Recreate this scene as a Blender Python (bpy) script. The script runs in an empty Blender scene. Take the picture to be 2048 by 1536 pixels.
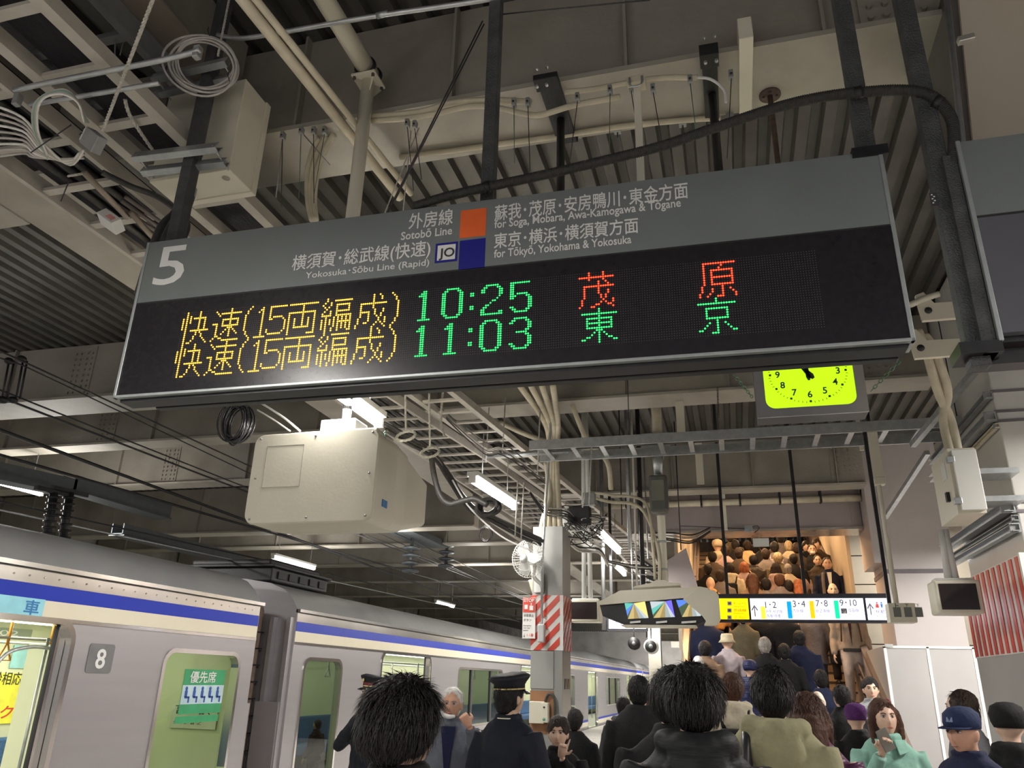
import bpy, bmesh, math, random
from mathutils import Vector, Matrix
random.seed(7)
SC = bpy.context.scene
COL = SC.collection
# ------------------------------------------------------------------ camera
F = 1540.0; CH = 1.7
def _basis():
    d = Vector((456, -603, -1540)).normalized()
    u = Vector((106, 4008, -1540)); u = (u - d * u.dot(d)).normalized()
    x = d.cross(u)
    return Matrix((x, d, u))
CM = _basis()
CAM = Vector((0, 0, CH))
cam = bpy.data.cameras.new('camera'); cam.sensor_width = 36; cam.lens = F / 2048 * 36
cam.clip_start = 0.05; cam.clip_end = 300
camo = bpy.data.objects.new('camera', cam); COL.objects.link(camo)
camo.matrix_world = Matrix.Translation(CAM) @ CM.to_4x4()
SC.camera = camo
SC.view_settings.view_transform = 'Standard'; SC.view_settings.look = 'None'
SC.view_settings.gamma = 1; SC.view_settings.use_curve_mapping = False
SC.view_settings.exposure = 0.5
# survey helpers: a sight line from the viewpoint met with a wall / floor / side plane of the station
def _ray(px, py): return CM @ Vector((px - 1024, -(py - 768), -F))
def on_y(px, py, v): r = _ray(px, py); return CAM + r * (v / r.y)
def on_z(px, py, v): r = _ray(px, py); return CAM + r * ((v - CH) / r.z)
def on_x(px, py, v): r = _ray(px, py); return CAM + r * (v / r.x)
# ------------------------------------------------------------------ world + lamps
w = bpy.data.worlds.new('world'); SC.world = w; w.use_nodes = True
w.node_tree.nodes['Background'].inputs[0].default_value = (0.80, 0.78, 0.80, 1)
w.node_tree.nodes['Background'].inputs[1].default_value = 0.34
def area(loc, sx, sy, power, color=(1, .96, .9), rot=(0, 0, 0), name='lamp_or_fill_light'):
    l = bpy.data.lights.new(name, 'AREA'); l.shape = 'RECTANGLE'; l.size = sx; l.size_y = sy
    l.energy = power; l.color = color
    o = bpy.data.objects.new(name, l); COL.objects.link(o); o.location = loc; o.rotation_euler = rot
    return o
PLAT_TUBES = [(-2.62, -3.4), (-2.66, -0.2), (-2.66, 5.1), (-2.46, 8.0), (-1.72, 11.3)]
for x, y in PLAT_TUBES + [(-2.7, 14.8), (-2.9, 18.0)]:
    area((x, y, 3.55), .25, 1.2, 55 if y == 8.0 else 95)
for y in (48, 56): area((-2.5, y, 3.6), 3, 1, 500, rot=(1.2, 0, 0))  # added fill that brightens the end wall, no fixture there
for x, y, p in ((-2.66, -.2, 9), (-2.66, 4.9, 4), (-2.46, 8, 4), (-9.6, 3, 30), (-9.6, 9, 30), (-9.6, 16, 40), (-6.5, 14, 30), (-6.5, 20, 40), (-6.5, 27, 50), (-6.5, 36, 60), (-2.6, 15, 14), (-2.6, 20, 20), (-2.6, 27, 30)):    # upward share of the tube lamps, plus added fill for the dark girders
    area((x, y, 3.7), .3, 1.4, p, rot=(math.pi, 0, 0))
for y in (-3.0, 0.2, 5.5, 9.5):
    area((3.6, y, 3.6), .3, 1.3, 85 if y < 3 else 165)
area((2.75, 9.6, 3.24), .15, 1.1, 40)
for y in (20, 27, 35, 44): area((-2.6, y, 3.7), .5, 3, 260)  # added fill farther along the lamp row, brightening the far cars
for y in (2, 8, 16, 26, 38):                                   # added lamps over the far track, brightening train and beams
    area((-9.6, y, 4.0), .3, 2.0, 170)
for y in (13.6, 15.8, 18.0):                            # warm lamps in the stair well
    area((0.55, y, min(5.2, 4.0 + (y - 13) * .5)), 1.8, .5, 65, (1, .62, .32))
# ------------------------------------------------------------------ materials
def nodes(name):
    m = bpy.data.materials.new(name); m.use_nodes = True
    return m, m.node_tree.nodes, m.node_tree.links, m.node_tree.nodes['Principled BSDF']
MATS = {}
def mat(name, col, rough=.6, metal=0, var=.12, scale=6, bump=0, bscale=60, spec=.5, stretch=None, dirt=0, sheen=0, coat=0):
    if name in MATS: return MATS[name]
    m, N, L, b = nodes(name)
    b.inputs['Roughness'].default_value = rough; b.inputs['Metallic'].default_value = metal
    b.inputs['Specular IOR Level'].default_value = spec
    if sheen: b.inputs['Sheen Weight'].default_value = sheen
    if coat: b.inputs['Coat Weight'].default_value = coat; b.inputs['Coat Roughness'].default_value = .1
    tc = N.new('ShaderNodeTexCoord'); src = tc.outputs['Object']
    if stretch:
        mp = N.new('ShaderNodeMapping'); mp.inputs['Scale'].default_value = stretch
        L.new(src, mp.inputs[0]); src = mp.outputs[0]
    n = N.new('ShaderNodeTexNoise'); n.inputs['Scale'].default_value = scale; n.inputs['Detail'].default_value = 5
    L.new(src, n.inputs['Vector'])
    r = N.new('ShaderNodeValToRGB')
    r.color_ramp.elements[0].position = .3; r.color_ramp.elements[1].position = .7
    r.color_ramp.elements[0].color = tuple(c * (1 - var) for c in col) + (1,)
    r.color_ramp.elements[1].color = tuple(min(1, c * (1 + var)) for c in col) + (1,)
    L.new(n.outputs['Fac'], r.inputs[0]); out = r.outputs[0]
    if dirt:
        n2 = N.new('ShaderNodeTexNoise'); n2.inputs['Scale'].default_value = 1.7; n2.inputs['Detail'].default_value = 8
        L.new(tc.outputs['Object'], n2.inputs['Vector'])
        r2 = N.new('ShaderNodeValToRGB'); r2.color_ramp.elements[0].position = .45; r2.color_ramp.elements[1].position = .75
        L.new(n2.outputs['Fac'], r2.inputs[0])
        mx = N.new('ShaderNodeMixRGB'); mx.blend_type = 'MULTIPLY'
        L.new(r2.outputs[0], mx.inputs[0]); L.new(out, mx.inputs[1]); mx.inputs[2].default_value = (1 - dirt, 1 - dirt * 1.05, 1 - dirt * 1.15, 1)
        out = mx.outputs[0]
    L.new(out, b.inputs['Base Color'])
    if bump:
        nb = N.new('ShaderNodeTexNoise'); nb.inputs['Scale'].default_value = bscale; nb.inputs['Detail'].default_value = 3
        L.new(src, nb.inputs['Vector'])
        bp = N.new('ShaderNodeBump'); bp.inputs['Strength'].default_value = bump; bp.inputs['Distance'].default_value = .02
        L.new(nb.outputs['Fac'], bp.inputs['Height']); L.new(bp.outputs[0], b.inputs['Normal'])
    MATS[name] = m
    return m
def glow(name, col, s, base=None):
    if name in MATS: return MATS[name]
    m, N, L, b = nodes(name)
    b.inputs['Base Color'].default_value = tuple(base or col) + (1,)
    b.inputs['Emission Color'].default_value = tuple(col) + (1,); b.inputs['Emission Strength'].default_value = s
    MATS[name] = m; return m
def glass(name, tint, alpha_rough=.02):
    if name in MATS: return MATS[name]
    m, N, L, b = nodes(name)
    g = N.new('ShaderNodeBsdfGlossy'); g.inputs['Roughness'].default_value = alpha_rough
    t = N.new('ShaderNodeBsdfTransparent'); t.inputs[0].default_value = tuple(tint) + (1,)
    fr = N.new('ShaderNodeFresnel'); fr.inputs[0].default_value = 1.5
    mx = N.new('ShaderNodeMixShader'); L.new(fr.outputs[0], mx.inputs[0]); L.new(t.outputs[0], mx.inputs[1]); L.new(g.outputs[0], mx.inputs[2])
    L.new(mx.outputs[0], N['Material Output'].inputs[0]); MATS[name] = m; return m
CREAM = mat('cream_steel', (.38, .355, .30), .5, 0, .10, 3, .12, 30, dirt=.22)
WEB = mat('girder_paint', (.29, .265, .225), .6, 0, .10, 2, .15, 25, dirt=.25)
DECK = mat('deck_sheet', (.105, .10, .09), .45, .3, .15, 4, dirt=.3)
DARKGAP = mat('dark_void', (.02, .02, .022), .9)
GALV = mat('galvanised', (.50, .52, .53), .38, .75, .12, 20, .05, 90)
STEELBAR = mat('steel_channel', (.33, .34, .34), .5, .4, .12, 15, dirt=.15)
RACK = mat('rack_paint', (.48, .45, .40), .55, .1, .1, 10, dirt=.2)
CONDUIT = mat('conduit_cream', (.62, .56, .42), .55, 0, .1, 12, dirt=.2)
BOXC = mat('cream_box', (.72, .68, .56), .45, 0, .05, 2.5, .04, 50, dirt=.06)
BLACK = mat('black_paint', (.015, .015, .016), .5, 0, .25, 12, .1, 80)
POLE = mat('dark_hanger', (.075, .078, .082), .6, .2, .3, 14, .5, 160, dirt=.2)
RUBBER = mat('black_cable', (.04, .038, .036), .55, 0, .3, 40, .1, 100)
CABLE = mat('grey_cable', (.50, .47, .44), .5, 0, .12, 30)
CABLEW = mat('white_cable', (.75, .74, .70), .5, 0, .08, 30)
ROPE = mat('rope_fibre', (.62, .60, .54), .85, 0, .2, 60, .6, 260)
SIGNG = mat('sign_grey', (.20, .22, .22), .34, .15, .05, 3, .02, 20, dirt=.08)
SIGNE = mat('sign_edge', (.42, .45, .45), .4, .6, .08, 20)
SIGNB = mat('sign_black', (.018, .016, .020), .24, 0, .2, 40, spec=.5)
SIGNU = mat('sign_under', (.018, .018, .02), .4, .2, .3, 20)
WHITEP = mat('white_print', (.72, .72, .70), .5, 0, .02)
WALLW = mat('white_panel', (.66, .62, .60), .38, 0, .04, 2, .03, 15, dirt=.08)
WALLC = mat('cream_panel', (.62, .54, .44), .5, 0, .06, 1.5, dirt=.1)
COLW = mat('column_enamel', (.60, .585, .55), .3, 0, .05, 1.6, .03, 8, dirt=.14)
PLATF = mat('platform_floor', (.42, .40, .37), .6, 0, .15, 9, .1, 70, dirt=.2)
INK = mat('black_print', (.03, .03, .035), .5)
# ------------------------------------------------------------------ mesh builder
class MB:
    def __init__(s, M=None): s.v = []; s.f = []; s.M = M; s.sm = []
    def add(s, vs, fs, smooth=False):
        o = len(s.v)
        for p in vs:
            p = Vector(p); s.v.append(s.M @ p if s.M else p)
        for f in fs: s.f.append([i + o for i in f]); s.sm.append(smooth)
        return s
    def hexa(s, b, t):
        return s.add(list(b) + list(t), [(3, 2, 1, 0), (4, 5, 6, 7), (0, 1, 5, 4), (1, 2, 6, 5), (2, 3, 7, 6), (3, 0, 4, 7)])
    def box(s, a, b):
        x0, x1 = sorted((a[0], b[0])); y0, y1 = sorted((a[1], b[1])); z0, z1 = sorted((a[2], b[2]))
        return s.hexa([(x0, y0, z0), (x1, y0, z0), (x1, y1, z0), (x0, y1, z0)], [(x0, y0, z1), (x1, y0, z1), (x1, y1, z1), (x0, y1, z1)])
    def cbox(s, c, d): return s.box([c[i] - d[i] / 2 for i in range(3)], [c[i] + d[i] / 2 for i in range(3)])
    def beam(s, p, q, w, h, up=(0, 0, 1)):          # rectangular bar from p to q (centre line)
        p = Vector(p); q = Vector(q); d = (q - p).normalized(); up = Vector(up)
        if abs(d.dot(up)) > .98: up = Vector((0, 1, 0))
        x = d.cross(up).normalized() * w / 2; z = x.cross(d).normalized() * h / 2
        return s.hexa([p - x - z, p + x - z, q + x - z, q - x - z], [p - x + z, p + x + z, q + x + z, q - x + z])
    def channel(s, p, q, w, h, t=.004, up=(0, 0, 1)):   # C profile, open upwards (along up)
        p = Vector(p); q = Vector(q); d = (q - p).normalized(); up = Vector(up)
        x = d.cross(up).normalized(); z = x.cross(d).normalized()
        s.beam(p - z * (h / 2), q - z * (h / 2), w, t, up)
        for k in (-1, 1): s.beam(p + x * k * w / 2, q + x * k * w / 2, t, h, up)
        return s
    def tube(s, pts, r, seg=8, closed=False, smooth=True, sub=0, caps=True):
        pts = [Vector(p) for p in pts]
        if sub: pts, r = spline(pts, r, sub, closed)
        n = len(pts); rr = r if isinstance(r, (list, tuple)) else [r] * n
        vs = []; fs = []; prev = None
        for i, p in enumerate(pts):
            a = pts[(i - 1) % n] if (closed or i > 0) else p; b = pts[(i + 1) % n] if (closed or i < n - 1) else p
            d = (b - a).normalized()
            if prev is None: x = d.orthogonal().normalized()
            else:
                x = prev - d * prev.dot(d); x = x.normalized() if x.length > 1e-6 else d.orthogonal().normalized()
            prev = x; y = d.cross(x)
            for k in range(seg):
                t = 2 * math.pi * k / seg; vs.append(p + (x * math.cos(t) + y * math.sin(t)) * rr[i])
        m = n if closed else n - 1
        for i in range(m):
            for k in range(seg):
                a = i * seg + k; b = i * seg + (k + 1) % seg; c = ((i + 1) % n) * seg + (k + 1) % seg; d = ((i + 1) % n) * seg + k
                fs.append((a, b, c, d))
        if not closed and caps: fs.append(tuple(range(seg))[::-1]); fs.append(tuple((n - 1) * seg + k for k in range(seg)))
        return s.add(vs, fs, smooth)
    def loft(s, rings, smooth=True, caps=True):
        n = len(rings[0]); vs = [p for r in rings for p in r]; fs = []
        for i in range(len(rings) - 1):
            for k in range(n): fs.append((i * n + k, i * n + (k + 1) % n, (i + 1) * n + (k + 1) % n, (i + 1) * n + k))
        if caps: fs.append(tuple(range(n))[::-1]); fs.append(tuple((len(rings) - 1) * n + k for k in range(n)))
        return s.add(vs, fs, smooth)
    def ell(s, c, r, nu=14, nv=9, smooth=True, rot=None):
        c = Vector(c); vs = []; fs = []
        for j in range(nv + 1):
            t = math.pi * j / nv
            for i in range(nu):
                a = 2 * math.pi * i / nu; p = Vector((r[0] * math.sin(t) * math.cos(a), r[1] * math.sin(t) * math.sin(a), r[2] * math.cos(t)))
                if rot: p = rot @ p
                vs.append(c + p)
        for j in range(nv):
            for i in range(nu): fs.append((j * nu + i, (j + 1) * nu + i, (j + 1) * nu + (i + 1) % nu, j * nu + (i + 1) % nu))
        return s.add(vs, fs, smooth)
    def prism(s, pts, off, smooth=False):           # closed outline extruded by off
        off = Vector(off); n = len(pts); pts = [Vector(p) for p in pts]
        fs = [tuple(range(n))[::-1], tuple(range(n, 2 * n))] + [(i, (i + 1) % n, n + (i + 1) % n, n + i) for i in range(n)]
        return s.add(pts + [p + off for p in pts], fs, smooth)
    def cyl(s, p, q, r, seg=16, smooth=True): return s.tube([p, q], r, seg, smooth=smooth)
    def build(s, name, material, parent=None, bevel=0, mods=None, me_fix=True):
        me = bpy.data.meshes.new(name)
        off = Vector((0, 0, 0))
        if parent is not None: off = parent_off(parent)
        me.from_pydata([p - off for p in s.v], [], s.f)
        me.polygons.foreach_set('use_smooth', s.sm)
        if me_fix:
            bm = bmesh.new(); bm.from_mesh(me); bmesh.ops.recalc_face_normals(bm, faces=bm.faces); bm.to_mesh(me); bm.free()
        if any(s.sm) and not all(s.sm): pass
        o = bpy.data.objects.new(name, me); COL.objects.link(o)
        if material: me.materials.append(material)
        if parent is not None: o.parent = parent
        if bevel:
            b = o.modifiers.new('bevel', 'BEVEL'); b.width = bevel; b.segments = 2; b.limit_method = 'ANGLE'
        return o
def parent_off(p):
    off = Vector((0, 0, 0))
    while p is not None: off += Vector(p.location); p = p.parent
    return off
def spline(pts, r, sub, closed=False):
    n = len(pts); out = []; ro = []; rr = r if isinstance(r, (list, tuple)) else None
    m = n if closed else n - 1
    for i in range(m):
        g = lambda k: pts[k % n] if closed else pts[max(0, min(n - 1, k))]
        a, b, c, d = g(i - 1), g(i), g(i + 1), g(i + 2)
        for j in range(sub):
            t = j / sub
            out.append(.5 * ((2 * b) + (c - a) * t + (2 * a - 5 * b + 4 * c - d) * t * t + (3 * b - a - 3 * c + d) * t ** 3))
            if rr: ro.append(rr[i] * (1 - t) + rr[(i + 1) % n] * t)
    if not closed:
        out.append(pts[-1])
        if rr: ro.append(rr[-1])
    return out, (ro if rr else r)
def thing(name, label, cat, loc=(0, 0, 0), group=None):
    o = bpy.data.objects.new(name, None); COL.objects.link(o); o.location = loc; o.empty_display_size = .1
    return tag(o, label, cat, group)
def tag(o, label, cat, group=None, kind=None):
    o['label'] = label; o['category'] = cat
    if group: o['group'] = group
    if kind: o['kind'] = kind
    return o
def struct(o): o['kind'] = 'structure'; return o
def lab(o, l): o['label'] = l; return o
def text(s, origin, xdir, updir, size, width=None, material=None, parent=None, name='lettering', bold=0, align='LEFT', depth=.0006, raise_=.0015, shear=0):
    thick = bold if any(ord(k) > 0x2fff for k in s) else 0
    c = bpy.data.curves.new(name, 'FONT'); c.body = s; c.size = size; c.extrude = depth; c.offset = 0 if thick else bold; c.align_x = 'LEFT'; c.shear = shear
    c.resolution_u = 3
    o = bpy.data.objects.new(name, c); COL.objects.link(o)
    x = Vector(xdir).normalized(); u = Vector(updir); u = (u - x * u.dot(x)).normalized(); nrm = x.cross(u)
    bpy.context.view_layer.update()
    d = o.dimensions; sx = 1.0
    bb = o.bound_box; x0 = min(p[0] for p in bb); x1 = max(p[0] for p in bb)
    if width: sx = width / max(1e-4, x1 - x0)
    wdt = (x1 - x0) * sx
    org = Vector(origin) + nrm * raise_
    if align == 'RIGHT': org -= x * wdt
    if align == 'CENTER': org -= x * wdt / 2
    org -= x * x0 * sx
    R = Matrix((x, u, nrm)).transposed().to_4x4()
    off = parent_off(parent) if parent is not None else Vector((0, 0, 0))
    if parent is not None: o.parent = parent
    o.matrix_basis = Matrix.Translation(org - off) @ R @ Matrix.Diagonal((sx, 1, 1, 1))
    bpy.context.view_layer.update()
    me = bpy.data.meshes.new_from_object(o.evaluated_get(bpy.context.evaluated_depsgraph_get()))
    me.materials.clear()
    if thick:                                            # heavier weight: the same outlines set four times, a hair apart
        vs = [v.co.copy() for v in me.vertices]; fs = [list(p_.vertices) for p_ in me.polygons]; V = []; Fc = []
        for k, (dx, dy) in enumerate(((thick, 0), (-thick, 0), (0, thick), (0, -thick))):
            o_ = len(V); V += [v + Vector((dx * .55, dy * .55, .00004 * k)) for v in vs]; Fc += [[i + o_ for i in f] for f in fs]
        me = bpy.data.meshes.new(name); me.from_pydata(V, [], Fc)
    if material: me.materials.append(material)
    q = bpy.data.objects.new(name, me); COL.objects.link(q); q.parent = o.parent; q.matrix_basis = o.matrix_basis.copy()
    bpy.data.objects.remove(o)
    return q
# ------------------------------------------------------------------ main departure sign
SP0 = Vector((-2.436, 2.465, 0)); SP1 = Vector((0.630, 2.535, 0))
ST = (SP1 - SP0).normalized(); SN = ST.cross(Vector((0, 0, 1)))     # SN points to the viewer (-y)
SW = (SP1 - SP0).length; UP = Vector((0, 0, 1))
def sg(u, v, n=0.0): return SP0 + ST * u + UP * v + SN * n
def suv(px, py):
    r = _ray(px, py); t = (SP0 - CAM).dot(SN) / r.dot(SN); q = CAM + r * t
    return (q - SP0).dot(ST), q.z
def panel(mb, u0, u1, v0, v1, n0, n1):
    return mb.hexa([sg(u0, v0, n0), sg(u1, v0, n0), sg(u1, v0, n1), sg(u0, v0, n1)], [sg(u0, v1, n0), sg(u1, v1, n0), sg(u1, v1, n1), sg(u0, v1, n1)])
VB, VM, VT = 2.755, 3.198, 3.503
S = thing('departure_sign', 'long grey hanging departure sign with the large platform number 5 and lit dot letters', 'departure sign', sg(SW / 2, VB))
panel(MB(), .012, SW - .012, VB + .01, VT - .004, -.10, -.022).build('case', SIGNU, S)
mb = MB()
for a, b in ((0, .014), (SW - .014, SW)): panel(mb, a, b, VB, VT, -.10, .004)
panel(mb, 0, SW, VB, VB + .012, -.02, .004)
mb.build('frame', SIGNE, S, .002)
panel(MB(), .014, SW - .014, VM, VT, -.03, 0).build('header_panel', SIGNG, S)
panel(MB(), .014, SW - .014, VM - .007, VM, -.03, -.004).build('seam', BLACK, S)
panel(MB(), .014, SW - .014, VB + .012, VM - .007, -.03, -.001).build('display_face', SIGNB, S)
mb = MB(); panel(mb, .02, SW - .02, VB - .012, VB, -.10, -.02); mb.build('bottom_tray', SIGNU, S)
mb = MB(); panel(mb, .12, SW - .03, VB - .013, VB + .03, -.15, -.115)
mb.build('bottom_rail', SIGNU, S, .003)
# LED matrix 288 x 32
LU0, LVT, HP, VP = .272, 3.1217, .0088, .00942
def led(c, r): return LU0 + c * HP, LVT - r * VP
G = {
'快': """..#......#......
..#......#......
..#.#....#......
#.#.#.#######...
#.#.#....#..#...
#.#.#....#..#...
#.#......#..#...
#.#......#..#...
#.#......#..#...
..#..##########.
..#.....#.#.....
..#.....#..#....
..#....#...#....
..#....#....#...
..#...#......#..
..#.##........#.""",
'速': """.........#......
.#.......#......
..#.###########.
...#.....#......
.........#......
.....#########..
.....#...#...#..
###..#...#...#..
..#..#########..
..#.....###.....
..#....#.#.#....
..#...#..#..#...
..#..#...#...#..
..##.....#......
.#..##..........
#.....#########.""",
'両': """................
###############.
.......#........
.......#........
.......#........
##############..
#......#.....#..
#......#.....#..
#..#...#..#..#..
#..#...#..#..#..
#..#...#..#..#..
#..#...#..#..#..
#..########..#..
#............#..
#............#..
#.........####..""",
'編': """...#............
...#...#########
..#..#..........
.#...#..#######.
..#.#...#.....#.
...#....#.....#.
..#..#..#######.
.#...#..#.......
.#####..########
...#...#.#.#.#.#
.#.#.#.#.#.#.#.#
.#.#.#.#.#######
.#.#.#.#.#.#.#.#
.#.#...#.#.#.#.#
.#.#..#..#.#.#.#
...#..#..#....##""",
'成': """.........#..#...
.........#...#..
.........#...#..
.........#......
...#############
...#.....#......
...#.....#......
...#......#...#.
...#####..#...#.
...#...#..#..#..
...#...#...#.#..
..#....#....#..#
..#....#....#..#
..#..##....#.#.#
.#........#...#.
.#.......#.....#""",
'茂': """....#.....#.....
....#.....#.....
###############.
....#.....#.....
........#..#....
........#...#...
..#############.
..#.....#.......
..#.....#...#...
..#.....#...#...
..#......#.#....
..#......#.#....
.#........#...#.
.#.......#.#..#.
.#.....##...##..
#....##.......#.""",
'原': """................
..#############.
..#......#......
..#.....#.......
..#..#########..
..#..#.......#..
..#..#.......#..
..#..#########..
..#..#.......#..
..#..#.......#..
..#..#########..
.#.......#......
.#...#...#..#...
.#...#...#...#..
#...#....#....#.
#..#...###....#.""",
'東': """.......#........
.......#........
###############.
.......#........
..###########...
..#....#....#...
..###########...
..#....#....#...
..###########...
......###.......
.....#.#.#......
....#..#..#.....
..##...#...##...
##.....#.....##.
.......#........""",
'京': """.......#........
.......#........
###############.
................
...#########....
...#.......#....
...#.......#....
...#.......#....
...#########....
.......#........
....#..#..#.....
...#...#...#....
..#....#....#...
##.....#.....##.
.....###........""",
'(': """.....#
....#
..##
..#""",
'd0': """..######..
.##....##.
##......##
##......##
##......##
##......##
##......##
##......##
##......##
##......##
##......##
##......##
.##....##.
..######..""",
'd1': """....##....
...###....
..####....
....##....
....##....
....##....
....##....
....##....
....##....
....##....
....##....
....##....
....##....
..######..""",
'd2': """..######..
.##....##.
##......##
##......##
........##
........#.
.......#..
.....##...
....#.....
..##......
.##.......
##........
##......##
##########""",
'd3': """..######..
.##....##.
##......##
........##
........##
.......##.
...#####..
.......##.
........##
........##
........##
##......##
.##....##.
..######..""",
'd5': """#########.
##........
##........
##........
##........
##.#####..
###....##.
##......##
........##
........##
........##
##......##
.##....##.
..######..""",
':': """..
..
..
##
##
..
..
..
..
##
##"""}
lit = {'y': set(), 'g': set(), 'r': set()}
def put(k, c0, r0, ch):
    for r, line in enumerate(G[k].split('\n')):
        for c, x in enumerate(line):
            if x == '#': lit[ch].add((c0 + c, r0 + r))
for r0 in (0, 16):
    put('快', 0, r0, 'y'); put('速', 17, r0, 'y'); put('両', 57, r0, 'y'); put('編', 73, r0, 'y'); put('成', 90, r0, 'y')
    for base, sgn in ((37, -1), (108, 1)):
        for r in range(16):
            k = {0: 0, 1: 1, 2: 2, 3: 2, 12: 2, 13: 2, 14: 1, 15: 0}.get(r, 3); lit['y'].add((base + sgn * k, r0 + r))
    for c, r in [(43, 1), (42, 2), (43, 2), (41, 3), (43, 3)] + [(43, r) for r in range(4, 15)] + [(40 + k, 15) for k in range(6)]: lit['y'].add((c - 0, r0 + r))
    for c, r in [(47 + k, 1) for k in range(9)] + [(47, r) for r in range(2, 8)] + [(48, 7)] + [(49 + k, 6) for k in range(5)] + [(54, 7)] + [(55, r) for r in range(8, 13)] + [(46, 12), (46, 13), (54, 13)] + [(47 + k, 14) for k in range(7)]: lit['y'].add((c, r0 + r))
put('d1', 119, 1, 'g'); put('d0', 132, 1, 'g'); put(':', 145, 1, 'g'); put('d2', 150, 1, 'g'); put('d5', 163, 1, 'g')
put('d1', 119, 17, 'g'); put('d1', 132, 17, 'g'); put(':', 145, 17, 'g'); put('d0', 150, 17, 'g'); put('d3', 163, 17, 'g')
put('茂', 193, 0, 'r'); put('原', 242, 0, 'r'); put('東', 194, 16, 'g'); put('京', 241, 16, 'g')
alll = lit['y'] | lit['g'] | lit['r']
mb = MB()
for c in range(288):
    for r in range(32):
        if (c, r) in alll: continue
        u, v = led(c, r); k = .0014
        mb.add([sg(u - k, v, .0006), sg(u, v - k, .0006), sg(u + k, v, .0006), sg(u, v + k, .0006), sg(u, v, .0012)], [(0, 1, 4), (1, 2, 4), (2, 3, 4), (3, 0, 4)])
o = mb.build('led_dots', mat('led_off', (.20, .185, .18), .35, 0, .05), S, me_fix=False); o['kind'] = 'stuff'
lab(o, 'unlit grey dots of the display')
for ch, nm, colr, st, l in (('y', 'led_letters', (1, .46, .04), 3.2, 'lit amber dot letters'), ('g', 'led_letters', (.03, .80, .15), 1.5, 'lit green dot numerals and letters'), ('r', 'led_letters', (1, .04, .012), 3.0, 'lit red dot letters')):
    mb = MB(); k = .0035 if ch == 'y' else .0037
    for c, r in sorted(lit[ch]):
        u, v = led(c, r)
        ring = [sg(u + k * math.cos(a * math.pi / 4), v + k * math.sin(a * math.pi / 4), .0005) for a in range(8)]
        mb.add(ring + [sg(u, v, .003)], [(i, (i + 1) % 8, 8) for i in range(8)])
    o = mb.build(nm, glow('led_' + ch, colr, st), S, me_fix=False); o['kind'] = 'stuff'; lab(o, l)
def stx(s, pL, pR, hpx, bold=.0, name='lettering', m=WHITEP, two=None):
    u0, v0 = suv(*pL); u1, v1 = suv(*pR); _, vt = suv(pL[0], pL[1] - hpx)
    v = (v0 + v1) / 2; h = vt - v0
    cjk = any(ord(c) > 0x2fff for c in s)
    size = h / (.93 if cjk else .73)
    if cjk: v += .15 * h
    return text(s, sg(u0, v, 0), ST, UP, size, u1 - u0, m, S, name, bold=bold)
stx('5', (303, 576), (365, 560), 78, .0015, 'platform_number')
stx('外房線', (817, 461), (905, 451), 31, .0012)
stx('Sotobō Line', (802, 479), (904, 470), 16, .0006)
stx('横須賀･総武線(快速)', (583, 543), (860, 514), 30, .0012)
stx('Yokosuka･Sōbu Line (Rapid)', (611, 558), (858, 535), 16, .0006)
stx('蘇我･茂原･安房鴨川･東金方面', (989, 441), (1377, 402), 31, .0012)
stx('for Soga, Mobara, Awa-Kamogawa & Tōgane', (989, 456), (1362, 414), 16, .0006)
stx('東京･横浜･横須賀方面', (988, 499), (1277, 468), 30, .0012)
stx('for Tōkyō, Yokohama & Yokosuka', (988, 516), (1263, 486), 16, .0006)
def sq(p0, p1, m, name, n=.0012, pad=0):
    u0, v0 = suv(*p0); u1, v1 = suv(*p1)
    return panel(MB(), u0 - pad, u1 + pad, v1 - pad, v0 + pad, -.001, n).build(name, m, S)
lab(sq((922, 422), (971, 471), mat('orange_film', (.78, .13, .03), .4), 'colour_square'), 'orange square')
lab(sq((920, 482), (969, 534), mat('navy_film', (.008, .008, .22), .4), 'colour_square'), 'dark blue square')
lab(sq((872, 488), (914, 522), MATS['navy_film'], 'line_mark_border'), 'dark blue border')
sq((876, 492), (910, 518), WHITEP, 'line_mark', .002)
stx('JO', (878, 517), (909, 511), 18, .0008, 'lettering', INK).location += SN * .0015
# hangers of the sign
def hanger(px0, px1, y, w, label, ztop=5.3, zb=VT, group='square steel hangers holding the departure signs'):
    a = on_y(px0[0], px0[1], y); b = on_y(px1[0], px1[1], y); d = (b - a).normalized()
    top = a + d * ((ztop - a.z) / d.z); bot = a + d * ((zb - a.z) / d.z)
    bot = Vector(((bot.x), y, zb)); top = Vector((bot.x, y, ztop))
    t = thing('hanger_post', label, 'post', bot, group)
    MB().box((bot.x - w / 2, y - w / 2, zb - .05), (bot.x + w / 2, y + w / 2, ztop)).build('post', POLE, t, .004)
    MB().box((bot.x - w, y - w, zb - .02), (bot.x + w, y + w, zb + .02)).build('foot_bracket', SIGNU, t)
    MB().box((bot.x - w, y - w, ztop - .02), (bot.x + w, y + w, ztop)).build('top_plate', SIGNU, t)
    return bot.x
hanger((352, 470), (400, 200), 2.585, .06, 'dark square hanger post crossing the cream junction box')
hanger((977, 360), (985, 40), 2.585, .055, 'dark square hanger post rising from the middle of the sign')
hanger((1730, 290), (1685, 20), 2.585, .06, 'dark square hanger post at the right end of the sign')
hanger((1905, 430), (1835, 20), 2.55, .06, 'dark square hanger post beside the blank sign at the right edge', zb=2.7)
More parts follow.
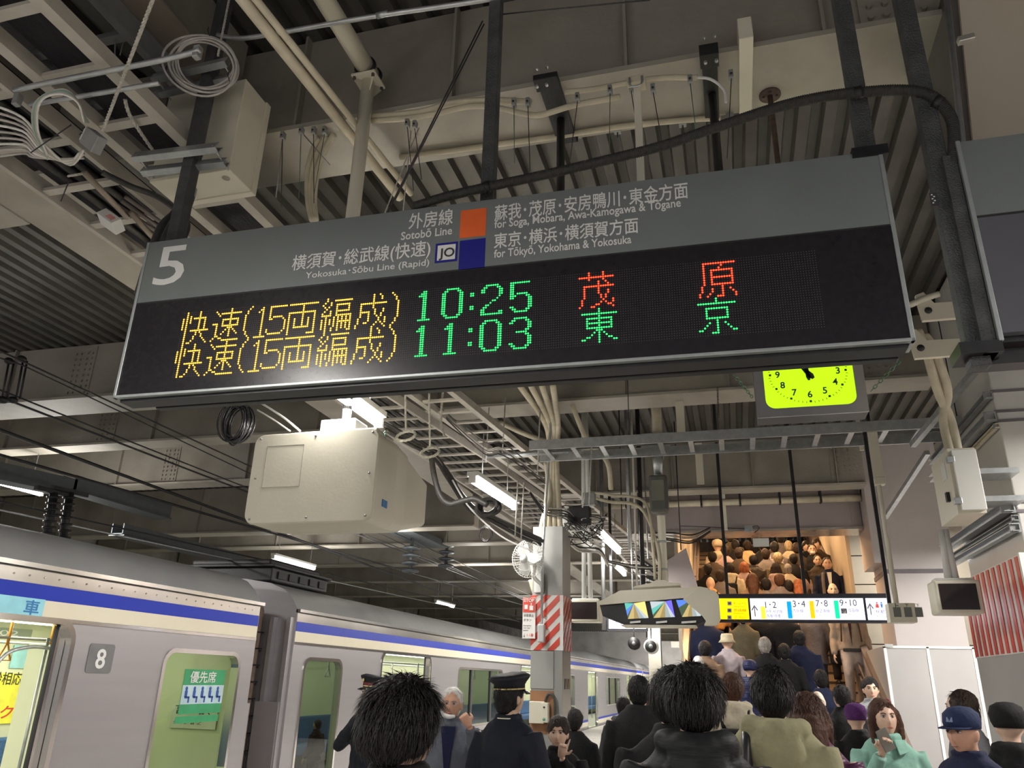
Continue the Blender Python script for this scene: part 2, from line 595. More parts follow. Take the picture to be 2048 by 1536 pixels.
# second sign at the right edge
T = thing('departure_sign', 'blank grey and dark hanging sign cut off by the right frame edge', 'departure sign', (2.3, 2.5, 2.72))
x0 = .85; x1 = 3.9
for nm, z0, z1, y0, m in (('header_panel', 3.165, 3.46, 2.49, SIGNG), ('display_face', 2.74, 3.155, 2.49, mat('sign_dim', (.10, .10, .115), .3, 0, .05)), ('seam', 3.152, 3.168, 2.495, BLACK)):
    MB().box((x0 + .012, y0, z0), (x1, 2.52, z1)).build(nm, m, T)
MB().box((x0, 2.52, 2.72), (x1, 2.60, 3.46)).build('case', SIGNU, T)
MB().box((x0, 2.487, 2.715), (x0 + .014, 2.60, 3.465)).build('frame', SIGNE, T, .002)
MB().box((x0 - .05, 2.56, 2.665), (x1, 2.63, 2.715)).build('bottom_rail', SIGNU, T)
MB().box((x0 - .045, 2.5, 2.68), (x0 - .004, 2.56, 3.42)).build('side_bracket', POLE, T)
# small plate on that hanger
p = on_y(1868, 398, 2.5)
o = thing('id_plate', 'tiny dark label plate with white marks on the right hanger post', 'plate', p)
MB().cbox(p + Vector((0, .0, 0)), (.022, .004, .05)).build('plate', INK, o)
mb = MB()
for k in range(5): mb.cbox(p + Vector((-.005 + .006 * (k % 2), -.0025, -.016 + .008 * k)), (.005, .001, .004))
mb.build('print', WHITEP, o)
# ------------------------------------------------------------------ station shell
fl = struct(MB().box((-5.72, -7, -.3), (6.35, 70, 0)).build('floor', PLATF))
tb = struct(MB().box((-16, -7, -1.4), (-5.72, 70, -1.15)).build('floor_trackbed', mat('ballast', (.12, .11, .10), .9, 0, .4, 30, .6, 40)))
tb2 = struct(MB().box((6.35, -7, -1.4), (16, 70, -1.15)).build('floor_trackbed', MATS['ballast']))
ZD = 5.3
mb = MB(); x = -16.0; P = .17
prof = []
while x < 9: prof += [(x, ZD), (x + P * .45, ZD), (x + P * .55, ZD + .06), (x + P * .9, ZD + .06)]; x += P
vs = [(a, -5, b) for a, b in prof] + [(a, 62, b) for a, b in prof]; n = len(prof)
mb.add(vs, [(i, i + 1, n + i + 1, n + i) for i in range(n - 1)])
struct(mb.build('ceiling', DECK, me_fix=False))
struct(MB().box((-16, -5, ZD + .07), (9, 62, ZD + .2)).build('ceiling_slab', DECK))
struct(MB().box((-16.2, -7, -1.4), (-16, 62, ZD)).build('wall_left', mat('far_wall', (.30, .285, .27), .8, 0, .2, 3, dirt=.4)))
struct(MB().box((-16, 62, -1.4), (9, 62.2, ZD)).build('wall_back', mat('end_wall', (.26, .25, .24), .9, 0, .2, 1)))
struct(MB().box((9, -7, -1.4), (9.2, 62, ZD)).build('wall_right', MATS['far_wall']))
# girders
def girder(x0, x1, y0, y1, yaw=0, z=4.6, top=ZD - .004, label='', m=WEB, stiff=2.2, bolts=(), group='painted steel girders crossing under the deck', lip=.06, fm=CREAM):
    cx, cy = (x0 + x1) / 2, (y0 + y1) / 2; Mx = Matrix.Translation((cx, cy, 0)) @ Matrix.Rotation(yaw, 4, 'Z'); L = (x1 - x0) / 2; W = (y1 - y0) / 2
    g = thing('girder', label, 'girder', (cx, cy, z), group)
    MB(Mx).box((-L, -W + lip, z + .03), (L, W - lip, top)).build('web', m, g)
    MB(Mx).box((-L, -W, z), (L, W, z + .03)).build('bottom_flange', fm, g)  # paler than the web: light from below is put into the flange colour
    k = -L + .9; i = 0
    while k < L - .1:
        MB(Mx).box((k - .008, -W + .01, z + .03), (k + .008, -W + lip, top)).build('stiffener', m, g); k += stiff
    for bx in bolts:
        MB(Mx).box((bx - cx - .16, -W + lip - .012, z + .05), (bx - cx + .16, -W + lip, top - .03)).build('splice_plate', m, g)
        mb = MB(Mx)
        for c in (-.115, -.045, .045, .115):
            zz = z + .09
            while zz < top - .06:
                mb.cyl((bx - cx + c, -W + lip - .03, zz), (bx - cx + c, -W + lip - .01, zz), .014, 6, False); zz += .07
        o = mb.build('bolts', m, g); o['kind'] = 'stuff'
    return g
girder(-7.5, -4.57, 3.10, 3.56, z=4.6, label='girder stub left of the cable ladders in line with the nearest girder', stiff=.95)
G1 = girder(-4.08, 4.2, 3.10, 3.56, z=4.6, label='deep painted girder right above the lit sign, nearest of the girders', bolts=(.95,), stiff=.95)
G2 = girder(-4.08, 2.1, 7.9, 8.32, label='girder behind the green clock, second from the front', bolts=(1.55,), stiff=1.1)
G3 = girder(-4.08, 2.0, 12.0, 12.35, z=4.5, label='girder behind the long cable tray, third from the front', bolts=(1.7,), stiff=1.2)
girder(-15.5, -4.57, 6.62, 7.15, yaw=.02, label='wide girder over the train left of the sign, with bolted splice', bolts=(-7.2,), stiff=1.6)
girder(-15.9, -4.57, 8.32, 8.64, yaw=.012, label='girder over the train just behind the wide one', bolts=(-8.3,), stiff=2.5)
girder(-15.9, -4.57, 10.55, 10.9, yaw=.01, label='girder over the train, third from the front on the left', bolts=(-9.0, -12.0), stiff=2.5)
for i, y in enumerate((13.6, 16.6, 19.8, 23.5, 28, 33, 39)):
    girder(-15.9, -4.57, y, y + .4, label='pale girder far back over the tracks, %s' % ('fourth on the left', 'fifth on the left', 'sixth on the left', 'seventh on the left', 'eighth on the left', 'ninth on the left', 'farthest of all')[i], z=4.55 if i else 4.35, fm=CREAM)
for i, y in enumerate((16.6, 19.8, 23.5)):
    girder(-4.08, -1.2, y, y + .4, label='short girder left of the stairs, %s' % ('nearest', 'middle one', 'farthest')[i], z=4.55, fm=CREAM)
g = thing('girder', 'long edge beam running above the left cable ladder along the platform', 'girder', (-4.3, 10, 4.6), 'painted steel girders crossing under the deck')
MB().box((-4.55, -5, 4.6), (-4.1, 40, 4.63)).build('bottom_flange', CREAM, g)  # paler flange colour again carries the light from below
MB().box((-4.48, -5, 4.63), (-4.17, 40, ZD - .004)).build('web', WEB, g)
# diagonal knee struts under the far girders
for i, (a, b) in enumerate((((895, 775 + 0), (970, 930)), ((1110, 1240), (1150, 1390)))): pass
# pinkish fascia and soffit over the stairs
PINK = mat('mauve_fascia', (.40, .345, .335), .45, .1, .07, 1.2, .02, 12, dirt=.12)
g = thing('stair_fascia', 'mauve painted beam over the top of the staircase opening', 'fascia', (.5, 12.9, 4.0))
MB().box((-1.6, 12.8, 4.02), (1.99, 13.1, ZD - .01)).build('fascia_panel', PINK, g)
MB().box((-1.6, 12.75, 3.98), (1.99, 13.35, 4.02)).build('soffit', mat('soffit_steel', (.5, .46, .42), .25, .5, .1, 3), g)
for k in (.0, 1.1, 1.9): MB().box((k - .05, 12.78, 4.05), (k + .05, 12.80, ZD)).build('cover_strip', PINK, g)
MB().box((-1.6, 12.7, 4.62), (1.99, 12.8, 4.68)).build('ledge', CREAM, g)
# pale pipe with clips under girder three
pp = thing('overhead_pipe', 'cream pipe with dark clips along the top of the stair fascia', 'pipe', (.5, 12.6, 4.45))
MB().cyl((-1.9, 12.62, 4.43), (2.3, 12.62, 4.43), .055, 12).build('pipe', CONDUIT, pp)
for k in range(7): MB().box((-1.6 + .6 * k, 12.55, 4.37), (-1.57 + .6 * k, 12.69, 4.56)).build('clip', BLACK, pp)
# bulkhead panel at the top right
o = thing('bulkhead_panel', 'plain beige ceiling bulkhead filling the top right corner', 'bulkhead', on_y(1990, 140, 3.0))
a = [on_y(1915, -30, 3.0), on_y(1948, 300, 3.0), on_y(2250, 300, 3.0), on_y(2250, -60, 3.0)]
MB().prism(a, (0, .6, 0)).build('panel', WALLC, o)
a = [on_y(1890, -30, 3.02), on_y(1925, 300, 3.02), on_y(1950, 300, 3.02), on_y(1917, -30, 3.02)]
MB().prism(a, (0, .5, 0)).build('edge_trim', mat('trim_dark', (.12, .11, .10), .5), o)
for i, (x, y) in enumerate(((-2.6, 27), (-2.2, 38), (-4.6, 48))):
    o = thing('column', 'plain far platform column beyond the small backlit sign, %s' % ('nearest', 'middle', 'farthest')[i], 'column', (x, y, 0), 'far platform columns')
    MB().box((x - .2, y - .2, 0), (x + .2, y + .2, ZD - .01)).build('shaft', CREAM, o); MB().box((x - .5, y - .12, 4.2), (x + .5, y + .12, ZD - .01)).build('bracket', CREAM, o)
for i, y in enumerate((29, 34, 40, 46, 53)):
    girder(-4.08, 5.5, y, y + .35, label='far girder across the platform end, %s' % ('first', 'second', 'third', 'fourth', 'fifth')[i], z=4.1 - .06 * i, fm=CREAM, m=CREAM)
# ------------------------------------------------------------------ cable ladders
def ladder(L, R, z, label, step=.34, rail=(.03, .09), m=RACK, group='cable ladders under the deck', rung_up=0):
    t = thing('cable_ladder', label, 'cable ladder', (L[0][0], L[0][1], z), group)
    for pts in (L, R):
        for a, b in zip(pts, pts[1:]): MB().beam((a[0], a[1], z), (b[0], b[1], z), rail[0], rail[1]).build('side_rail', m, t)
    def along(pts, s):
        for a, b in zip(pts, pts[1:]):
            l = math.dist(a, b)
            if s <= l: return (a[0] + (b[0] - a[0]) * s / l, a[1] + (b[1] - a[1]) * s / l)
            s -= l
        return pts[-1]
    tot = lambda p: sum(math.dist(a, b) for a, b in zip(p, p[1:]))
    n = int(tot(L) / step)
    for i in range(n):
        f = (i + .5) / n; a = along(L, f * tot(L)); b = along(R, f * tot(R))
        MB().beam((a[0], a[1], z - .02), (b[0], b[1], z - .02), .05, .02).build('rung', m, t)
    return t
ladder([(-3.55, .2), (-3.55, 6.0), (-3.3, 13.0)], [(-3.03, .2), (-3.03, 6.0), (-2.7, 9.0), (-2.45, 13)], 4.2, 'wide cream cable ladder at the far left running along the platform')
ladder([(-2.86, .2), (-2.82, 6.0), (-2.55, 9.0), (-2.2, 13), (-2.2, 22)], [(-2.49, .2), (-2.49, 5.0), (-2.0, 10.9), (-1.55, 16), (-1.6, 22)], 4.2, 'cable ladder above the cream speaker box running towards the stairs', rail=(.06, .07))
t = thing('cable_ladder', 'upper grey cable ladder close to the deck at the left', 'cable ladder', (-2.2, .2, 4.75), 'cable ladders under the deck')
for xx in (-3.4, -2.75): MB().beam((xx, .2, 4.75), (xx, 3.0, 4.75), .05, .12).build('side_rail', mat('rail_dark', (.22, .225, .23), .5, .2, .1, 10), t)
for k in range(7): MB().beam((-3.4, .4 + .4 * k, 4.75), (-2.75, .4 + .4 * k, 4.75), .05, .03).build('rung', MATS['rail_dark'], t)
for nm, xa, xb, z in (('left', -3.52, -3.06, 4.26), ('right', -2.80, -2.52, 4.26)):
    tag(MB().box((xa, .3, z), (xb, 5.6, z + .03)).build('cable_bed', mat('cable_bed', (.012, .011, .016), .8, 0, .3, 30, .6, 60, stretch=(3, .3, 1))), 'dark mass of cables filling the %s cable ladder' % nm, 'cable bed')
xa, xb = on_z(212, 0, 4.85).x, on_z(318, 0, 4.85).x
g = thing('joist', 'wide mauve brown joist running from the top edge behind the junction box', 'girder', ((xa + xb) / 2, 1.5, 4.85))
MB().box((xa, .2, 4.85), (xb, 3.09, 4.87)).build('bottom_flange', mat('joist_paint', (.30, .25, .21), .6, 0, .08, 2, dirt=.2), g); MB().box((xa + .06, .2, 4.87), (xb - .06, 3.09, ZD - .004)).build('web', WEB, g)
# cables lying in the ladders
for i, xx in enumerate((-3.42, -3.33, -3.25, -3.15)):
    tag(MB().tube([(xx, .2, 4.235), (xx + .02, 3, 4.235), (xx, 6, 4.235), (xx + .3, 13, 4.235)], .022, 6, sub=3).build('power_cable', RUBBER), 'dark power cable lying in the wide left cable ladder', 'cable', 'dark cables lying in the wide left ladder')
# cross tray on the right
a = on_z(1010, 893, 4.0); b = on_z(1883, 847, 4.0); y0 = (a.y + b.y) / 2; c = on_z(1500, 893, 4.0)
t = ladder([(-1.95, y0), (2.25, y0 - .02)], [(-1.95, c.y + .02), (2.25, c.y)], 4.0, 'galvanised cable tray crossing in front of the white box, under the clock', step=.3, rail=(.02, .10), m=GALV)
for i in range(6):
    tag(MB().tube([(-1.9, y0 + .04 + .035 * i, 4.0), (-.5, y0 + .05 + .03 * i, 4.0 + .01 * (i % 2)), (1, y0 + .04 + .035 * i, 4.0), (2.2, y0 + .05 + .03 * i, 4.0)], .016, 6, sub=4).build('power_cable', RUBBER), 'black cable lying in the galvanised cross tray', 'cable', 'black cables lying in the cross tray')
for k in range(3):
    x = -.9 + 1.5 * k
    tag(MB().cyl((x, y0, 4.0), (x, y0, ZD), .005, 6).build('hanger_rod', BLACK), 'thin rod holding up the galvanised cross tray', 'rod', 'rods of the cross tray')
# lamps
TUBE = glow('tube_glow', (1, .98, .94), 14)
HOUS = mat('lamp_white', (.75, .75, .72), .4, 0, .03)
def lamp(x, y0, y1, z, label, x2=None):
    x2 = x if x2 is None else x2
    t = thing('tube_lamp', label, 'lamp', (x, y0, z), 'tube lamps along the platform')
    MB().beam((x, y0, z + .075), (x2, y1, z + .075), .13, .05).build('housing', HOUS, t, .006)
    MB().tube([(x, y0 + .02, z), (x2, y1 - .02, z)], .03, 12).build('tube', TUBE, t)
    for yy, xx in ((y0, x), (y1, x2)): MB().cbox((xx, yy, z + .02), (.07, .03, .09)).build('end_cap', HOUS, t)
    ym = (y0 + y1) / 2
    for yy in (y0 + .2, y1 - .2): MB().cyl(((x + x2) / 2, yy, z + .1), ((x + x2) / 2, yy, 4.17 if abs(x + 2.3) < 1 else ZD), .006, 6).build('rod', GALV, t)
lamp(-2.66, 4.25, 5.42, 3.6, 'bright tube lamp just under the sign left of the middle')
lamp(-2.50, 7.35, 8.72, 3.6, 'bright tube lamp right of the cream speaker box', -2.42)
lamp(-1.72, 10.5, 12.2, 3.6, 'bright tube lamp left of the white post of the screens', -1.68)
lamp(-1.95, 13.6, 14.9, 3.6, 'small distant tube lamp, farthest of the row')
lamp(-2.66, -.6, .7, 3.6, 'tube lamp of the same row behind the viewpoint')
lamp(-2.62, -3.8, -2.5, 3.6, 'tube lamp farther back behind the viewpoint')
lamp(2.75, 9.0, 10.2, 3.3, 'tube lamp glaring beside the far right screen')
for y, w_ in ((-3.6, 'farthest behind the viewpoint'), (-.4, 'beside the viewpoint'), (4.9, 'ahead of the viewpoint')): lamp(3.6, y, y + 1.2, 3.65, 'tube lamp of the right hand row outside the view, ' + w_)
for y, w_ in ((7, 'at the left edge above the first car'), (15, 'above the gap between the cars'), (25, 'small one above the second car')): lamp(-9.6, y, y + 1.8, 4.05, 'added tube lamp over the far track, ' + w_, -9.6)
# ------------------------------------------------------------------ big right column
o = thing('column', 'large enamelled column at the right edge with a red and white striped band', 'column', (3.0, 7.4, 0))
XL, YN, YF = 2.13, 6.62, 8.15
MB().box((XL, YN, 0), (4.3, YF, ZD)).build('shaft', COLW, o, .01)
x0 = XL - .06
MB().box((x0, YN - .06, 0), (4.36, YF + .05, 2.62)).build('lower_cladding', mat('cladding_grey', (.42, .41, .39), .28, 0, .04, 1.5, .03, 10, dirt=.1), o, .01)
RED = mat('red_stripe', (.62, .06, .035), .3, 0, .05); WS = mat('white_stripe', (.75, .74, .71), .28, 0, .03)
mb0 = MB().box((x0 - .006, YN - .066, 1.98), (4.37, YF + .056, 2.66)).build('stripe_band', WS, o)
k = 0; y = YN - .02
while y < YF:
    MB().box((x0 - .012, y, 1.99), (x0 - .005, y + .075, 2.65)).build('stripe', RED, o); y += .15
for i in range(9):
    xx = x0 + .02 + i * .27
    MB().prism([(xx, YN - .067, 1.99), (xx + .12, YN - .067, 1.99), (xx + .5, YN - .067, 2.65), (xx + .38, YN - .067, 2.65)], (0, -.006, 0)).build('stripe', RED, o)
MB().box((x0 - .012, YN - .072, 0), (x0 + .03, YN - .03, 2.67)).build('corner_trim', WS, o)
for z, nm in ((3.95, 0), (3.78, 0), (3.70, 1), (3.05, 0), (2.98, 1)):
    MB().box((XL - .01, YN - .01, z), (4.31, YF + .01, z + .022)).build('band', mat('band_mauve', (.16, .14, .15), .5), o)
# struts on that column
for i, (z, w, m) in enumerate(((3.92, .045, STEELBAR), (3.74, .06, GALV), (3.66, .03, CONDUIT), (3.02, .07, GALV), (2.93, .035, STEELBAR), (2.86, .05, GALV))):
    s = thing('channel_strut', ('dark channel strut highest on the right column', 'square tube strut second from the top on the right column', 'thin cream strut under the square tube', 'square tube strut above the striped band', 'dark thin strut below the lower square tube', 'lowest strut directly above the striped cladding')[i], 'strut', (XL - .04, YN, z), 'struts along the side of the right column')
    MB().channel((XL - w, YN - .06, z), (XL - w, YF + .5, z), w, w, .006, (-1, 0, 0)).build('channel', m, s)
    MB().cbox((XL - w, YN - .03, z), (w * 1.4, .02, w * 1.4)).build('end_bracket', STEELBAR, s)
# column beside the stairs and the stair enclosure
o = thing('column', 'pale mauve column standing behind the grey panelled stair enclosure', 'column', (2.6, 12.6, 0))
MV = mat('column_mauve', (.52, .47, .46), .35, 0, .04, 1.2, .02, 8, dirt=.08)
MB().box((2.14, 12.3, 0), (3.05, 13.3, ZD)).build('shaft', MV, o, .01)
MB().box((2.13, 12.29, 3.25), (3.06, 13.31, 3.31)).build('band', MATS['band_mauve'], o)
MB().box((2.0, 12.28, 3.4), (2.14, 13.3, ZD)).build('side_casing', MV, o)
o = thing('stair_enclosure', 'grey panelled box with white frames at the foot of the stairs', 'enclosure', (2.45, 11.9, 0))
EN = mat('enclosure_grey', (.36, .35, .345), .45, 0, .04, 2); FRW = mat('frame_white', (.78, .77, .74), .4, 0, .02)
for a, b in ((1.93, 2.42), (2.46, 2.97)): MB().box((a, 11.9, 0), (b, 11.93, 2.22)).build('panel', EN, o)
MB().box((1.9, 11.93, 0), (3.0, 14.8, 2.24)).build('core', EN, o)
for a in (1.9, 2.42, 2.965): MB().box((a, 11.885, 0), (a + .035, 11.935, 2.24)).build('frame_post', FRW, o)
MB().box((1.9, 11.885, 2.22), (3.0, 11.935, 2.25)).build('frame_rail', FRW, o)
MB().box((1.92, 11.87, 2.23), (2.02, 11.92, 2.27)).build('latch', STEELBAR, o)
# ------------------------------------------------------------------ the train at the left
from mathutils.geometry import tessellate_polygon
TX = -5.8
def rrect(y0, y1, z0, z1, r, seg=5):
    p = []
    for cy, cz, a0 in ((y1 - r, z1 - r, 0), (y0 + r, z1 - r, 90), (y0 + r, z0 + r, 180), (y1 - r, z0 + r, 270)):
        for k in range(seg + 1):
            a = math.radians(a0 + 90 * k / seg); p.append((cy + r * math.cos(a), cz + r * math.sin(a)))
    return p
STL = mat('stainless_side', (.40, .385, .40), .34, .55, .03, 2, .03, 120, stretch=(1, .3, 6))
STLB = mat('stainless_bright', (.72, .70, .68), .16, .95, .03, 4)
ROOF = mat('train_roof', (.44, .45, .46), .4, .35, .05, 2, .03, 40, dirt=.1)
BLUE = mat('blue_band', (.006, .03, .44), .4, 0, .02, 3, spec=.25); CRM = mat('cream_band', (.78, .72, .56), .3, 0, .02, 3)
INT = mat('train_interior', (.70, .70, .52), .5, 0, .03, 2)
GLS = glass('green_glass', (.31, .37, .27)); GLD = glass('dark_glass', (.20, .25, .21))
SEATB = mat('blue_seat', (.05, .12, .28), .8, 0, .3, 40); DGREY = mat('dark_rubber', (.03, .03, .03), .6)
def ring(mb, a, b, x0, x1):
    n = len(a); vs = [(x0, y, z) for y, z in a] + [(x0, y, z) for y, z in b] + [(x1, y, z) for y, z in a] + [(x1, y, z) for y, z in b]
    for i in range(n):
        j = (i + 1) % n
    mb.add(vs, [f for i in range(n) for j in [(i + 1) % n] for f in ((i, j, n + j, n + i), (2 * n + i, 3 * n + i, 3 * n + j, 2 * n + j), (i, 2 * n + i, 2 * n + j, j), (n + i, n + j, 3 * n + j, 3 * n + i))])
def car(y0, y1, doors, wins, label, cull=False, lights=0, group='cars of the silver train', X=TX, sgn=1, blue=BLUE, crm=CRM):
    t = thing('train_car', label, 'train', (X, y0, -1.15), group)
    T = lambda x: X - sgn * (-x)          # x<0 goes into the body
    holes = [rrect(a, b, .02, 2.06, .16) for a, b in doors] + [rrect(a, b, c, 1.88, .13) for a, b, c in wins]
    outer = [(y0, -.25), (y1, -.25), (y1, 2.5), (y0, 2.5)]
    loops = [[Vector((X, y, z)) for y, z in outer]] + [[Vector((X, y, z)) for y, z in h][::-1] for h in holes]
    tr = tessellate_polygon(loops); flat = [p for l in loops for p in l]
    mb = MB(); mb.add(flat, tr); mb.build('side_panel', STL, t, me_fix=False)
    mb = MB()
    for h in holes:
        n = len(h); mb.add([(X, y, z) for y, z in h] + [(X - sgn * .09, y, z) for y, z in h], [(i, (i + 1) % n, n + (i + 1) % n, n + i) for i in range(n)])
    mb.build('opening_reveal', STLB, t, me_fix=False)
    for i, h in enumerate(holes):
        if i < len(doors): a, b = doors[i]; g = rrect(a - .05, b + .05, -.03, 2.11, .2)
        else: a, b, c = wins[i - len(doors)]; g = rrect(a - .045, b + .045, c - .045, 1.925, .17)
        mb = MB(); ring(mb, h, g, X, X + sgn * .012); mb.build('opening_frame', STLB, t)
        if i >= len(doors):
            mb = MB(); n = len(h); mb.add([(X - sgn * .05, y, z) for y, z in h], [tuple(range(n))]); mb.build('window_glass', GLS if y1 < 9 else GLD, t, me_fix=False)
    # bands, rails
    for nm, z0, z1, m, o_ in (('blue_stripe', 2.245, 2.37, blue, .004), ('cream_stripe', 2.11, 2.245, crm, .004), ('rivet_strip', 2.372, 2.49, mat('rivet_steel', (.62, .59, .55), .2, .9, .25, 1.2, stretch=(1, .5, .2)), .005), ('bright_rail', 2.075, 2.105, STLB, .01), ('lower_blue_stripe', .24, .32, blue, .004), ('lower_cream_stripe', .08, .24, crm, .004)):
        segs = [(y0, y1)]
        if z0 < 2.0:
            segs = []; c = y0
            for a, b in sorted(doors): segs.append((c, a - .05)); c = b + .05
            segs.append((c, y1))
        for a, b in segs: MB().box((X, a + .01, z0), (X + sgn * o_, b - .01, z1)).build(nm, m, t)
    MB().box((X - sgn * .02, y0, 2.495), (X + sgn * .045, y1 + .03, 2.535)).build('gutter', STLB, t)
    MB().box((X - sgn * .02, y0, 2.488), (X + sgn * .03, y1, 2.496)).build('gutter_shade_strip', DGREY, t)  # solid dark strip standing in for the shade under the gutter
    prof = [(0, 2.53), (.02, 2.56), (.10, 2.68), (.24, 2.80), (.48, 2.89), (.9, 2.95), (1.45, 2.97)]
    prof = prof + [(2.9 - a, b) for a, b in prof[::-1][1:]]
    vs = [(X - sgn * a, y0, b) for a, b in prof] + [(X - sgn * a, y1, b) for a, b in prof]; n = len(prof)
    mb = MB(); mb.add(vs, [(i, i + 1, n + i + 1, n + i) for i in range(n - 1)], True); mb.build('roof', ROOF, t, me_fix=False)
    for yy in (y0, y1):                                  # end walls
        mb = MB(); pts = [(X, yy, -.25)] + [(X - sgn * a, yy, b) for a, b in prof] + [(X - sgn * 2.9, yy, -.25)]
        mb.add(pts, [tuple(range(len(pts)))]); mb.build('end_wall', STL, t, me_fix=False)
    MB().box((X - sgn * 2.86, y0 + .05, -.25), (X - sgn * .06, y1 - .05, 0)).build('floor_pan', mat('train_floor', (.25, .25, .24), .5), t)
    MB().box((X - sgn * 2.9, y0, -.25), (X - sgn * 2.84, y1, 2.5)).build('far_side', INT, t)
    MB().box((X - sgn * 2.84, y0 + .02, 2.2), (X - sgn * .09, y1 - .02, 2.25)).build('inner_ceiling', INT, t)
    for yy in (y0 + .06, y1 - .12): MB().box((X - sgn * 2.84, yy, 0), (X - sgn * .1, yy + .06, 2.2)).build('inner_end_wall', INT, t)
    MB().box((X - sgn * 2.2, y0 + .4, 2.17), (X - sgn * 2.05, y1 - .4, 2.2)).build('ceiling_light', glow('train_light', (.95, 1, .78), 6), t)
    MB().box((X - sgn * .9, y0 + .4, 2.17), (X - sgn * .75, y1 - .4, 2.2)).build('ceiling_light', MATS['train_light'], t)
    MB().box((X - sgn * 2.8, y0 + .5, .25), (X - sgn * 2.3, y1 - .5, .42)).build('bench_seat', SEATB, t, .03)
    MB().box((X - sgn * 2.84, y0 + .5, .42), (X - sgn * 2.72, y1 - .5, .9)).build('bench_back', SEATB, t, .03)
    for xx in (.75, 2.1): MB().cyl((X - sgn * xx, y0 + .3, 1.95), (X - sgn * xx, y1 - .3, 1.95), .014, 8).build('grab_rail', GALV, t)
    c = y0
    for a, b in sorted(doors): pass
    for i, (a, b) in enumerate(doors):                    # open door leaf edges, poles by the door
        for yy in (a - .0, b + .0):
            MB().cyl((X - sgn * .25, yy, .3), (X - sgn * .25, yy, 1.95), .014, 8).build('door_pole', GALV, t)
        MB().box((X - sgn * .085, b - .10, .02), (X - sgn * .055, b - .006, 2.04)).build('door_leaf_edge', STLB, t)
        MB().box((X - sgn * .08, b - .13, .02), (X - sgn * .06, b - .10, 2.05)).build('door_rubber', DGREY, t)
    MB().box((X - sgn * 2.6, y0 + .3, -1.0), (X - sgn * .3, y1 - .3, -.25)).build('underframe', BLACK, t)
    if lights:
        n = lights
        for k in range(n):
            area((X - sgn * 1.5, y0 + (k + .5) * (y1 - y0) / n, 2.14), 1.6, (y1 - y0) / n * .6, 24, (1, .99, .80))
    return t
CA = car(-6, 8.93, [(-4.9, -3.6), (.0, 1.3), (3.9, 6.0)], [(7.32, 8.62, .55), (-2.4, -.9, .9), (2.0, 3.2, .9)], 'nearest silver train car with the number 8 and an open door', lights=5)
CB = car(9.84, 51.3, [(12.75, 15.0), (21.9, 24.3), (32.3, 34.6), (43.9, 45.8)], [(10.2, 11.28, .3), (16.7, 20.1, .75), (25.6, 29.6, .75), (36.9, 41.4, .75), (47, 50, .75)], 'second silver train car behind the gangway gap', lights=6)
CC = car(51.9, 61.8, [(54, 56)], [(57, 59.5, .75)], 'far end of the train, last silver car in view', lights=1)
# window mullions + frame of car B big windows
for (a, b) in ((16.7, 20.1), (25.6, 29.6), (36.9, 41.4)):
    MB().box((TX - .07, a + (b - a) * .28, .75), (TX - .02, a + (b - a) * .28 + .12, 1.88)).build('window_mullion', DGREY, CB)
    MB().box((TX - .07, b - (b - a) * .28, .75), (TX - .02, b - (b - a) * .28 + .12, 1.88)).build('window_mullion', DGREY, CB)
# rivets of the nearest car
mb = MB(); y = -1.0
while y < 8.9:
    mb.cyl((TX + .004, y, 2.43), (TX + .010, y, 2.43), .008, 6); y += .16
o = mb.build('rivets', STLB, CA); o['kind'] = 'stuff'
# car number 8
mb = MB(); h = rrect(6.24, 6.56, 1.66, 1.92, .03); mb.prism([(TX, y, z) for y, z in h], (.006, 0, 0)); lab(mb.build('number_plate', mat('plate_grey', (.16, .16, .165), .4), CA), 'grey square plate')
text('8', (TX + .007, 6.40, 1.705), (0, 1, 0), UP, .24, .12, WHITEP, CA, 'car_number', bold=.004, align='CENTER')
# cyan plate cut by the left edge
MB().box((TX, 4.2, 2.10), (TX + .008, 5.62, 2.25)).build('notice_plate', mat('cyan_plate', (.30, .68, .80), .4), CA)
text('車', (TX + .009, 5.42, 2.125), (0, 1, 0), UP, .13, .15, mat('plate_blue', (.02, .2, .5), .4), CA, bold=.003)
# priority seat sticker
def deco(p0, p1, x, m, name, par, t=.003):
    a = on_x(*p0, x); b = on_x(*p1, x); return MB().box((x, a.y, min(a.z, b.z)), (x + t, b.y, max(a.z, b.z))).build(name, m, par)
GRN = mat('sticker_green', (.03, .30, .12), .4); 
Y0, Y1, Z0, Z1 = 7.72, 8.46, 1.26, 1.72
MB().box((TX - .045, Y0, Z0), (TX - .040, Y1, Z1)).build('priority_sticker', GRN, CA)
MB().box((TX - .039, Y0, 1.36), (TX - .038, Y1, 1.555)).build('sticker_field', mat('sticker_pale', (.45, .60, .66), .4), CA)
MB().box((TX - .045, Y0 - .03, 1.17), (TX - .040, Y1 - .02, 1.24)).build('priority_sticker', GRN, CA)
text('優先席', (TX - .038, Y0 + .1, 1.59), (0, 1, 0), UP, .13, .46, WHITEP, CA, bold=.002)
for k in range(5):
    yy = Y0 + .07 + k * .14; mb = MB(); x = TX - .036
    mb.ell((x, yy, 1.52), (.004, .022, .022), 8, 6); mb.box((x - .003, yy - .02, 1.43), (x + .003, yy + .02, 1.50)); mb.box((x - .003, yy - .01, 1.42), (x + .003, yy + .06, 1.44)); mb.box((x - .003, yy + .045, 1.375), (x + .003, yy + .065, 1.44))
    mb.build('seat_pictogram', mat('picto_blue', (.02, .08, .35), .4), CA)
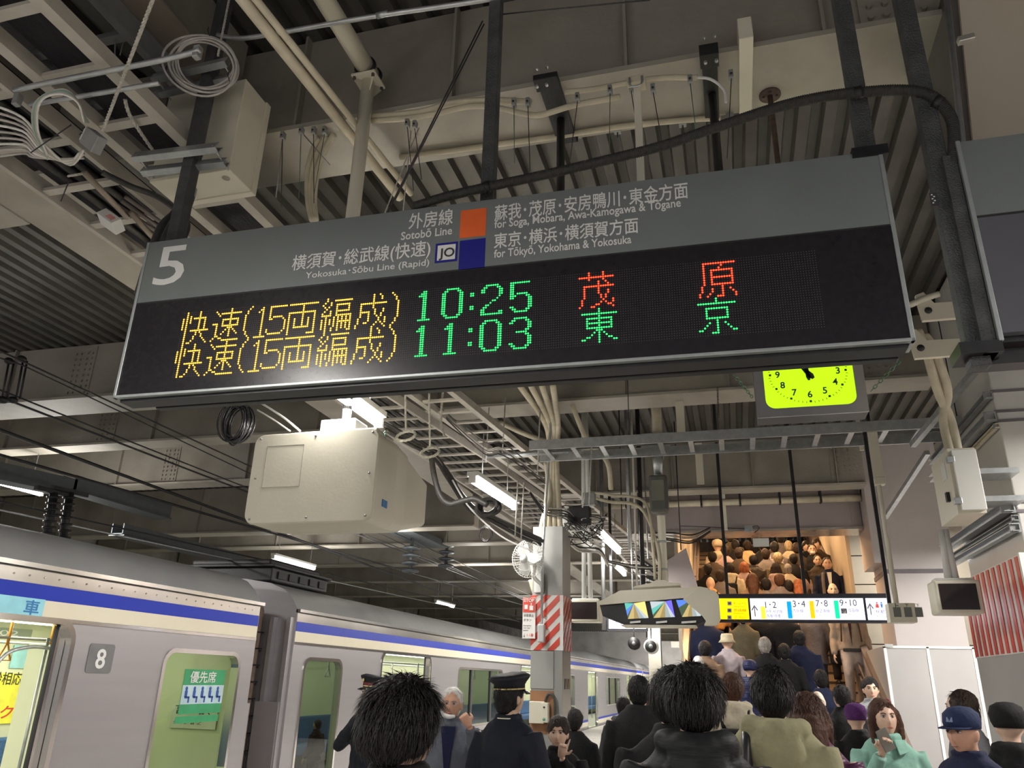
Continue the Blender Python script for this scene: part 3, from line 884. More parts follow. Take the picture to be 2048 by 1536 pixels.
# posters inside
ix = TX - 1.0
def poster(y0, y1, z0, z1, x, m, s=None, sm=INK, size=.1, name='poster'):
    o = MB().box((x, y0, z0), (x + .006, y1, z1)).build(name, m, CA)
    return o
MB().box((TX - 2.83, 8.9, 1.0), (TX - 2.83, 8.9, 1.0))
EW = 8.79
MB().box((TX - .95, EW, 1.05), (TX - .30, EW + .006, 1.36)).build('paper_poster', mat('poster_white', (.7, .7, .62), .5), CA)
text('言い訳', (TX - .9, EW - .001, 1.22), (1, 0, 0), UP, .12, .5, INK, CA, bold=.002)
text('ダイン 言 之', (TX - .9, EW - .001, 1.10), (1, 0, 0), UP, .05, .4, INK, CA)
# partition by the open door with yellow poster and number strip
MB().box((TX - .62, 6.16, .3), (TX - .10, 6.20, 1.9)).build('seat_partition', INT, CA)
PW = 7.3
MB().box((TX - 2.80, PW, 0), (TX - 2.78, PW + .01, .1))
a = on_x(0, 1368, TX - 1.6); b = on_x(40, 1465, TX - 1.6)
fx = TX - 2.83
p0 = on_x(-40, 1366, fx); p1 = on_x(42, 1462, fx)
MB().box((fx, p0.y, 1.05), (fx + .01, p1.y, 1.62)).build('yellow_poster', mat('poster_yellow', (.85, .78, .08), .5), CA)
text('年齢相応に', (fx + .012, p1.y - .75, 1.5), (0, 1, 0), UP, .16, .7, INK, CA, bold=.002)
text('ワク', (fx + .012, p1.y - .6, 1.12), (0, 1, 0), UP, .16, .4, RED, CA, bold=.004)
p0 = on_x(-30, 1262, fx); p1 = on_x(62, 1270, fx)
MB().box((fx, p0.y, 2.02), (fx + .01, p1.y, 2.14)).build('number_strip', mat('plate_grey2', (.30, .33, .27), .5), CA)
text('216-1002', (fx + .012, p1.y - 1.3, 2.05), (0, 1, 0), UP, .09, 1.1, WHITEP, CA)
p0 = on_x(22, 1318, fx); p1 = on_x(58, 1356, fx)
MB().box((fx, p0.y, 1.68), (fx + .01, p1.y, 1.95)).build('notice_sheet', mat('poster_cyan', (.35, .65, .72), .5), CA)
# hanging straps by the open door
ORG = mat('strap_orange', (.75, .30, .03), .4)
for i, (px, py) in enumerate(((12, 1300), (98, 1300))):
    c = on_x(px, py, TX - .75); s = MB()
    s.tube([c + Vector((0, 0, .25)), c + Vector((0, 0, .06))], .014, 6)
    s.tube([c + Vector((0, -.0, .07)), c + Vector((0, -.07, -.09)), c + Vector((0, .07, -.09))], .012, 6, closed=True)
    s.build('hanging_strap', ORG, CA)
for k in range(9):
    c = Vector((TX - .75, 11 + k * 1.3, 1.75)); s = MB(); s.tube([c + Vector((0, 0, .2)), c + Vector((0, 0, .06))], .014, 6)
    s.tube([c + Vector((0, -.0, .07)), c + Vector((0, -.09, -.08)), c + Vector((0, .09, -.08))], .012, 6, closed=True); s.build('hanging_strap', HOUS, CB)
s = MB().tube([(TX - .2, 5.35, .4), (TX - .2, 5.35, 1.3), (TX - .2, 5.5, 1.75), (TX - .2, 5.75, 1.86), (TX - .2, 6.0, 1.86)], .017, 8, sub=5); s.build('door_hand_rail', GALV, CA)
# gangway bellows + end details
g = thing('gangway_bellows', 'brown ribbed gangway bellows between the two train cars', 'gangway', (-7.25, 9.4, -.2), None)
mb = MB()
for k in range(9):
    y = 8.97 + k * .1; e = .04 if k % 2 else 0
    mb.add([(-6.35 + e, y, -.2), (-6.35 + e, y, 2.35 + e), (-8.15 - e, y, 2.35 + e), (-8.15 - e, y, -.2)], [])
vs = []; fs = []
for k in range(9):
    y = 8.95 + k * .107; e = .05 if k % 2 else 0
    vs += [(-6.3 + e, y, -.2), (-6.3 + e, y, 2.5 + e), (-8.2 - e, y, 2.5 + e), (-8.2 - e, y, -.2)]
for k in range(8):
    for i in range(3): fs.append((k * 4 + i, k * 4 + i + 1, k * 4 + 5 + i, k * 4 + 4 + i))
mb = MB(); mb.add(vs, fs); mb.build('bellows', mat('bellows_brown', (.16, .11, .085), .8, 0, .2, 12), g, me_fix=False)
for k in range(12): MB().box((-6.32, 9.0, -.1 + k * .21), (-6.24, 9.78, -.085 + k * .21)).build('rib', BLACK, g)
for x in (-5.86, -6.12): MB().box((x - .03, 9.74, -.2), (x + .03, 9.84, 2.42)).build('end_post', STL, CB)
MB().box((-6.2, 9.72, .1), (-5.85, 9.8, 1.35)).build('end_locker', STL, CB)
MB().box((-5.95, 8.93, .1), (-5.82, 9.02, 1.35)).build('end_locker', STL, CA)
# rooftop unit
u = thing('rooftop_unit', 'black louvred box on the roof of the second car', 'roof unit', (-7.0, 10.6, 2.98))
MB().box((-7.9, 9.95, 2.93), (-6.35, 11.6, 3.13)).build('body', BLACK, u, .02)
MB().box((-7.95, 9.9, 3.13), (-6.3, 11.65, 3.17)).build('lid', BLACK, u, .01)
MB().box((-7.8, 10.05, 3.17), (-6.45, 11.5, 3.26)).build('upper_cover', BLACK, u, .03)
for k in range(5): MB().box((-6.36, 10.1 + k * .3, 2.98), (-6.33, 10.3 + k * .3, 3.08)).build('louvre', DGREY, u)
# overhead wires of the track
def wire(pts, X, r, label, m=BLACK, name='overhead_wire', group='overhead wires above the train', ext=None):
    P = [on_x(a, b, X) for a, b in pts]
    if ext: P.append(P[-1] + (P[-1] - P[0]).normalized() * ext)
    P.insert(0, P[0] + (P[0] - P[1]).normalized() * 2.5)
    return tag(MB().tube(P, r, 6).build(name, m), label, 'wire', group)
wire([(0, 702), (506, 935)], -6.6, .010, 'thin overhead wire, uppermost of those left of the speaker box', ext=20)
wire([(0, 794), (499, 986)], -6.9, .013, 'overhead wire of the close pair, lower one', ext=22)
wire([(0, 780), (503, 979)], -6.9, .010, 'overhead wire of the close pair, upper one', ext=22)
wire([(0, 860), (533, 1056)], -7.3, .022, 'thick dark overhead wire crossing above the pale beams', ext=25)
wire([(0, 910), (273, 988), (530, 1062)], -7.3, .020, 'thick dark overhead wire passing the black insulators', ext=25)
wire([(0, 1003), (560, 1127)], -7.3, .012, 'overhead wire low above the roof of the nearest car', ext=25)
wire([(0, 1020), (410, 1108)], -7.3, .010, 'lowest grey wire above the roof of the nearest car', GALV, ext=25)
wire([(0, 716), (44, 730), (506, 950)], -6.7, .008, 'thin overhead wire under the uppermost one', ext=20)
# wire spacer at the left
s = thing('wire_spacer', 'black spacer with rods joining the overhead wires at the left edge', 'spacer', on_x(30, 760, -6.75))
for px in (12, 22, 40, 48): MB().tube([on_x(px + 6, 722, -6.75), on_x(px - 8, 798, -6.75)], .010, 6).build('rod', BLACK, s)
for px, py in ((18, 722), (44, 718), (6, 800), (26, 800)): MB().ell(on_x(px, py, -6.75), (.04, .05, .035), 10, 7).build('clamp', BLACK, s)
# channel bars and insulators
def bar(a, b, X, w, h, label, m):
    A = on_x(*a, X); B = on_x(*b, X); A += (A - B) * .6
    t = thing('catenary_bar', label, 'bar', A, 'steel bars carrying the overhead wires')
    MB().channel(A, B, w, h, .012).build('channel', m, t)
    MB().beam(A + Vector((0, 0, -.1)), B + Vector((0, 0, -.1)), w * 1.4, .015).build('flange', m, t)
    return t
SB = mat('bar_slate', (.13, .145, .155), .5, .4, .1, 8)
bar((0, 945), (140, 975), -8.2, .2, .2, 'slate channel bar above the nearest car, left one', SB)
bar((216, 990), (330, 1025), -8.2, .2, .2, 'slate channel bar above the nearest car, right one', SB)
bar((340, 1075 + 8), (480, 1118), -8.8, .2, .15, 'slate channel bar beyond, near the corrugated deck', SB)
for i, (px, py, pb) in enumerate(((108, 985, 1070), (140, 985, 1078), (88, 1130, 1130))):
    if i == 2: continue
    a = on_x(px, py, -7.3); b = on_x(px - 12, pb, -7.3)
    t = thing('insulator_post', 'black ribbed insulator post standing on the nearest car roof, %s' % ('left one', 'right one')[i], 'insulator', b, 'black insulator posts')
    MB().tube([b - Vector((0, 0, .15)), a], .045, 10).build('core', BLACK, t)
    for k in range(7):
        c = b + (a - b) * (k / 7); MB().tube([c, c + (a - b).normalized() * .025], .07, 12).build('shed', BLACK, t)
    MB().beam(a + Vector((0, -.25, 0)), a + Vector((0, .25, .02)), .05, .05).build('arm', BLACK, t)
# far signal-like insulators under the beams
for i, (px, py) in enumerate(((822, 1115), (893, 1108), (1015, 1105))):
    c = on_x(px, py, -6.6)
    t = thing('insulator', 'grey hanging insulator under a far beam, %s' % ('left', 'middle', 'right')[i], 'insulator', c, 'grey insulators under the far beams')
    MB().cyl(c + Vector((0, 0, .5)), c - Vector((0, 0, .35)), .04, 8).build('stem', SB, t)
    for k in range(4): MB().ell(c + Vector((0, 0, .2 - .16 * k)), (.2, .2, .05), 12, 6).build('shed', SB, t)
    MB().box((c.x - .3, c.y - 1.4, c.z + .42), (c.x + .3, c.y + 1.4, c.z + .55)).build('carrier', SB, t)
# glimpse of the train on the right hand track
CR = car(17, 34, [(20.5, 21.6), (26, 27.6)], [(18, 19.6, .8), (22.6, 25, .8), (29, 31, .8)], 'train on the right hand track, glimpsed behind the striped column', lights=2, X=6.5, sgn=-1, blue=mat('pale_blue', (.25, .32, .6), .3), crm=mat('yellow_band', (.75, .55, .06), .3))
# ------------------------------------------------------------------ staircase
SX0, SX1, SY0 = -.78, 1.86, 11.3
def stair_z(y): return max(0., math.floor((y - SY0) / .30 + 1) * .15) if y > SY0 else 0.
st = thing('staircase', 'crowded stone staircase rising away under warm light', 'staircase', ((SX0 + SX1) / 2, SY0, 0))
STEP = mat('stone_step', (.42, .33, .24), .6, 0, .12, 14, .05, 60, dirt=.2); NOSE = mat('step_nosing', (.06, .05, .045), .6)
for k in range(33):
    y = SY0 + .3 * k; z = .15 * (k + 1)
    MB().box((SX0, y, z - .16), (SX1, y + .34, z)).build('step', STEP, st)
    MB().box((SX0 + .01, y - .006, z - .028), (SX1 - .01, y + .04, z + .002)).build('nosing', NOSE, st)
mb = MB(); mb.prism([(SX0, SY0, -.01), (SX0, SY0 + 9.9, 4.8), (SX0, SY0 + 9.9, 4.3), (SX0, SY0 + .9, -.01)], (SX1 - SX0, 0, 0)); mb.build('carriage', mat('stair_steel', (.3, .27, .24), .5), st)
TANW = mat('tan_wall', (.46, .39, .30), .45, 0, .05, 2, dirt=.1); MVP = mat('mauve_balustrade', (.50, .44, .44), .3, .2, .05, 2)
BRN = mat('brown_rail', (.16, .12, .10), .45, 0, .1, 20)
for x, sg_, w in ((SX0 - .06, -1, 'left'), (SX1, 1, 'right')):
    y0, y1 = SY0 - .75, SY0 + 10; zf = lambda y: (y - SY0) * .5
    MB().prism([(x, y0, 0), (x, SY0 + .2, 0), (x, y1, zf(y1) - .2), (x, y1, zf(y1) + 1.12), (x, y0 + .1, zf(y0 + .1) + 1.1)], (.06, 0, 0)).build('balustrade', MVP, st)
    MB().beam((x + .03, y0 + .1, zf(y0 + .1) + 1.13), (x + .03, y1, zf(y1) + 1.15), .1, .06).build('top_rail', BRN if w == 'right' else STLB, st)
    for h in (.72, .9):
        xx = x + (.13 if w == 'left' else -.07)
        MB().tube([(xx, y0 + .4, zf(y0 + .4) + h), (xx, y1, zf(y1) + h)], .018, 8).build('hand_rail', BRN, st)
    for k in range(8):
        yy = y0 + .9 + k * 1.2; xx = x + (.13 if w == 'left' else -.07)
        MB().cbox((xx - (.03 if w == 'left' else -.03), yy, zf(yy) + .8), (.08, .03, .03)).build('rail_bracket', STEELBAR, st)
for w, x in (('left', SX0 - .12), ('right', SX1 + .1)):
    o = thing('stairwell_wall', 'tan side wall of the upper stairwell on the %s' % w, 'wall panel', (x, 17, 3), None)
    if w == 'left': MB().prism([(x, 13.36, 2.2), (x, 21.5, 5.2), (x, 13.36, 5.2)], (.06, 0, 0)).build('panel', TANW, o)
    else: MB().prism([(x, 14.6, 2.4), (x, 21.5, 5.2), (x, 14.6, 5.2)], (.06, 0, 0)).build('panel', TANW, o)
a = [on_y(px, py, 13.25) for px, py in ((1372, 1096), (1402, 1195), (1395, 1230), (1338, 1180), (1335, 1120))]
o = tag(MB().prism(a, (0, .06, 0)).build('side_panel_plate', MVP), 'slanting pale plate left of the stairwell opening', 'panel')
# bright room with wall tiles right of the stairwell
o = thing('panelled_wall', 'cream panelled wall seen right of the stairwell opening', 'wall panel', (2.9, 17, 0))
for i in range(6):
    for k in range(9): MB().box((2.08 + i * .62, 16.6, .3 + k * .55), (2.08 + i * .62 + .6, 16.64, .3 + k * .55 + .53)).build('panel', mat('tile_cream', (.62, .58, .50), .35, 0, .03), o)
struct(MB().box((SX0 - .1, 21.6, -.1), (5, 21.8, ZD)).build('wall_stairwell_back', mat('brown_dark', (.08, .055, .04), .8)))
for i, (px, py) in enumerate(((1495, 1082), (1420, 1096))):
    pass
area((3.4, 15.2, 4.6), .8, .8, 60, (1, .92, .8))
# small paper notice hanging at the opening
c = on_y(1522, 1085, 12.7); o = tag(MB().cbox(c, (.24, .01, .13)).build('notice_sheet', HOUS), 'small white notice hanging from the soffit of the stair opening', 'notice')
# ------------------------------------------------------------------ column with the fan
o = thing('column', 'slim grey service column with a red and white striped band and a fan', 'column', (-1.88, 8.4, 0))
cx0, cx1, cy0, cy1 = -2.06, -1.73, 8.2, 8.62
CG = mat('column_grey', (.31, .31, .295), .42, 0, .05, 2, dirt=.1)
MB().box((cx0, cy0, 0), (cx1, cy1, 3.27)).build('shaft', CG, o, .004)
MB().box((cx0 - .005, cy0 - .012, 1.62), (cx1 - .09, cy0, 1.98)).build('cover_plate', CG, o, .003)
MB().box((cx0 - .005, cy0 - .006, 1.20), (cx1 - .09, cy0 - .001, 1.60)).build('wood_backing', mat('brown_board', (.27, .13, .06), .6), o)
MB().box((cx0 - .008, cy0 - .008, 1.99), (cx1 + .008, cy1, 2.54)).build('stripe_band', WS, o)
def clip_stripes(x0, x1, z0, z1, put_, step=.145, w=.075, slope=1.0):
    k = x0 - (z1 - z0) * slope
    while k < x1:
        pts = [(k, z0), (k + w, z0), (k + w + (z1 - z0) / slope, z1), (k + (z1 - z0) / slope, z1)]
        def clip(poly, f, inter):
            out = []
            for i in range(len(poly)):
                a, b = poly[i - 1], poly[i]
                if f(b):
                    if not f(a): out.append(inter(a, b))
                    out.append(b)
                elif f(a): out.append(inter(a, b))
            return out
        for xx, sgn in ((x0, 1), (x1, -1)):
            pts = clip(pts, lambda p: (p[0] - xx) * sgn >= 0, lambda a, b: (xx, a[1] + (b[1] - a[1]) * (xx - a[0]) / (b[0] - a[0])))
            if len(pts) < 3: break
        if len(pts) >= 3: put_(pts)
        k += step
clip_stripes(cx0 - .008, cx1 - .03, 1.99, 2.54, lambda p: MB().prism([(a, cy0 - .009, b) for a, b in p], (0, -.004, 0)).build('stripe', RED, o))
clip_stripes(cy0, cy1, 1.99, 2.54, lambda p: MB().prism([(cx1 + .009, a, b) for a, b in p], (.004, 0, 0)).build('stripe', RED, o))
for z in (1.62, 1.05):
    for k in range(4): MB().prism([(cx1 + .001, cy0 + .08 + .08 * k, z), (cx1 + .001, cy0 + .11 + .08 * k, z), (cx1 + .001, cy0 + .14 + .08 * k, z + .1), (cx1 + .001, cy0 + .11 + .08 * k, z + .1)], (.003, 0, 0)).build('hazard_mark', mat('hazard', (.35, .18, .05), .5) if k % 2 else INK, o)
b = thing('switch_box', 'cream switch box with a round green button on the slim column', 'switch', (-1.97, 8.15, 1.38))
MB().box((-2.05, 8.10, 1.30), (-1.90, 8.19, 1.50)).build('body', BOXC, b, .004); MB().box((-1.93, 8.095, 1.31), (-1.86, 8.19, 1.49)).build('cover', BOXC, b, .003)
MB().cyl((-1.895, 8.09, 1.34), (-1.895, 8.095, 1.34), .014, 12).build('button', mat('btn', (.1, .35, .25), .4), b); MB().cyl((-1.895, 8.09, 1.45), (-1.895, 8.095, 1.45), .010, 12).build('key_lock', INK, b)
tag(MB().tube([(-1.90, 8.16, 1.5), (-1.86, 8.15, 1.57), (-1.80, 8.15, 1.53), (-1.80, 8.15, 1.3), (-1.83, 8.16, 1.22)], .014, 8, sub=4).build('cable', RUBBER), 'black cable curling beside the cream switch box', 'cable')
b = thing('pull_switch', 'grey pull switch hanging at the end of the steel conduit on the slim column', 'switch', (-1.93, 8.12, 2.1))
MB().box((-1.965, 8.06, 2.06), (-1.895, 8.14, 2.24)).build('body', mat('switch_grey', (.5, .5, .5), .35), b, .012)
MB().tube([on_y(1086, 780, 8.1), on_y(1100, 800, 8.1), on_y(1101, 860, 8.1), (-1.93, 8.1, 2.9), (-1.93, 8.1, 2.24)], .014, 10).build('conduit', GALV, b)
# emergency stop sign
q = thing('stop_sign', 'narrow red and white STOP emergency button sign beside the striped band', 'sign', on_y(1058, 1235, 8.15))
p0 = on_y(1046, 1195, 8.15); p1 = on_y(1070, 1277, 8.15)
MB().box((p0.x, 8.15, p1.z), (p1.x, 8.165, p0.z)).build('plate', WS, q)
MB().box((p0.x + .004, 8.145, p0.z - .15), (p1.x - .004, 8.15, p0.z - .004)).build('red_field', RED, q)
text('STOP', (p0.x + .012, 8.145, p0.z - .045), (1, 0, 0), UP, .045, p1.x - p0.x - .024, WHITEP, q, bold=.001)
MB().box((p0.x + .02, 8.142, p0.z - .12), (p0.x + .055, 8.145, p0.z - .075)).build('train_symbol', WHITEP, q, .004)
mb = MB(); mb.box((p0.x + .075, 8.142, p0.z - .13), (p0.x + .115, 8.145, p0.z - .085)); mb.box((p0.x + .088, 8.142, p0.z - .09), (p0.x + .098, 8.145, p0.z - .055)); lab(mb.build('hand_symbol', WHITEP, q), 'pressing hand symbol')
for i, (s, h) in enumerate((('非常停止', .032), ('ボタン', .032), ('Emergency', .018), ('train stop', .018), ('button', .018))):
    text(s, (p0.x + .01, 8.15, p0.z - .195 - (.045 * i if i < 2 else .07 + .024 * (i - 1))), (1, 0, 0), UP, h, (.11, .085, .085, .07, .05)[i], INK, q)
text('↓', (p0.x + .01, 8.15, p0.z - .40), (1, 0, 0), UP, .05, .02, INK, q); text('1-1番', (p0.x + .05, 8.15, p0.z - .39), (1, 0, 0), UP, .035, .07, RED, q)
# wall fan
fc = on_y(1056, 1118, 7.95); t = thing('wall_fan', 'white wall fan with a round wire cage on the slim column', 'fan', fc)
dirn = Vector((-.30, -1, -.12)).normalized(); R0 = dirn.to_track_quat('Z', 'Y').to_matrix().to_4x4(); M = Matrix.Translation(fc) @ R0
FW = mat('fan_white', (.68, .68, .65), .4, 0, .03)
mb = MB(M)
for k in range(40):
    a = 2 * math.pi * k / 40; c, s = math.cos(a), math.sin(a)
    mb.tube([(c * .04, s * .04, .085), (c * .13, s * .13, .075), (c * .185, s * .185, .03), (c * .19, s * .19, -.01), (c * .14, s * .14, -.06), (c * .05, s * .05, -.07)], .0016, 4, smooth=False)
o_ = mb.build('cage_wires', FW, t, me_fix=False); o_['kind'] = 'stuff'
for r, z in ((.192, 0), (.04, .085), (.12, .078), (.165, .05)): MB(M).tube([(r * math.cos(a * math.pi / 16), r * math.sin(a * math.pi / 16), z) for a in range(32)], .004 if r > .19 else .002, 6, closed=True).build('cage_ring', FW, t)
MB(M).cyl((0, 0, .08), (0, 0, .092), .045, 20).build('hub_cap', FW, t)
for k in range(3):
    a = 2 * math.pi * k / 3; mb = MB(M @ Matrix.Rotation(a, 4, 'Z'))
    mb.add([(.02, -.02, .02), (.02, .02, -.01), (.10, .075, -.02), (.165, .07, -.015), (.17, -.02, .03), (.09, -.05, .035)], [(0, 1, 2, 3, 4, 5)]); bl = mb.build('blade', FW, t, me_fix=False)
MB(M).tube([(0, 0, -.05), (0, 0, -.08), (0, 0, -.20), (0, 0, -.22)], [.05, .065, .06, .03], 14).build('motor', FW, t)
MB().tube([fc - dirn * .16 + Vector((0, 0, -.04)), fc + Vector((.03, .14, -.16)), fc + Vector((.10, .2, -.24)), Vector((-1.98, 8.19, fc.z - .26))], .022, 8, sub=4).build('arm', FW, t)
MB().box((-2.03, 8.155, fc.z - .32), (-1.93, 8.2, fc.z - .12)).build('wall_bracket', FW, t, .008)
# ------------------------------------------------------------------ clock
c0, c1 = on_y(1508, 745, 5.0), on_y(1735, 826, 5.0); zc = 3.615; xc = (.24 + .905) / 2
t = thing('station_clock', 'hanging clock with a bright lime green face partly hidden behind the sign', 'clock', (xc, 5.06, 3.32))
CF = mat('clock_frame', (.55, .55, .57), .3, .8, .05, 10)
MB().box((xc - .333, 5.0, 3.325), (xc + .333, 5.16, 3.905)).build('case', mat('clock_case', (.06, .055, .05), .4), t, .004)
def rr(w, h, r, y, seg=6): return [(xc + a, y, zc + b) for a, b in rrect(-w, w, -h, h, r, seg)]
mb = MB(); o1 = rr(.335, .292, .004, 4.985); i1 = rr(.275, .235, .06, 4.985); n = len(o1)
mb.add(o1 + i1 + [(a, 5.0, c) for a, b, c in o1] + [(a, 5.0, c) for a, b, c in i1], [f for i in range(n) for j in [(i + 1) % n] for f in ((i, j, n + j, n + i), (i, 2 * n + i, 2 * n + j, j), (n + i, n + j, 3 * n + j, 3 * n + i))])
mb.build('frame', CF, t)
mb = MB(); mb.add(rr(.275, .235, .06, 4.997), [tuple(range(n))]); mb.build('dial', glow('lime', (.56, .98, .01), .75, (.3, .5, .01)), t, me_fix=False)
for h in range(1, 13):
    a = math.radians(90 - 30 * h); x = xc + .185 * math.cos(a); z = zc + .150 * math.sin(a)
    text(str(h), (x, 4.995, z - .021), (1, 0, 0), UP, .062, None, INK, t, 'numeral', bold=.0012, align='CENTER')
    x = xc + .232 * math.cos(a); z = zc + .198 * math.sin(a); MB().cbox((x, 4.993, z), (.014, .002, .014)).build('hour_mark', INK, t)
mb = MB()
for k in range(60):
    if k % 5: a = math.radians(6 * k); x = xc + .232 * math.cos(a); z = zc + .198 * math.sin(a); mb.beam((x, 4.993, z), (x + .012 * math.cos(a), 4.993, z + .012 * math.sin(a)), .003, .002, (0, 1, 0))
o_ = mb.build('minute_marks', INK, t); o_['kind'] = 'stuff'
for nm, a, l, w in (('hour_hand', 128, .12, .022), ('minute_hand', 95, .19, .016)):
    a = math.radians(a); d = Vector((math.cos(a), 0, math.sin(a))); p = Vector((xc, 4.99, zc)); s_ = Vector((-d.z, 0, d.x)) * w / 2
    MB().add([p - d * .055 - s_ * .8, p - d * .03 - s_ * 1.8, p + d * l, p - d * .03 + s_ * 1.8, p - d * .055 + s_ * .8], [(0, 1, 2, 3, 4)]).build(nm, INK, t, me_fix=False)
mb = MB(); mb.add(rr(.275, .235, .06, 4.986), [tuple(range(n))]); mb.build('glass', glass('clock_glass', (1, 1, 1)), t, me_fix=False)
for k in (-.2, .2): MB().cyl((xc + k, 5.08, 3.9), (xc + k, 5.08, ZD), .016, 8).build('hanger_pipe', BLACK, t)
# ------------------------------------------------------------------ cream housing left of the middle
YB = 4.6
c = [on_y(px, py, YB) for px, py in ((507, 862), (762, 866), (742, 1048), (497, 1042))]
x0 = (c[0].x + c[3].x) / 2; x1 = (c[1].x + c[2].x) / 2; z1 = (c[0].z + c[1].z) / 2; z0 = (c[2].z + c[3].z) / 2
t = thing('cream_housing', 'large cream box with rounded corners hanging left of the middle', 'equipment box', ((x0 + x1) / 2, YB + .4, z0))
def rp(y, k=0, r=.07): return [(a, y, b) for a, b in rrect(x0 + k, x1 - k, z0 + k, z1 - k, max(.01, r - k * .3), 6)]
mb = MB(); mb.loft([rp(YB + .01, .0), rp(YB + .32, 0), rp(YB + .55, .02)], smooth=False); mb.build('body', BOXC, t)
mb = MB(); mb.loft([rp(YB - .012, .004), rp(YB + .012, -.004)], smooth=False); mb.build('front_plate', BOXC, t, .003)
mb = MB(); mb.loft([[(x, y, z) for x, y, z in rp(YB + .56, .03)], [(x, YB + .98, z0 + .12 + (z - z0) * .62) for x, y, z in rp(0, .03)]], smooth=False); mb.build('rear_hood', BOXC, t, .004)
xa, xb, za, zb = x0 + .11, x0 + .40, z0 + .25, z1 - .09
for a, b in (((xa, za), (xb, za)), ((xb, za), (xb, zb)), ((xb, zb), (xa, zb)), ((xa, zb), (xa, za))): MB().beam((a[0], YB - .0125, a[1]), (b[0], YB - .0125, b[1]), .003, .003).build('hatch_line', mat('seam_grey', (.35, .33, .28), .6), t)
for fx in (.05, .5, .95):
    for fz in (.05, .5, .95):
        if fx == .5 and fz == .5: continue
        p = (x0 + (x1 - x0) * fx, YB - .012, z0 + (z1 - z0) * fz); MB().cyl(p, (p[0], YB - .017, p[2]), .008, 8).build('screw', STEELBAR, t)
MB().box((x1 + .0, YB + .12, z0 + .12), (x1 + .004, YB + .2, z0 + .17)).build('blue_label', mat('label_blue', (.05, .2, .45), .4), t)
MB().box((x0 + .2, YB + .15, z1), (x1 - .1, YB + .45, z1 + .06)).build('mount_plate', CREAM, t, .01)
MB().box((x0 + .38, YB + .2, z1 + .06), (x1 - .3, YB + .4, z1 + .16)).build('mount_block', STEELBAR, t, .01)
MB().cyl(((x0 + x1) / 2 + .05, YB + .3, z1 + .1), ((x0 + x1) / 2 + .05, YB + .3, 4.15), .035, 10).build('mount_pole', BLACK, t)
# ------------------------------------------------------------------ screens on the cream post
def frame_prism(pts, y, depth, m, name, par, bev=.004): return MB().prism([on_y(a, b, y) for a, b in pts], (0, depth, 0)).build(name, m, par, bev)
YM = 8.5
t = thing('screen_cluster', 'cream hooded housing with three bright platform camera screens', 'screens', on_y(1320, 1210, YM + .2))
frame_prism([(1197, 1203), (1240, 1181), (1400, 1173), (1420, 1177), (1392, 1194), (1200, 1210)], YM - .04, .45, BOXC, 'hood', t)
frame_prism([(1199, 1208), (1385, 1198), (1412, 1240), (1392, 1250), (1250, 1249), (1205, 1232)], YM - .005, .35, BLACK, 'screen_box', t)
frame_prism([(1366, 1198), (1392, 1179), (1428, 1180), (1437, 1190), (1441, 1238), (1434, 1251), (1408, 1251), (1412, 1242), (1405, 1232)], YM - .09, .10, BOXC, 'side_cheek', t)
frame_prism([(1240, 1249), (1392, 1249), (1392, 1253), (1245, 1253)], YM - .0, .3, BOXC, 'bottom_edge', t)
def screen(px0, px1, py0, py1, sk, seed, nm):
    pts = [on_y(px0, py0, YM - .012), on_y(px1, py0 - 3, YM - .012), on_y(px1 + sk, py1 - 2, YM - .012), on_y(px0 + sk, py1, YM - .012)]
    scr = MB().prism(pts, (0, .004, 0)).build(nm, mat('screen_base', (.02, .03, .03), .3), t)
    TL, TR, BR, BL = [p + Vector((0, -.002, 0)) for p in pts]; vp = TL.lerp(TR, (.45, .7, .8)[seed]) + Vector((0, 0, -.01)); L1 = TL.lerp(BL, .45)
    cols = [('teal', (.10, .45, .38)), ('blue', (.08, .20, .75)), ('dark', (.05, .08, .04)), ('tan', (.48, .36, .14)), ('ochre', (.30, .22, .08)), ('stone', (.30, .34, .34)), ('pale', (.45, .50, .52))]
    edge = [TL, L1, BL.lerp(L1, .35), BL, BL.lerp(BR, .3), BL.lerp(BR, .55), BL.lerp(BR, .8), BR]
    for k in range(7):
        cn, cc_ = cols[(k + (0, 6, 1)[seed]) % 7] if k < 2 else cols[k]
        MB().add([vp, edge[k], edge[k + 1]], [(0, 1, 2)]).build('screen_picture', glow('screen_' + cn, cc_, 1.0, (.02, .02, .02)), scr, me_fix=False)
    MB().add([vp, BR, TR], [(0, 1, 2)]).build('screen_picture', glow('screen_' + ('gold', 'violet', 'mint')[seed], ((.8, .65, .2), (.15, .12, .7), (.4, .85, .6))[seed], 1.0, (.02, .02, .02)), scr, me_fix=False)
screen(1249, 1290, 1206, 1238, 7, 0, 'screen'); screen(1300, 1343, 1203, 1236, 7, 1, 'screen'); screen(1352, 1390, 1200, 1234, 12, 2, 'screen')
for a, b in ((1260, 1281), (1312, 1334), (1363, 1392)): frame_prism([(a, 1243), (b, 1241), (b, 1245), (a, 1247)], YM - .02, .008, HOUS, 'caption_label', t, 0)
frame_prism([(1265, 1176), (1360, 1171), (1360, 1166), (1340, 1165), (1330, 1160), (1312, 1160), (1300, 1166), (1270, 1172)], YM + .1, .2, BOXC, 'top_mount', t)
pa = on_y(1328, 1165, YM + .2); pb = on_y(1311, 1010, YM + .2); pc = on_y(1298, 760, YM + .2)
tp = pb + (pc - pb).normalized() * ((ZD - pb.z) / (pc - pb).normalized().z)
tp = Vector((pa.x, YM + .2, ZD))
MB().tube([pa, (pa.x, YM + .2, pb.z), (pa.x, YM + .2, 4.1)], .045, 12).build('post', BOXC, t)
MB().tube([(pa.x, YM + .2, 4.1), tp], .06, 12).build('upper_post', CONDUIT, t)
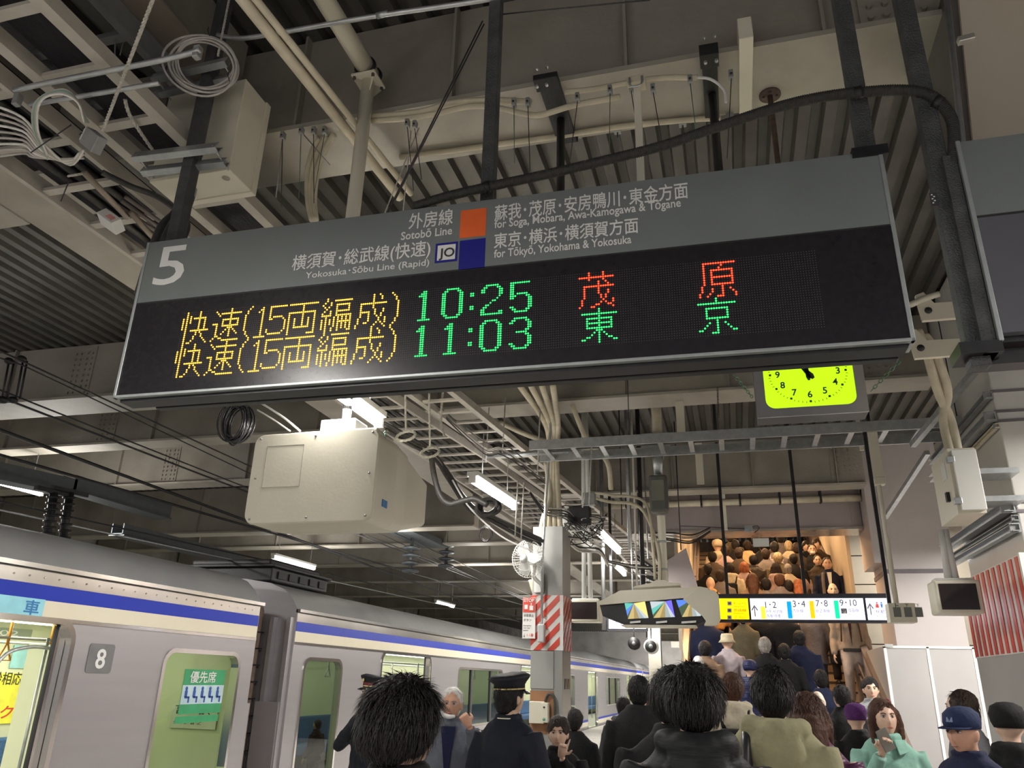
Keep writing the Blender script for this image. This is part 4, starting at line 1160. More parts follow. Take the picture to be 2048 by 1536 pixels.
for k in range(3): MB().cyl((pa.x, YM + .2, 2.85 + k * .3), (pa.x, YM + .2, 2.87 + k * .3), .049, 12).build('strap', STEELBAR, t)
x = pa.x
z = on_y(1303, 878, YM).z; MB().box((x - .17, YM + .06, z - .09), (x + .14, YM + .3, z + .09)).build('junction_box', STEELBAR, t, .004)
z = on_y(1318, 925, YM).z; MB().tube([(x, YM + .08, z + .11), (x, YM + .08, z + .02), (x, YM + .08, z - .12)], [.065, .06, .045], 14).build('camera_neck', GALV, t)
z = on_y(1320, 985, YM).z; MB().box((x - .10, YM - .04, z - .22), (x + .10, YM + .12, z + .2)).build('floodlight_body', mat('flood_dark', (.10, .10, .09), .45), t, .03)
MB().box((x - .07, YM - .05, z - .10), (x + .07, YM - .03, z + .14)).build('floodlight_glass', mat('flood_glass', (.18, .18, .15), .15), t, .008)
tag(MB().tube([on_z(1170, 990, 4.05), on_y(1215, 1003, YM + .3), on_y(1280, 1015, YM + .25), (x - .05, YM + .16, 3.1), (x - .045, YM + .15, 2.7)], .018, 8, sub=6).build('conduit', CONDUIT), 'cream conduit curving onto the post of the three screens', 'conduit')
tag(MB().tube([on_z(1170, 983, 4.05), on_y(1220, 990, YM + .3), on_y(1290, 1005, YM + .22), (x - .1, YM + .14, 3.1), (x - .09, YM + .15, 2.75)], .016, 8, sub=6).build('conduit', CONDUIT), 'second cream conduit curving onto the post, the inner one', 'conduit')
# unlit screens
def dark_screen(p, w, h, y, label, post, top=None):
    c = on_y(*p, y); t = thing('platform_screen', label, 'screen', c)
    MB().box((c.x - w / 2 - .03, y, c.z - h / 2 - .03), (c.x + w / 2 + .03, y + .25, c.z + h / 2 + .03)).build('housing', BOXC, t, .015)
    MB().box((c.x - w / 2, y - .006, c.z - h / 2), (c.x + w / 2, y, c.z + h / 2)).build('screen', mat('screen_off', (.03, .022, .022), .2), t, .004)
    for d in post: MB().cyl((c.x + d, y + .12, c.z + h / 2), (c.x + d * .3, y + .12, top or ZD), .028, 10).build('post', HOUS, t)
    MB().box((c.x - w / 2, y + .05, c.z + h / 2 + .02), (c.x + w / 2, y + .2, c.z + h / 2 + .05)).build('top_plate', HOUS, t)
    return t
dark_screen((1168, 1221), .30, .19, 9.2, 'dark unlit screen in a white casing right of the slim striped column', (-.02, .06))
dark_screen((1918, 1193), .27, .20, 7.0, 'dark unlit screen beside the striped band of the right column', (-.03, .03), 2.95)
# ------------------------------------------------------------------ backlit direction sign
YS = 9.5
a = on_y(1440, 1186, YS); b = on_y(1786, 1246, YS); z1 = 2.685; z0 = 2.375; xl = -.62; xr = on_y(1784, 1215, YS).x
t = thing('direction_sign', 'long backlit white and yellow direction sign hanging in front of the stairs', 'direction sign', ((xl + xr) / 2, YS + .06, z0))
MB().box((xl, YS, z0), (xr, YS + .14, z1)).build('case', mat('sign_case', (.03, .03, .04), .4), t, .004)
X = lambda px, py=1215: on_y(px, py, YS).x
za, zb = z0 + .028, z1 - .052
LW = glow('panel_white', (.86, .86, 1), 1.0); LY = glow('panel_yellow', (1, .72, .0), .85)
for p0, p1, m, nm in ((X(1497) - .42, X(1497), LY, 'yellow_panel'), (X(1501), X(1728), LW, 'white_panel'), (X(1733), xr - .01, LW, 'white_panel')): MB().box((p0, YS - .004, za), (p1, YS, zb)).build(nm, m, t)
def dt(s, px, py, h, wpx, m=mat('print_indigo', (.10, .09, .25), .5), bold=0):
    c = on_y(px, py, YS); w_ = on_y(px + wpx, py, YS).x - c.x if wpx else None
    text(s, (c.x, YS - .004, c.z), (1, 0, 0), UP, h, w_, m, t, bold=bold)
def at(px, py): return on_y(px, py, YS)
def bar_(px, py0, py1, wpx, m):
    a = at(px, py0); b = at(px, py1); w_ = at(px + wpx, py0).x - a.x; MB().box((a.x, YS - .007, b.z), (a.x + w_, YS - .004, a.z)).build('line_colour_bar', m, t)
bar_(1521, 1213, 1238, 9, glow('bar_yellow', (.95, .9, .05), .8)); bar_(1573, 1203, 1237, 9, glow('bar_blue', (.0, .35, .8), .7)); bar_(1618, 1202, 1237, 9, glow('bar_orange', (1, .5, .0), .8)); bar_(1667, 1201, 1237, 9, glow('bar_green', (.0, .8, .3), .8))
GR = mat('print_grey', (.16, .15, .18), .5)
dt('1･2', 1531, 1216, .10, 22, GR, .001); dt('3･4', 1586, 1214, .10, 25, GR, .001); dt('7･8', 1632, 1213, .10, 24, GR, .001); dt('9･10', 1680, 1212, .10, 34, GR, .001)
dt('中央･総武線', 1532, 1226, .045, 33); dt('（各駅停車）', 1531, 1235, .042, 34); dt('Chūō-Sōbu Line (Local)', 1533, 1241, .022, 34); dt('内房線', 1586, 1225, .046, 21); dt('Uchibō Line', 1588, 1231, .022, 22); dt('総武本線', 1632, 1225, .046, 28); dt('Sōbu Line', 1634, 1231, .022, 20); dt('成田線', 1696, 1224, .046, 22); dt('Narita Line', 1697, 1230, .022, 21)
dt('↑', 1504, 1233, .17, 13, GR, .001); dt('↑', 1736, 1230, .17, 13, GR, .001); dt('化粧室', 1752, 1227, .05, 28); dt('Restrooms', 1754, 1234, .024, 24)
c = at(1688, 1222); MB().cbox((c.x, YS - .006, c.z), (.06, .003, .055)).build('airplane_tile', GR, t); text('✈', (c.x - .022, YS - .008, c.z - .018), (1, 0, 0), UP, .05, .045, HOUS, t)
for k, m in ((0, glow('pict_red', (.8, .05, .05), .5)), (1, glow('pict_blue', (.05, .15, .7), .5))):
    c = at(1754 + 9 * k, 1210); mb = MB(); mb.ell((c.x, YS - .006, c.z + .022), (.009, .003, .010), 8, 6); mb.prism([(c.x - .012, YS - .007, c.z + .01), (c.x + .012, YS - .007, c.z + .01), (c.x + (.018 if k == 0 else .006), YS - .007, c.z - .03), (c.x - (.018 if k == 0 else .006), YS - .007, c.z - .03)], (0, .003, 0)); mb.build('restroom_figure', m, t)
for i, (s, s2) in enumerate((('モノレール', 'Monorail'), ('京成線', 'Keisei Line'), ('バス・タクシー', 'Bus · Taxi'))):
    py = 1209 + i * 14; c = at(1459, py - 2); o_ = MB().cbox((c.x, YS - .006, c.z), (.048, .003, .045)).build('pictogram_tile', HOUS, t, .004)
    MB().cbox((c.x, YS - .009, c.z), (.026, .002, .022)).build('pictogram', GR, t, .004); dt(s, 1467, py, .036, 26, mat('print_amber', (.45, .22, .0), .5)); dt(s2, 1468, py + 5, .018, 20, MATS['print_amber'])
for i, (p, q_) in enumerate((((1435, 930), (1455, 1186)), ((1588, 960), (1610, 1186)), ((1738, 1010), (1788, 1186)))):
    c = on_y(*q_, YS + .07); MB().box((c.x - .018, YS + .05, z1), (c.x + .018, YS + .09, ZD - .01)).build('hanger_post', BLACK, t)
# second backlit sign further left
Y2 = 12.0; a = on_y(1213, 1216, Y2); b = on_y(1295, 1262, Y2); t = thing('direction_sign', 'small backlit white sign half hidden below the three screens', 'direction sign', (a.x, Y2, b.z))
MB().box((a.x, Y2, b.z), (b.x, Y2 + .12, a.z)).build('case', MATS['sign_case'], t); MB().box((a.x + .03, Y2 - .004, b.z + .03), (b.x - .02, Y2, a.z - .03)).build('white_panel', LW, t)
c = on_y(1227, 1250, Y2); text('階段', (c.x, Y2 - .004, c.z), (1, 0, 0), UP, .09, .18, MATS['print_indigo'], t)
MB().box((a.x + .05, Y2 + .04, a.z), (a.x + .09, Y2 + .08, 4.6)).build('hanger_post', BLACK, t); MB().box((b.x - .09, Y2 + .04, a.z), (b.x - .05, Y2 + .08, 4.6)).build('hanger_post', BLACK, t)
for i, (px, py, r) in enumerate(((1268, 1287, .085), (1302, 1293, .10))):
    c = on_y(px, py, 11.4); t = thing('hanging_speaker', ('smaller dark round speaker hanging under the small backlit sign', 'larger round speaker with a white ring hanging right of the other')[i], 'speaker', c)
    MB().tube([c + Vector((0, -.02, 0)), c + Vector((0, .10, 0)), c + Vector((0, .16, 0))], [r, r, r * .5], 20).build('body', BLACK if i == 0 else HOUS, t)
    MB().cyl(c + Vector((0, -.03, 0)), c + Vector((0, -.019, 0)), r * .8, 20).build('grille', DGREY, t); MB().cyl(c + Vector((0, -.035, 0)), c + Vector((0, -.029, 0)), r * .3, 14).build('centre_cap', STEELBAR, t)
    MB().cyl(c + Vector((0, .05, r)), Vector((c.x, c.y + .05, ZD)), .012, 8).build('rod', STEELBAR, t)
    if i: MB().box((c.x - .06, 11.4, c.z + .26), (c.x + .06, 11.45, c.z + .42)).build('label_box', HOUS, t); text('来', (c.x - .04, 11.4, c.z + .29), (1, 0, 0), UP, .1, .08, INK, t)
# train approach indicator
YI = 7.5; a = on_y(1773, 1206, YI); b = on_y(1836, 1245, YI); xm = (a.x + b.x) / 2
t = thing('approach_indicator', 'small cream indicator box with three grey windows beside the direction sign', 'indicator', (xm, YI, b.z))
MB().box((a.x + .01, YI, b.z), (b.x, YI + .16, a.z)).build('case', BOXC, t, .006)
for k, s in enumerate(('上', '下5', '下6')):
    x = a.x + .045 + k * .085; MB().box((x, YI - .004, b.z + .045), (x + .058, YI, b.z + .125)).build('window', mat('window_grey', (.16, .17, .16), .3), t)
    if k == 0: text(s, (x + .0, YI, a.z - .045), (1, 0, 0), UP, .05, .05, INK, t, bold=.0008)
    else: text('下', (x + .01, YI, a.z - .03), (1, 0, 0), UP, .03, .03, INK, t, bold=.0005); text(s[1], (x + .012, YI, a.z - .056), (1, 0, 0), UP, .025, .018, INK, t, bold=.0005)
pp_ = xm + .0
MB().tube([(xm - .02, YI + .08, a.z), (xm - .02, YI + .08, 4.0)], .022, 10).build('pole', BOXC, t); MB().box((xm - .085, YI + .1, a.z), (xm - .055, YI + .13, 4.0)).build('rail', BLACK, t)
MB().box((xm - .055, YI + .04, 3.45), (xm + .035, YI + .12, 3.52)).build('pole_joint', BOXC, t, .006); MB().box((xm - .05, YI + .05, 3.52), (xm + .03, YI + .1, 4.0)).build('upper_pole', BOXC, t)
# ------------------------------------------------------------------ white electrical box on the right column
YE = 6.2; a = on_y(1901, 900, YE); b = on_y(1946, 898, YE); c = on_y(1969, 1020, YE); d = on_y(1925, 1020, YE)
x0 = (a.x + d.x) / 2; x1 = (b.x + c.x) / 2; z1 = a.z; z0 = d.z
t = thing('electrical_box', 'white electrical cabinet with hinges mounted at the right column', 'cabinet', ((x0 + x1) / 2, YE + .3, z0))
WB = mat('cabinet_white', (.74, .73, .69), .35, 0, .03, 3)
MB().box((x0 - .02, YE + .03, z0 - .02), (x1 + .02, YE + .55, z1 + .02)).build('body', BOXC, t, .003); MB().box((x0, YE, z0), (x1 + .02, YE + .028, z1)).build('door', WB, t, .004)
for z in (z0 + .07, z1 - .07): MB().cbox((x0 - .012, YE + .02, z), (.05, .05, .045)).build('hinge', GALV, t, .003)
MB().box((x0 - .026, YE + .14, z0 + .27), (x0 - .02, YE + .26, z0 + .40)).build('label_sticker', HOUS, t); MB().box((x0 - .045, YE + .16, z0 + .1), (x0 - .02, YE + .20, z0 + .17)).build('latch', BLACK, t)
MB().box((x1, YE + .2, z0 + .1), (2.13, YE + .45, z0 + .14)).build('wall_arm', GALV, t); MB().box((x1, YE + .2, z1 - .14), (2.13, YE + .45, z1 - .1)).build('wall_arm', GALV, t)
for i, (o1, o2) in enumerate(((-.02, 1905), (.04, 1925))):
    p = Vector((x0 + .05 + .05 * i, YE + .2, z1)); pts = [p, p + Vector((-.01, 0, .3)), on_y(1895 - 20 * i, 780, YE + .1), on_y(1868 - 16 * i, 700, YE), on_y(1850 - 14 * i, 672 - 10 * i, YE)]
    tag(MB().tube(pts, .035, 10, sub=5).build('conduit', CONDUIT), ('cream conduit entering the white cabinet, straight one', 'cream conduit entering the white cabinet, bending to the left')[i], 'conduit', 'cream conduits above the white cabinet')
tag(MB().beam(on_y(1960, 730, 6.4), on_y(1825, 890, 7.6), .05, .05).build('brace', GALV), 'shiny channel brace running diagonally behind the pipes at the right column', 'brace')
tag(MB().beam(on_y(1855, 905, 9.0), on_y(1770, 1035, 10.5), .05, .05).build('brace', GALV), 'channel brace sloping down left of the white cabinet', 'brace')
for i, (px, py, s) in enumerate(((1870, 615, 1), (1855, 690, .8))):
    c = on_y(px, py, 6.0); t = thing('wall_bracket', ('cream wall bracket with a round hole, upper one', 'cream wall bracket with a round hole, lower one')[i], 'bracket', c, 'cream brackets at the right column')
    MB().prism([c + Vector((-.12, 0, .12)), c + Vector((-.06, 0, .14)), c + Vector((0, 0, .04)), c + Vector((.3, 0, .03)), c + Vector((.3, 0, -.1)), c + Vector((-.1, 0, -.1))], (0, .04, 0)).build('plate', BOXC, t); MB().cyl(c + Vector((-.05, -.003, -.02)), c + Vector((-.05, .0, -.02)), .028, 12).build('hole_plug', DGREY, t)
tag(MB().tube([on_y(1820, 610, 6.0), on_y(1850, 597, 6.0), on_y(1878, 588, 6.0)], .025, 8, sub=4).build('pipe', BOXC), 'short pale pipe leaving the sign edge towards the upper wall bracket', 'pipe')
# ------------------------------------------------------------------ cables, pipes, ropes and boxes
def run(pts, r, label, m, name='cable', cat='cable', group=None, sub=5, seg=8):
    return tag(MB().tube(pts, r, seg, sub=sub).build(name, m), label, cat, group)
Zp = lambda l, z=4.1: [on_z(a, b, z) for a, b in l]
Yp = lambda l, y: [on_y(a, b, y if not isinstance(y, (list, tuple)) else y[i]) for i, (a, b) in enumerate(l)]
# black corrugated hose over the sign
pts = Yp([(828, 414), (890, 394), (975, 374), (1100, 347), (1230, 316), (1330, 290), (1440, 252), (1560, 213), (1650, 193), (1740, 183), (1815, 181), (1866, 194), (1900, 232), (1908, 275), (1906, 330)], 2.515)
pp2, _ = spline(pts, 0, 14); L_ = [0]
for a, b in zip(pp2, pp2[1:]): L_.append(L_[-1] + (b - a).length)
n = int(L_[-1] / .0026); out = []; j = 0
for i in range(n):
    d = L_[-1] * i / (n - 1)
    while j < len(L_) - 2 and L_[j + 1] < d: j += 1
    f = (d - L_[j]) / max(1e-9, L_[j + 1] - L_[j]); out.append(pp2[j].lerp(pp2[j + 1], f))
rad = [.0205 if i % 3 else .0178 for i in range(n)]
o = tag(MB().tube(out, rad, 12).build('corrugated_hose', mat('hose_black', (.035, .033, .03), .7, 0, .3, 60, dirt=.3)), 'black corrugated hose arching over the sign and down at the right', 'hose')
for px, py, an in ((975, 374, 0), (1716, 186, 1), (1876, 205, 2)):
    c = on_y(px, py, 2.515); d = Vector((1, 0, .15 if an < 2 else -1)).normalized(); a_ = d.orthogonal(); 
    tag(MB().tube([c - d * .012, c + d * .012], .0245, 12).build('cable_tie', BLACK), ('black tie holding the hose at the middle hanger', 'black tie holding the hose at the hanger near the sign end', 'black tie holding the hose at its bend')[an], 'cable tie', 'ties on the corrugated hose')
# galvanised pipes
run(Yp([(435, 70), (470, 76), (520, 72), (740, 34), (968, 0), (1180, -40)], 2.55), .0125, 'shiny steel pipe from the coil up to the right over the sign', GALV, 'steel_pipe', 'pipe')
run(Zp([(28, 180), (180, 149), (338, 117), (400, 100)]), .0125, 'upper shiny steel pipe at the top left', GALV, 'steel_pipe', 'pipe', 'steel pipes at the top left')
run(Zp([(60, 209), (190, 188), (318, 166)], 4.08), .011, 'lower shiny steel pipe at the top left', GALV, 'steel_pipe', 'pipe', 'steel pipes at the top left')
p = on_y(765, 31, 2.55); tag(MB().cyl(p - Vector((.03, 0, -.004)), p + Vector((.03, 0, -.004)) + Vector((0, 0, .012)), .0155, 12).build('pipe_coupling', GALV), 'steel coupling on the pipe over the sign', 'coupling')
for i, (px, py) in enumerate(((35, 200), (395, 105))):
    c = on_z(px, py, 4.1); t = tag(MB().cbox(c, (.03, .03, .06)).build('pipe_clamp', STEELBAR, None, .004), ('dark clamp at the left end of the upper steel pipe', 'clamp on the hanger behind the cable coil')[i], 'clamp')
run([on_y(1893, -10, 2.75), on_y(1925, 285, 2.75), on_y(1927, 330, 2.75)], .012, 'shiny steel conduit along the bulkhead at the top right', GALV, 'steel_conduit', 'pipe', sub=1)
c = on_y(1932, 80, 2.78); t = tag(MB().beam(c - Vector((.03, 0, 0)), c + Vector((.03, 0, .006)), .03, .025).build('steel_bracket', mat('bright_steel', (.7, .68, .64), .3, .8), None, .002), 'small bright steel bracket with two holes at the top right', 'bracket')
# cream junction box behind the left hanger
YJ = 2.72; q = [on_y(a, b, YJ) for a, b in ((342, 185), (492, 160), (458, 342), (297, 362))]
# box is upright: use the mean sides
x0 = (q[0].x + q[3].x) / 2; x1 = (q[1].x + q[2].x) / 2; z1 = (q[0].z + q[1].z) / 2; z0 = (q[2].z + q[3].z) / 2
t = thing('junction_box', 'cream junction box behind the left hanger post', 'junction box', ((x0 + x1) / 2, YJ + .14, z0))
MB().box((x0, YJ, z0), (x1, YJ + .20, z1)).build('body', BOXC, t, .004); MB().box((x0 - .006, YJ + .19, z0 - .006), (x1 + .006, YJ + .23, z1 + .006)).build('lid', BOXC, t, .003)
MB().cyl((x1 - .06, YJ + .06, z0 - .003), (x1 - .06, YJ + .06, z0), .02, 16).build('knockout', CREAM, t)
MB().box((x0 - .0, YJ - .016, z0 + .02), (x1 - .02, YJ, z0 + .05)).build('mount_bar', GALV, t)
for i, dx in enumerate((.13, .19)):
    MB().cyl((x0 + dx, YJ + .1, z0 - .05), (x0 + dx, YJ + .1, z0), .022, 12).build('gland', STEELBAR, t)
    run([(x0 + dx, YJ + .1, z0 - .03), (x0 + dx - .01, YJ + .09, z0 - .14), (x0 + dx - .02, YJ + .02, z0 - .30), (x0 + dx - .04, YJ, 3.40)], .021, 'black flexible cable below the cream junction box, %s one' % ('left', 'right')[i], RUBBER, group='black cables below the junction box')
run([on_z(205, 345, 4.05), on_z(260, 372, 4.05), on_z(320, 396, 4.0), on_y(372, 440, 2.66), on_y(365, 480, 2.62)], .016, 'black cable drooping from the grey box to the sign top', RUBBER)
# strut channels clamped to the hanger
for i, (a, b, lb) in enumerate((((307, 158), (455, 124), 'steel channel strut behind the cable coil'), ((270, 315), (438, 295), 'steel channel strut across the lower part of the junction box'))):
    A = on_y(*a, 2.53); B = on_y(*b, 2.53); t = thing('channel_strut', lb, 'strut', A, 'strut channels on the left hanger post')
    MB().channel(A, B, .03, .045, .004, (0, .4, 1)).build('channel', GALV, t)
    A2 = A + Vector((-.0, .07, -.035)); B2 = B + Vector((0, .07, -.035)); MB().channel(A2, B2, .03, .04, .004, (0, .4, 1)).build('rear_channel', GALV, t)
    for e in (.05, .95): c = A.lerp(B, e); MB().cyl(c + Vector((0, -.02, 0)), c + Vector((0, .12, -.04)), .005, 8).build('bolt', GALV, t)
# coil of grey cable
cc = on_y(412, 130, 2.49); t = thing('cable_coil', 'coil of grey cable tied to the left hanger post', 'cable coil', cc)
ex = Vector((.86, .5, .12)).normalized(); ez = Vector((-.08, -.12, 1)).normalized()
for k in range(6):
    ra, rb = .100 + .0085 * (k % 3) + .003 * k, .078 + .008 * (k % 3) + .002 * k; ph = k * .9; of = Vector((.006 * math.sin(k * 2), -.006 * k, -.004 * k))
    MB().tube([cc + of + ex * ra * 1.3 * math.cos(a) + ez * rb * 1.7 * math.sin(a) + Vector((0, .01 * math.sin(a * 2 + ph), 0)) for a in [2 * math.pi * i / 40 for i in range(40)]], .0058, 8, closed=True).build('loop', CABLE, t)
for px, py in ((428, 75), (345, 152), (468, 165)):
    c = on_y(px, py, 2.46); MB().tube([c + Vector((-.008, -.04, .03)), c + Vector((0, -.05, 0)), c + Vector((.008, -.04, -.03))], .0025, 6).build('tie', BLACK, t)
# ropes
def rope(pts, r, label, group=None):
    P, _ = spline([Vector(p) for p in pts], 0, 10) if len(pts) > 2 else ([Vector(p) for p in pts], 0)
    A, B = P[0], P[-1]; Ls = sum((b - a).length for a, b in zip(P, P[1:])); n = max(12, int(Ls / (r * 1.1))); t = thing('rope', label, 'rope', A, group)
    # resample
    acc = [0]
    for a, b in zip(P, P[1:]): acc.append(acc[-1] + (b - a).length)
    S = []; j = 0
    for i in range(n):
        d = Ls * i / (n - 1)
        while j < len(acc) - 2 and acc[j + 1] < d: j += 1
        S.append(P[j].lerp(P[j + 1], (d - acc[j]) / max(1e-9, acc[j + 1] - acc[j])))
    dd = (B - A).normalized(); u = dd.orthogonal().normalized(); v = dd.cross(u)
    for k in range(3):
        MB().tube([s + (u * math.cos(i * .75 + k * 2.094) + v * math.sin(i * .75 + k * 2.094)) * r * .5 for i, s in enumerate(S)], r * .56, 6).build('strand', ROPE, t)
    return t
rope(Zp([(313, -20), (205, 262)], 4.0), .0075, 'thick twisted rope slanting down at the top left')
rope(Yp([(462, -20), (436, 112)], 2.5), .006, 'thin twisted rope above the cable coil')
rope(Zp([(250, 200), (262, 235), (305, 300)], 4.15), .009, 'frayed knotted rope end left of the junction box')
c = on_z(150, 350, 4.02); rope([c + Vector((.035 * math.cos(a), 0.02 * math.sin(a), .018 * math.sin(a))) for a in [i * .7 for i in range(10)]], .006, 'white rope loop under the grey junction box')
# grey junction box with cable tangle
c = on_z(187, 282, 4.02); R_ = Matrix.Translation(c) @ Matrix.Rotation(.7, 4, 'Y') @ Matrix.Rotation(.3, 4, 'X')
t = thing('junction_box', 'small grey tilted junction box hanging among cables at the left', 'junction box', c)
MB(R_).cbox((0, 0, 0), (.115, .05, .085)).build('body', mat('box_grey', (.32, .325, .33), .5, 0, .08, 20, dirt=.2), t, .004)
MB(R_).cbox((-.066, 0, .0), (.016, .04, .07)).build('terminal_cover', HOUS, t, .002)
for k in range(2): MB(R_).tube([(-.078, -.022, .015 - .03 * k), (-.078, -.022, .025 - .03 * k), (-.07, -.022, .03 - .03 * k)], .003, 6).build('mark', INK, t)
random.seed(3)
for k in range(9):
    s = on_z(168 - 3 * k % 12, 300 + 2 * k, 4.04); e = on_z(-30, 205 + 14 * k, 4.1)
    m_ = on_z(90 - 3 * k, 290 + 3 * k, 4.03)
    run([s, on_z(140 - 2 * k, 330 - k * 1.5, 4.03), m_, on_z(45, 235 + 9 * k, 4.08), e], .0062, ('white', 'grey', 'pale')[k % 3] + ' cable of the bunch leading out at the left edge, number %s from the top' % ('one', 'two', 'three', 'four', 'five', 'six', 'seven', 'eight', 'nine')[k], (CABLEW, CABLE, CABLE)[k % 3], group='cable bunch at the left edge')
for k in range(4):
    a0, b0 = 168 + k * 3, 245; run(Zp([(a0, b0), (155 - 2 * k, 205 - 4 * k), (118, 188 - 3 * k), (80 - 3 * k, 205), (76 - 3 * k, 260), (95, 310 + 3 * k)], 4.0 + .012 * k), .0045, 'pale wire looping above the grey junction box, %s' % ('innermost', 'second from inside', 'third from inside', 'outermost')[k], (CABLEW, CABLE, mat('green_wire', (.25, .42, .33), .5), CABLE)[k], group='wire loops above the grey junction box')
for i, (a, b) in enumerate((((62, 305), (142, 250)), ((122, 402), (138, 362)))): run(Zp([a, b], 3.95), .003, 'long black cable tie tail, %s' % ('upper', 'lower')[i], BLACK, 'cable_tie', 'cable tie', 'long cable tie tails', sub=1)
for i, (A, B) in enumerate((((168, 345), (255, 435)), ((262, 425), (345, 520)))):
    run(Zp([A, B], 4.08), .016, 'brown conduit tube running past the stamped white box, %s length' % ('upper', 'lower')[i], mat('tube_brown', (.30, .25, .20), .55), 'conduit', 'conduit', 'brown conduit tubes', sub=1)
for k in range(3): run(Zp([(235 + 8 * k, 410 - 8 * k), (330 + 9 * k, 475 - 6 * k)], 4.1), .012, 'dark brown tube behind the white box, %s' % ('front', 'middle', 'back')[k], mat('tube_dark', (.13, .11, .095), .6), 'conduit', 'conduit', 'dark tubes behind the stamped box', sub=1)
c = on_z(222, 443, 4.0); R_ = Matrix.Translation(c) @ Matrix.Rotation(.62, 4, 'Y') @ Matrix.Rotation(-.5, 4, 'X')
t = thing('outlet_box', 'small white outlet box with faded red print hanging upper left of the sign', 'outlet box', c)
MB(R_).cbox((0, 0, 0), (.15, .08, .06)).build('body', HOUS, t, .004); 
for k in (-.03, .035): MB(R_).cyl((k, .0, .023), (k, .0, .026), .016, 14).build('socket', STEELBAR, t)
mb = MB(R_)
for k in range(5): mb.cbox((.0 + .012 * k, -.041, -.004 + .003 * (k % 2)), (.007, .003, .030))
mb.build('red_print', mat('faded_red', (.70, .30, .28), .6), t)
# the cream post and the bolted round pipe
t = thing('support_post', 'cream round post with a bolted flange left of the sign text', 'post', on_y(705, 430, 3.0))
A = on_y(706, 440, 3.0); B = on_y(735, 165, 3.0); xm = (A.x + B.x) / 2
MB().tube([(xm, 3.0, 3.3), (xm, 3.0, B.z)], .036, 16).build('shaft', BOXC, t)
zt = B.z; MB().box((xm - .07, 2.93, zt), (xm + .07, 3.07, zt + .014)).build('flange', BOXC, t, .002)
for a_ in (0, 1, 2, 3):
    dx, dy = ((-.055, -.055), (.055, -.055), (.055, .055), (-.055, .055))[a_]; MB().cyl((xm + dx, 3 + dy, zt - .016), (xm + dx, 3 + dy, zt + .028), .009, 6, False).build('bolt', mat('bolt_brown', (.08, .06, .05), .6), t)
    MB().prism([(xm + dx * .35, 3 + dy * .35, zt - .09), (xm + dx * .5, 3 + dy * .5, zt - .001), (xm + dx * 1.1, 3 + dy * 1.1, zt - .001)], (.004, .004, 0)).build('gusset', BOXC, t)
t = thing('round_pipe', 'thick cream pipe running towards the viewer above the bolted post', 'pipe', (xm, 2.0, zt + .07))
MB().tube([(xm, .6, zt + .065), (xm, 3.06, zt + .065)], .05, 16).build('pipe', BOXC, t)
for y in (2.94, 3.02): MB().cyl((xm, y, zt + .065), (xm, y + .02, zt + .065), .062, 16).build('ring_clamp', BLACK, t)
# conduits along the platform under the near girder
for k, (a, b, z) in enumerate((((478, -10), (800, 395), 4.45), ((505, -10), (822, 388), 4.45))):
    A = on_z(*a, z); B = on_z(*b, z); run([A, B], .028 if k == 0 else .018, 'cream conduit slanting under the near girder, %s' % ('thicker lower one', 'thinner upper one')[k], CONDUIT, 'conduit', 'conduit', 'slanting cream conduits', sub=1)
# conduits on the near girder
def onG(l, y=3.07): return [on_y(a, b, y) for a, b in l]
run(onG([(742, 233), (800, 229), (850, 222), (900, 207), (965, 201), (1040, 203), (1062, 204)]), .017, 'cream conduit waving along the near girder, upper left length', CONDUIT, 'conduit', 'conduit', 'cream conduits on the near girder')
run(onG([(744, 242), (810, 237), (870, 228), (930, 214), (985, 214), (1050, 228), (1085, 229), (1150, 210), (1240, 194)]), .015, 'cream conduit waving along the near girder, middle length', CONDUIT, 'conduit', 'conduit', 'cream conduits on the near girder')
run(onG([(1130, 184), (1190, 178), (1260, 165), (1320, 156), (1370, 155), (1395, 155)]), .014, 'cream conduit along the near girder, upper right length', CONDUIT, 'conduit', 'conduit', 'cream conduits on the near girder')
run([on_z(a, b, 4.58) for a, b in ((800, 314), (900, 302), (1000, 288), (1100, 275), (1250, 252), (1400, 238), (1440, 238))], .016, 'long straight cream conduit along the rear edge of the near girder', CONDUIT, 'conduit', 'conduit', 'cream conduits on the near girder')
run(onG([(1380, 155), (1420, 158), (1448, 180), (1452, 205)]), .007, 'thin pale wire arching over the right black bracket', CABLEW)
random.seed(5)
for i, (px, py) in enumerate(((603, 262), (628, 262), (566, 272), (650, 262), (815, 247), (830, 250), (1028, 205), (1056, 205), (1155, 195), (1220, 180), (1262, 175), (1306, 178), (1380, 160), (1462, 150))):
    c = on_y(px, py, 3.04); t = thing('beam_clamp', 'dark beam clamp with a wire at the near girder edge, %s from the left' % ('third', 'fifth', 'first', 'sixth', 'seventh', 'eighth', 'ninth', 'tenth', 'eleventh', 'twelfth', 'thirteenth', 'fourteenth', 'fifteenth', 'sixteenth')[i] if i else 'dark beam clamp with a wire at the near girder edge, third from the left', 'clamp', c, 'clamps along the near girder')
    MB().cbox(c, (.022, .03, .045)).build('jaw', STEELBAR, t, .003); MB().cyl(c + Vector((0, -.02, -.005)), c + Vector((0, .02, -.005)), .006, 6).build('screw', BLACK, t)
    MB().tube([c - Vector((0, 0, .02)), c + Vector((random.uniform(-.05, .05), .05, -.3 - .15 * random.random()))], .0022, 5).build('wire', mat('chain_green', (.08, .16, .11), .6) if i % 3 == 0 else BLACK, t)
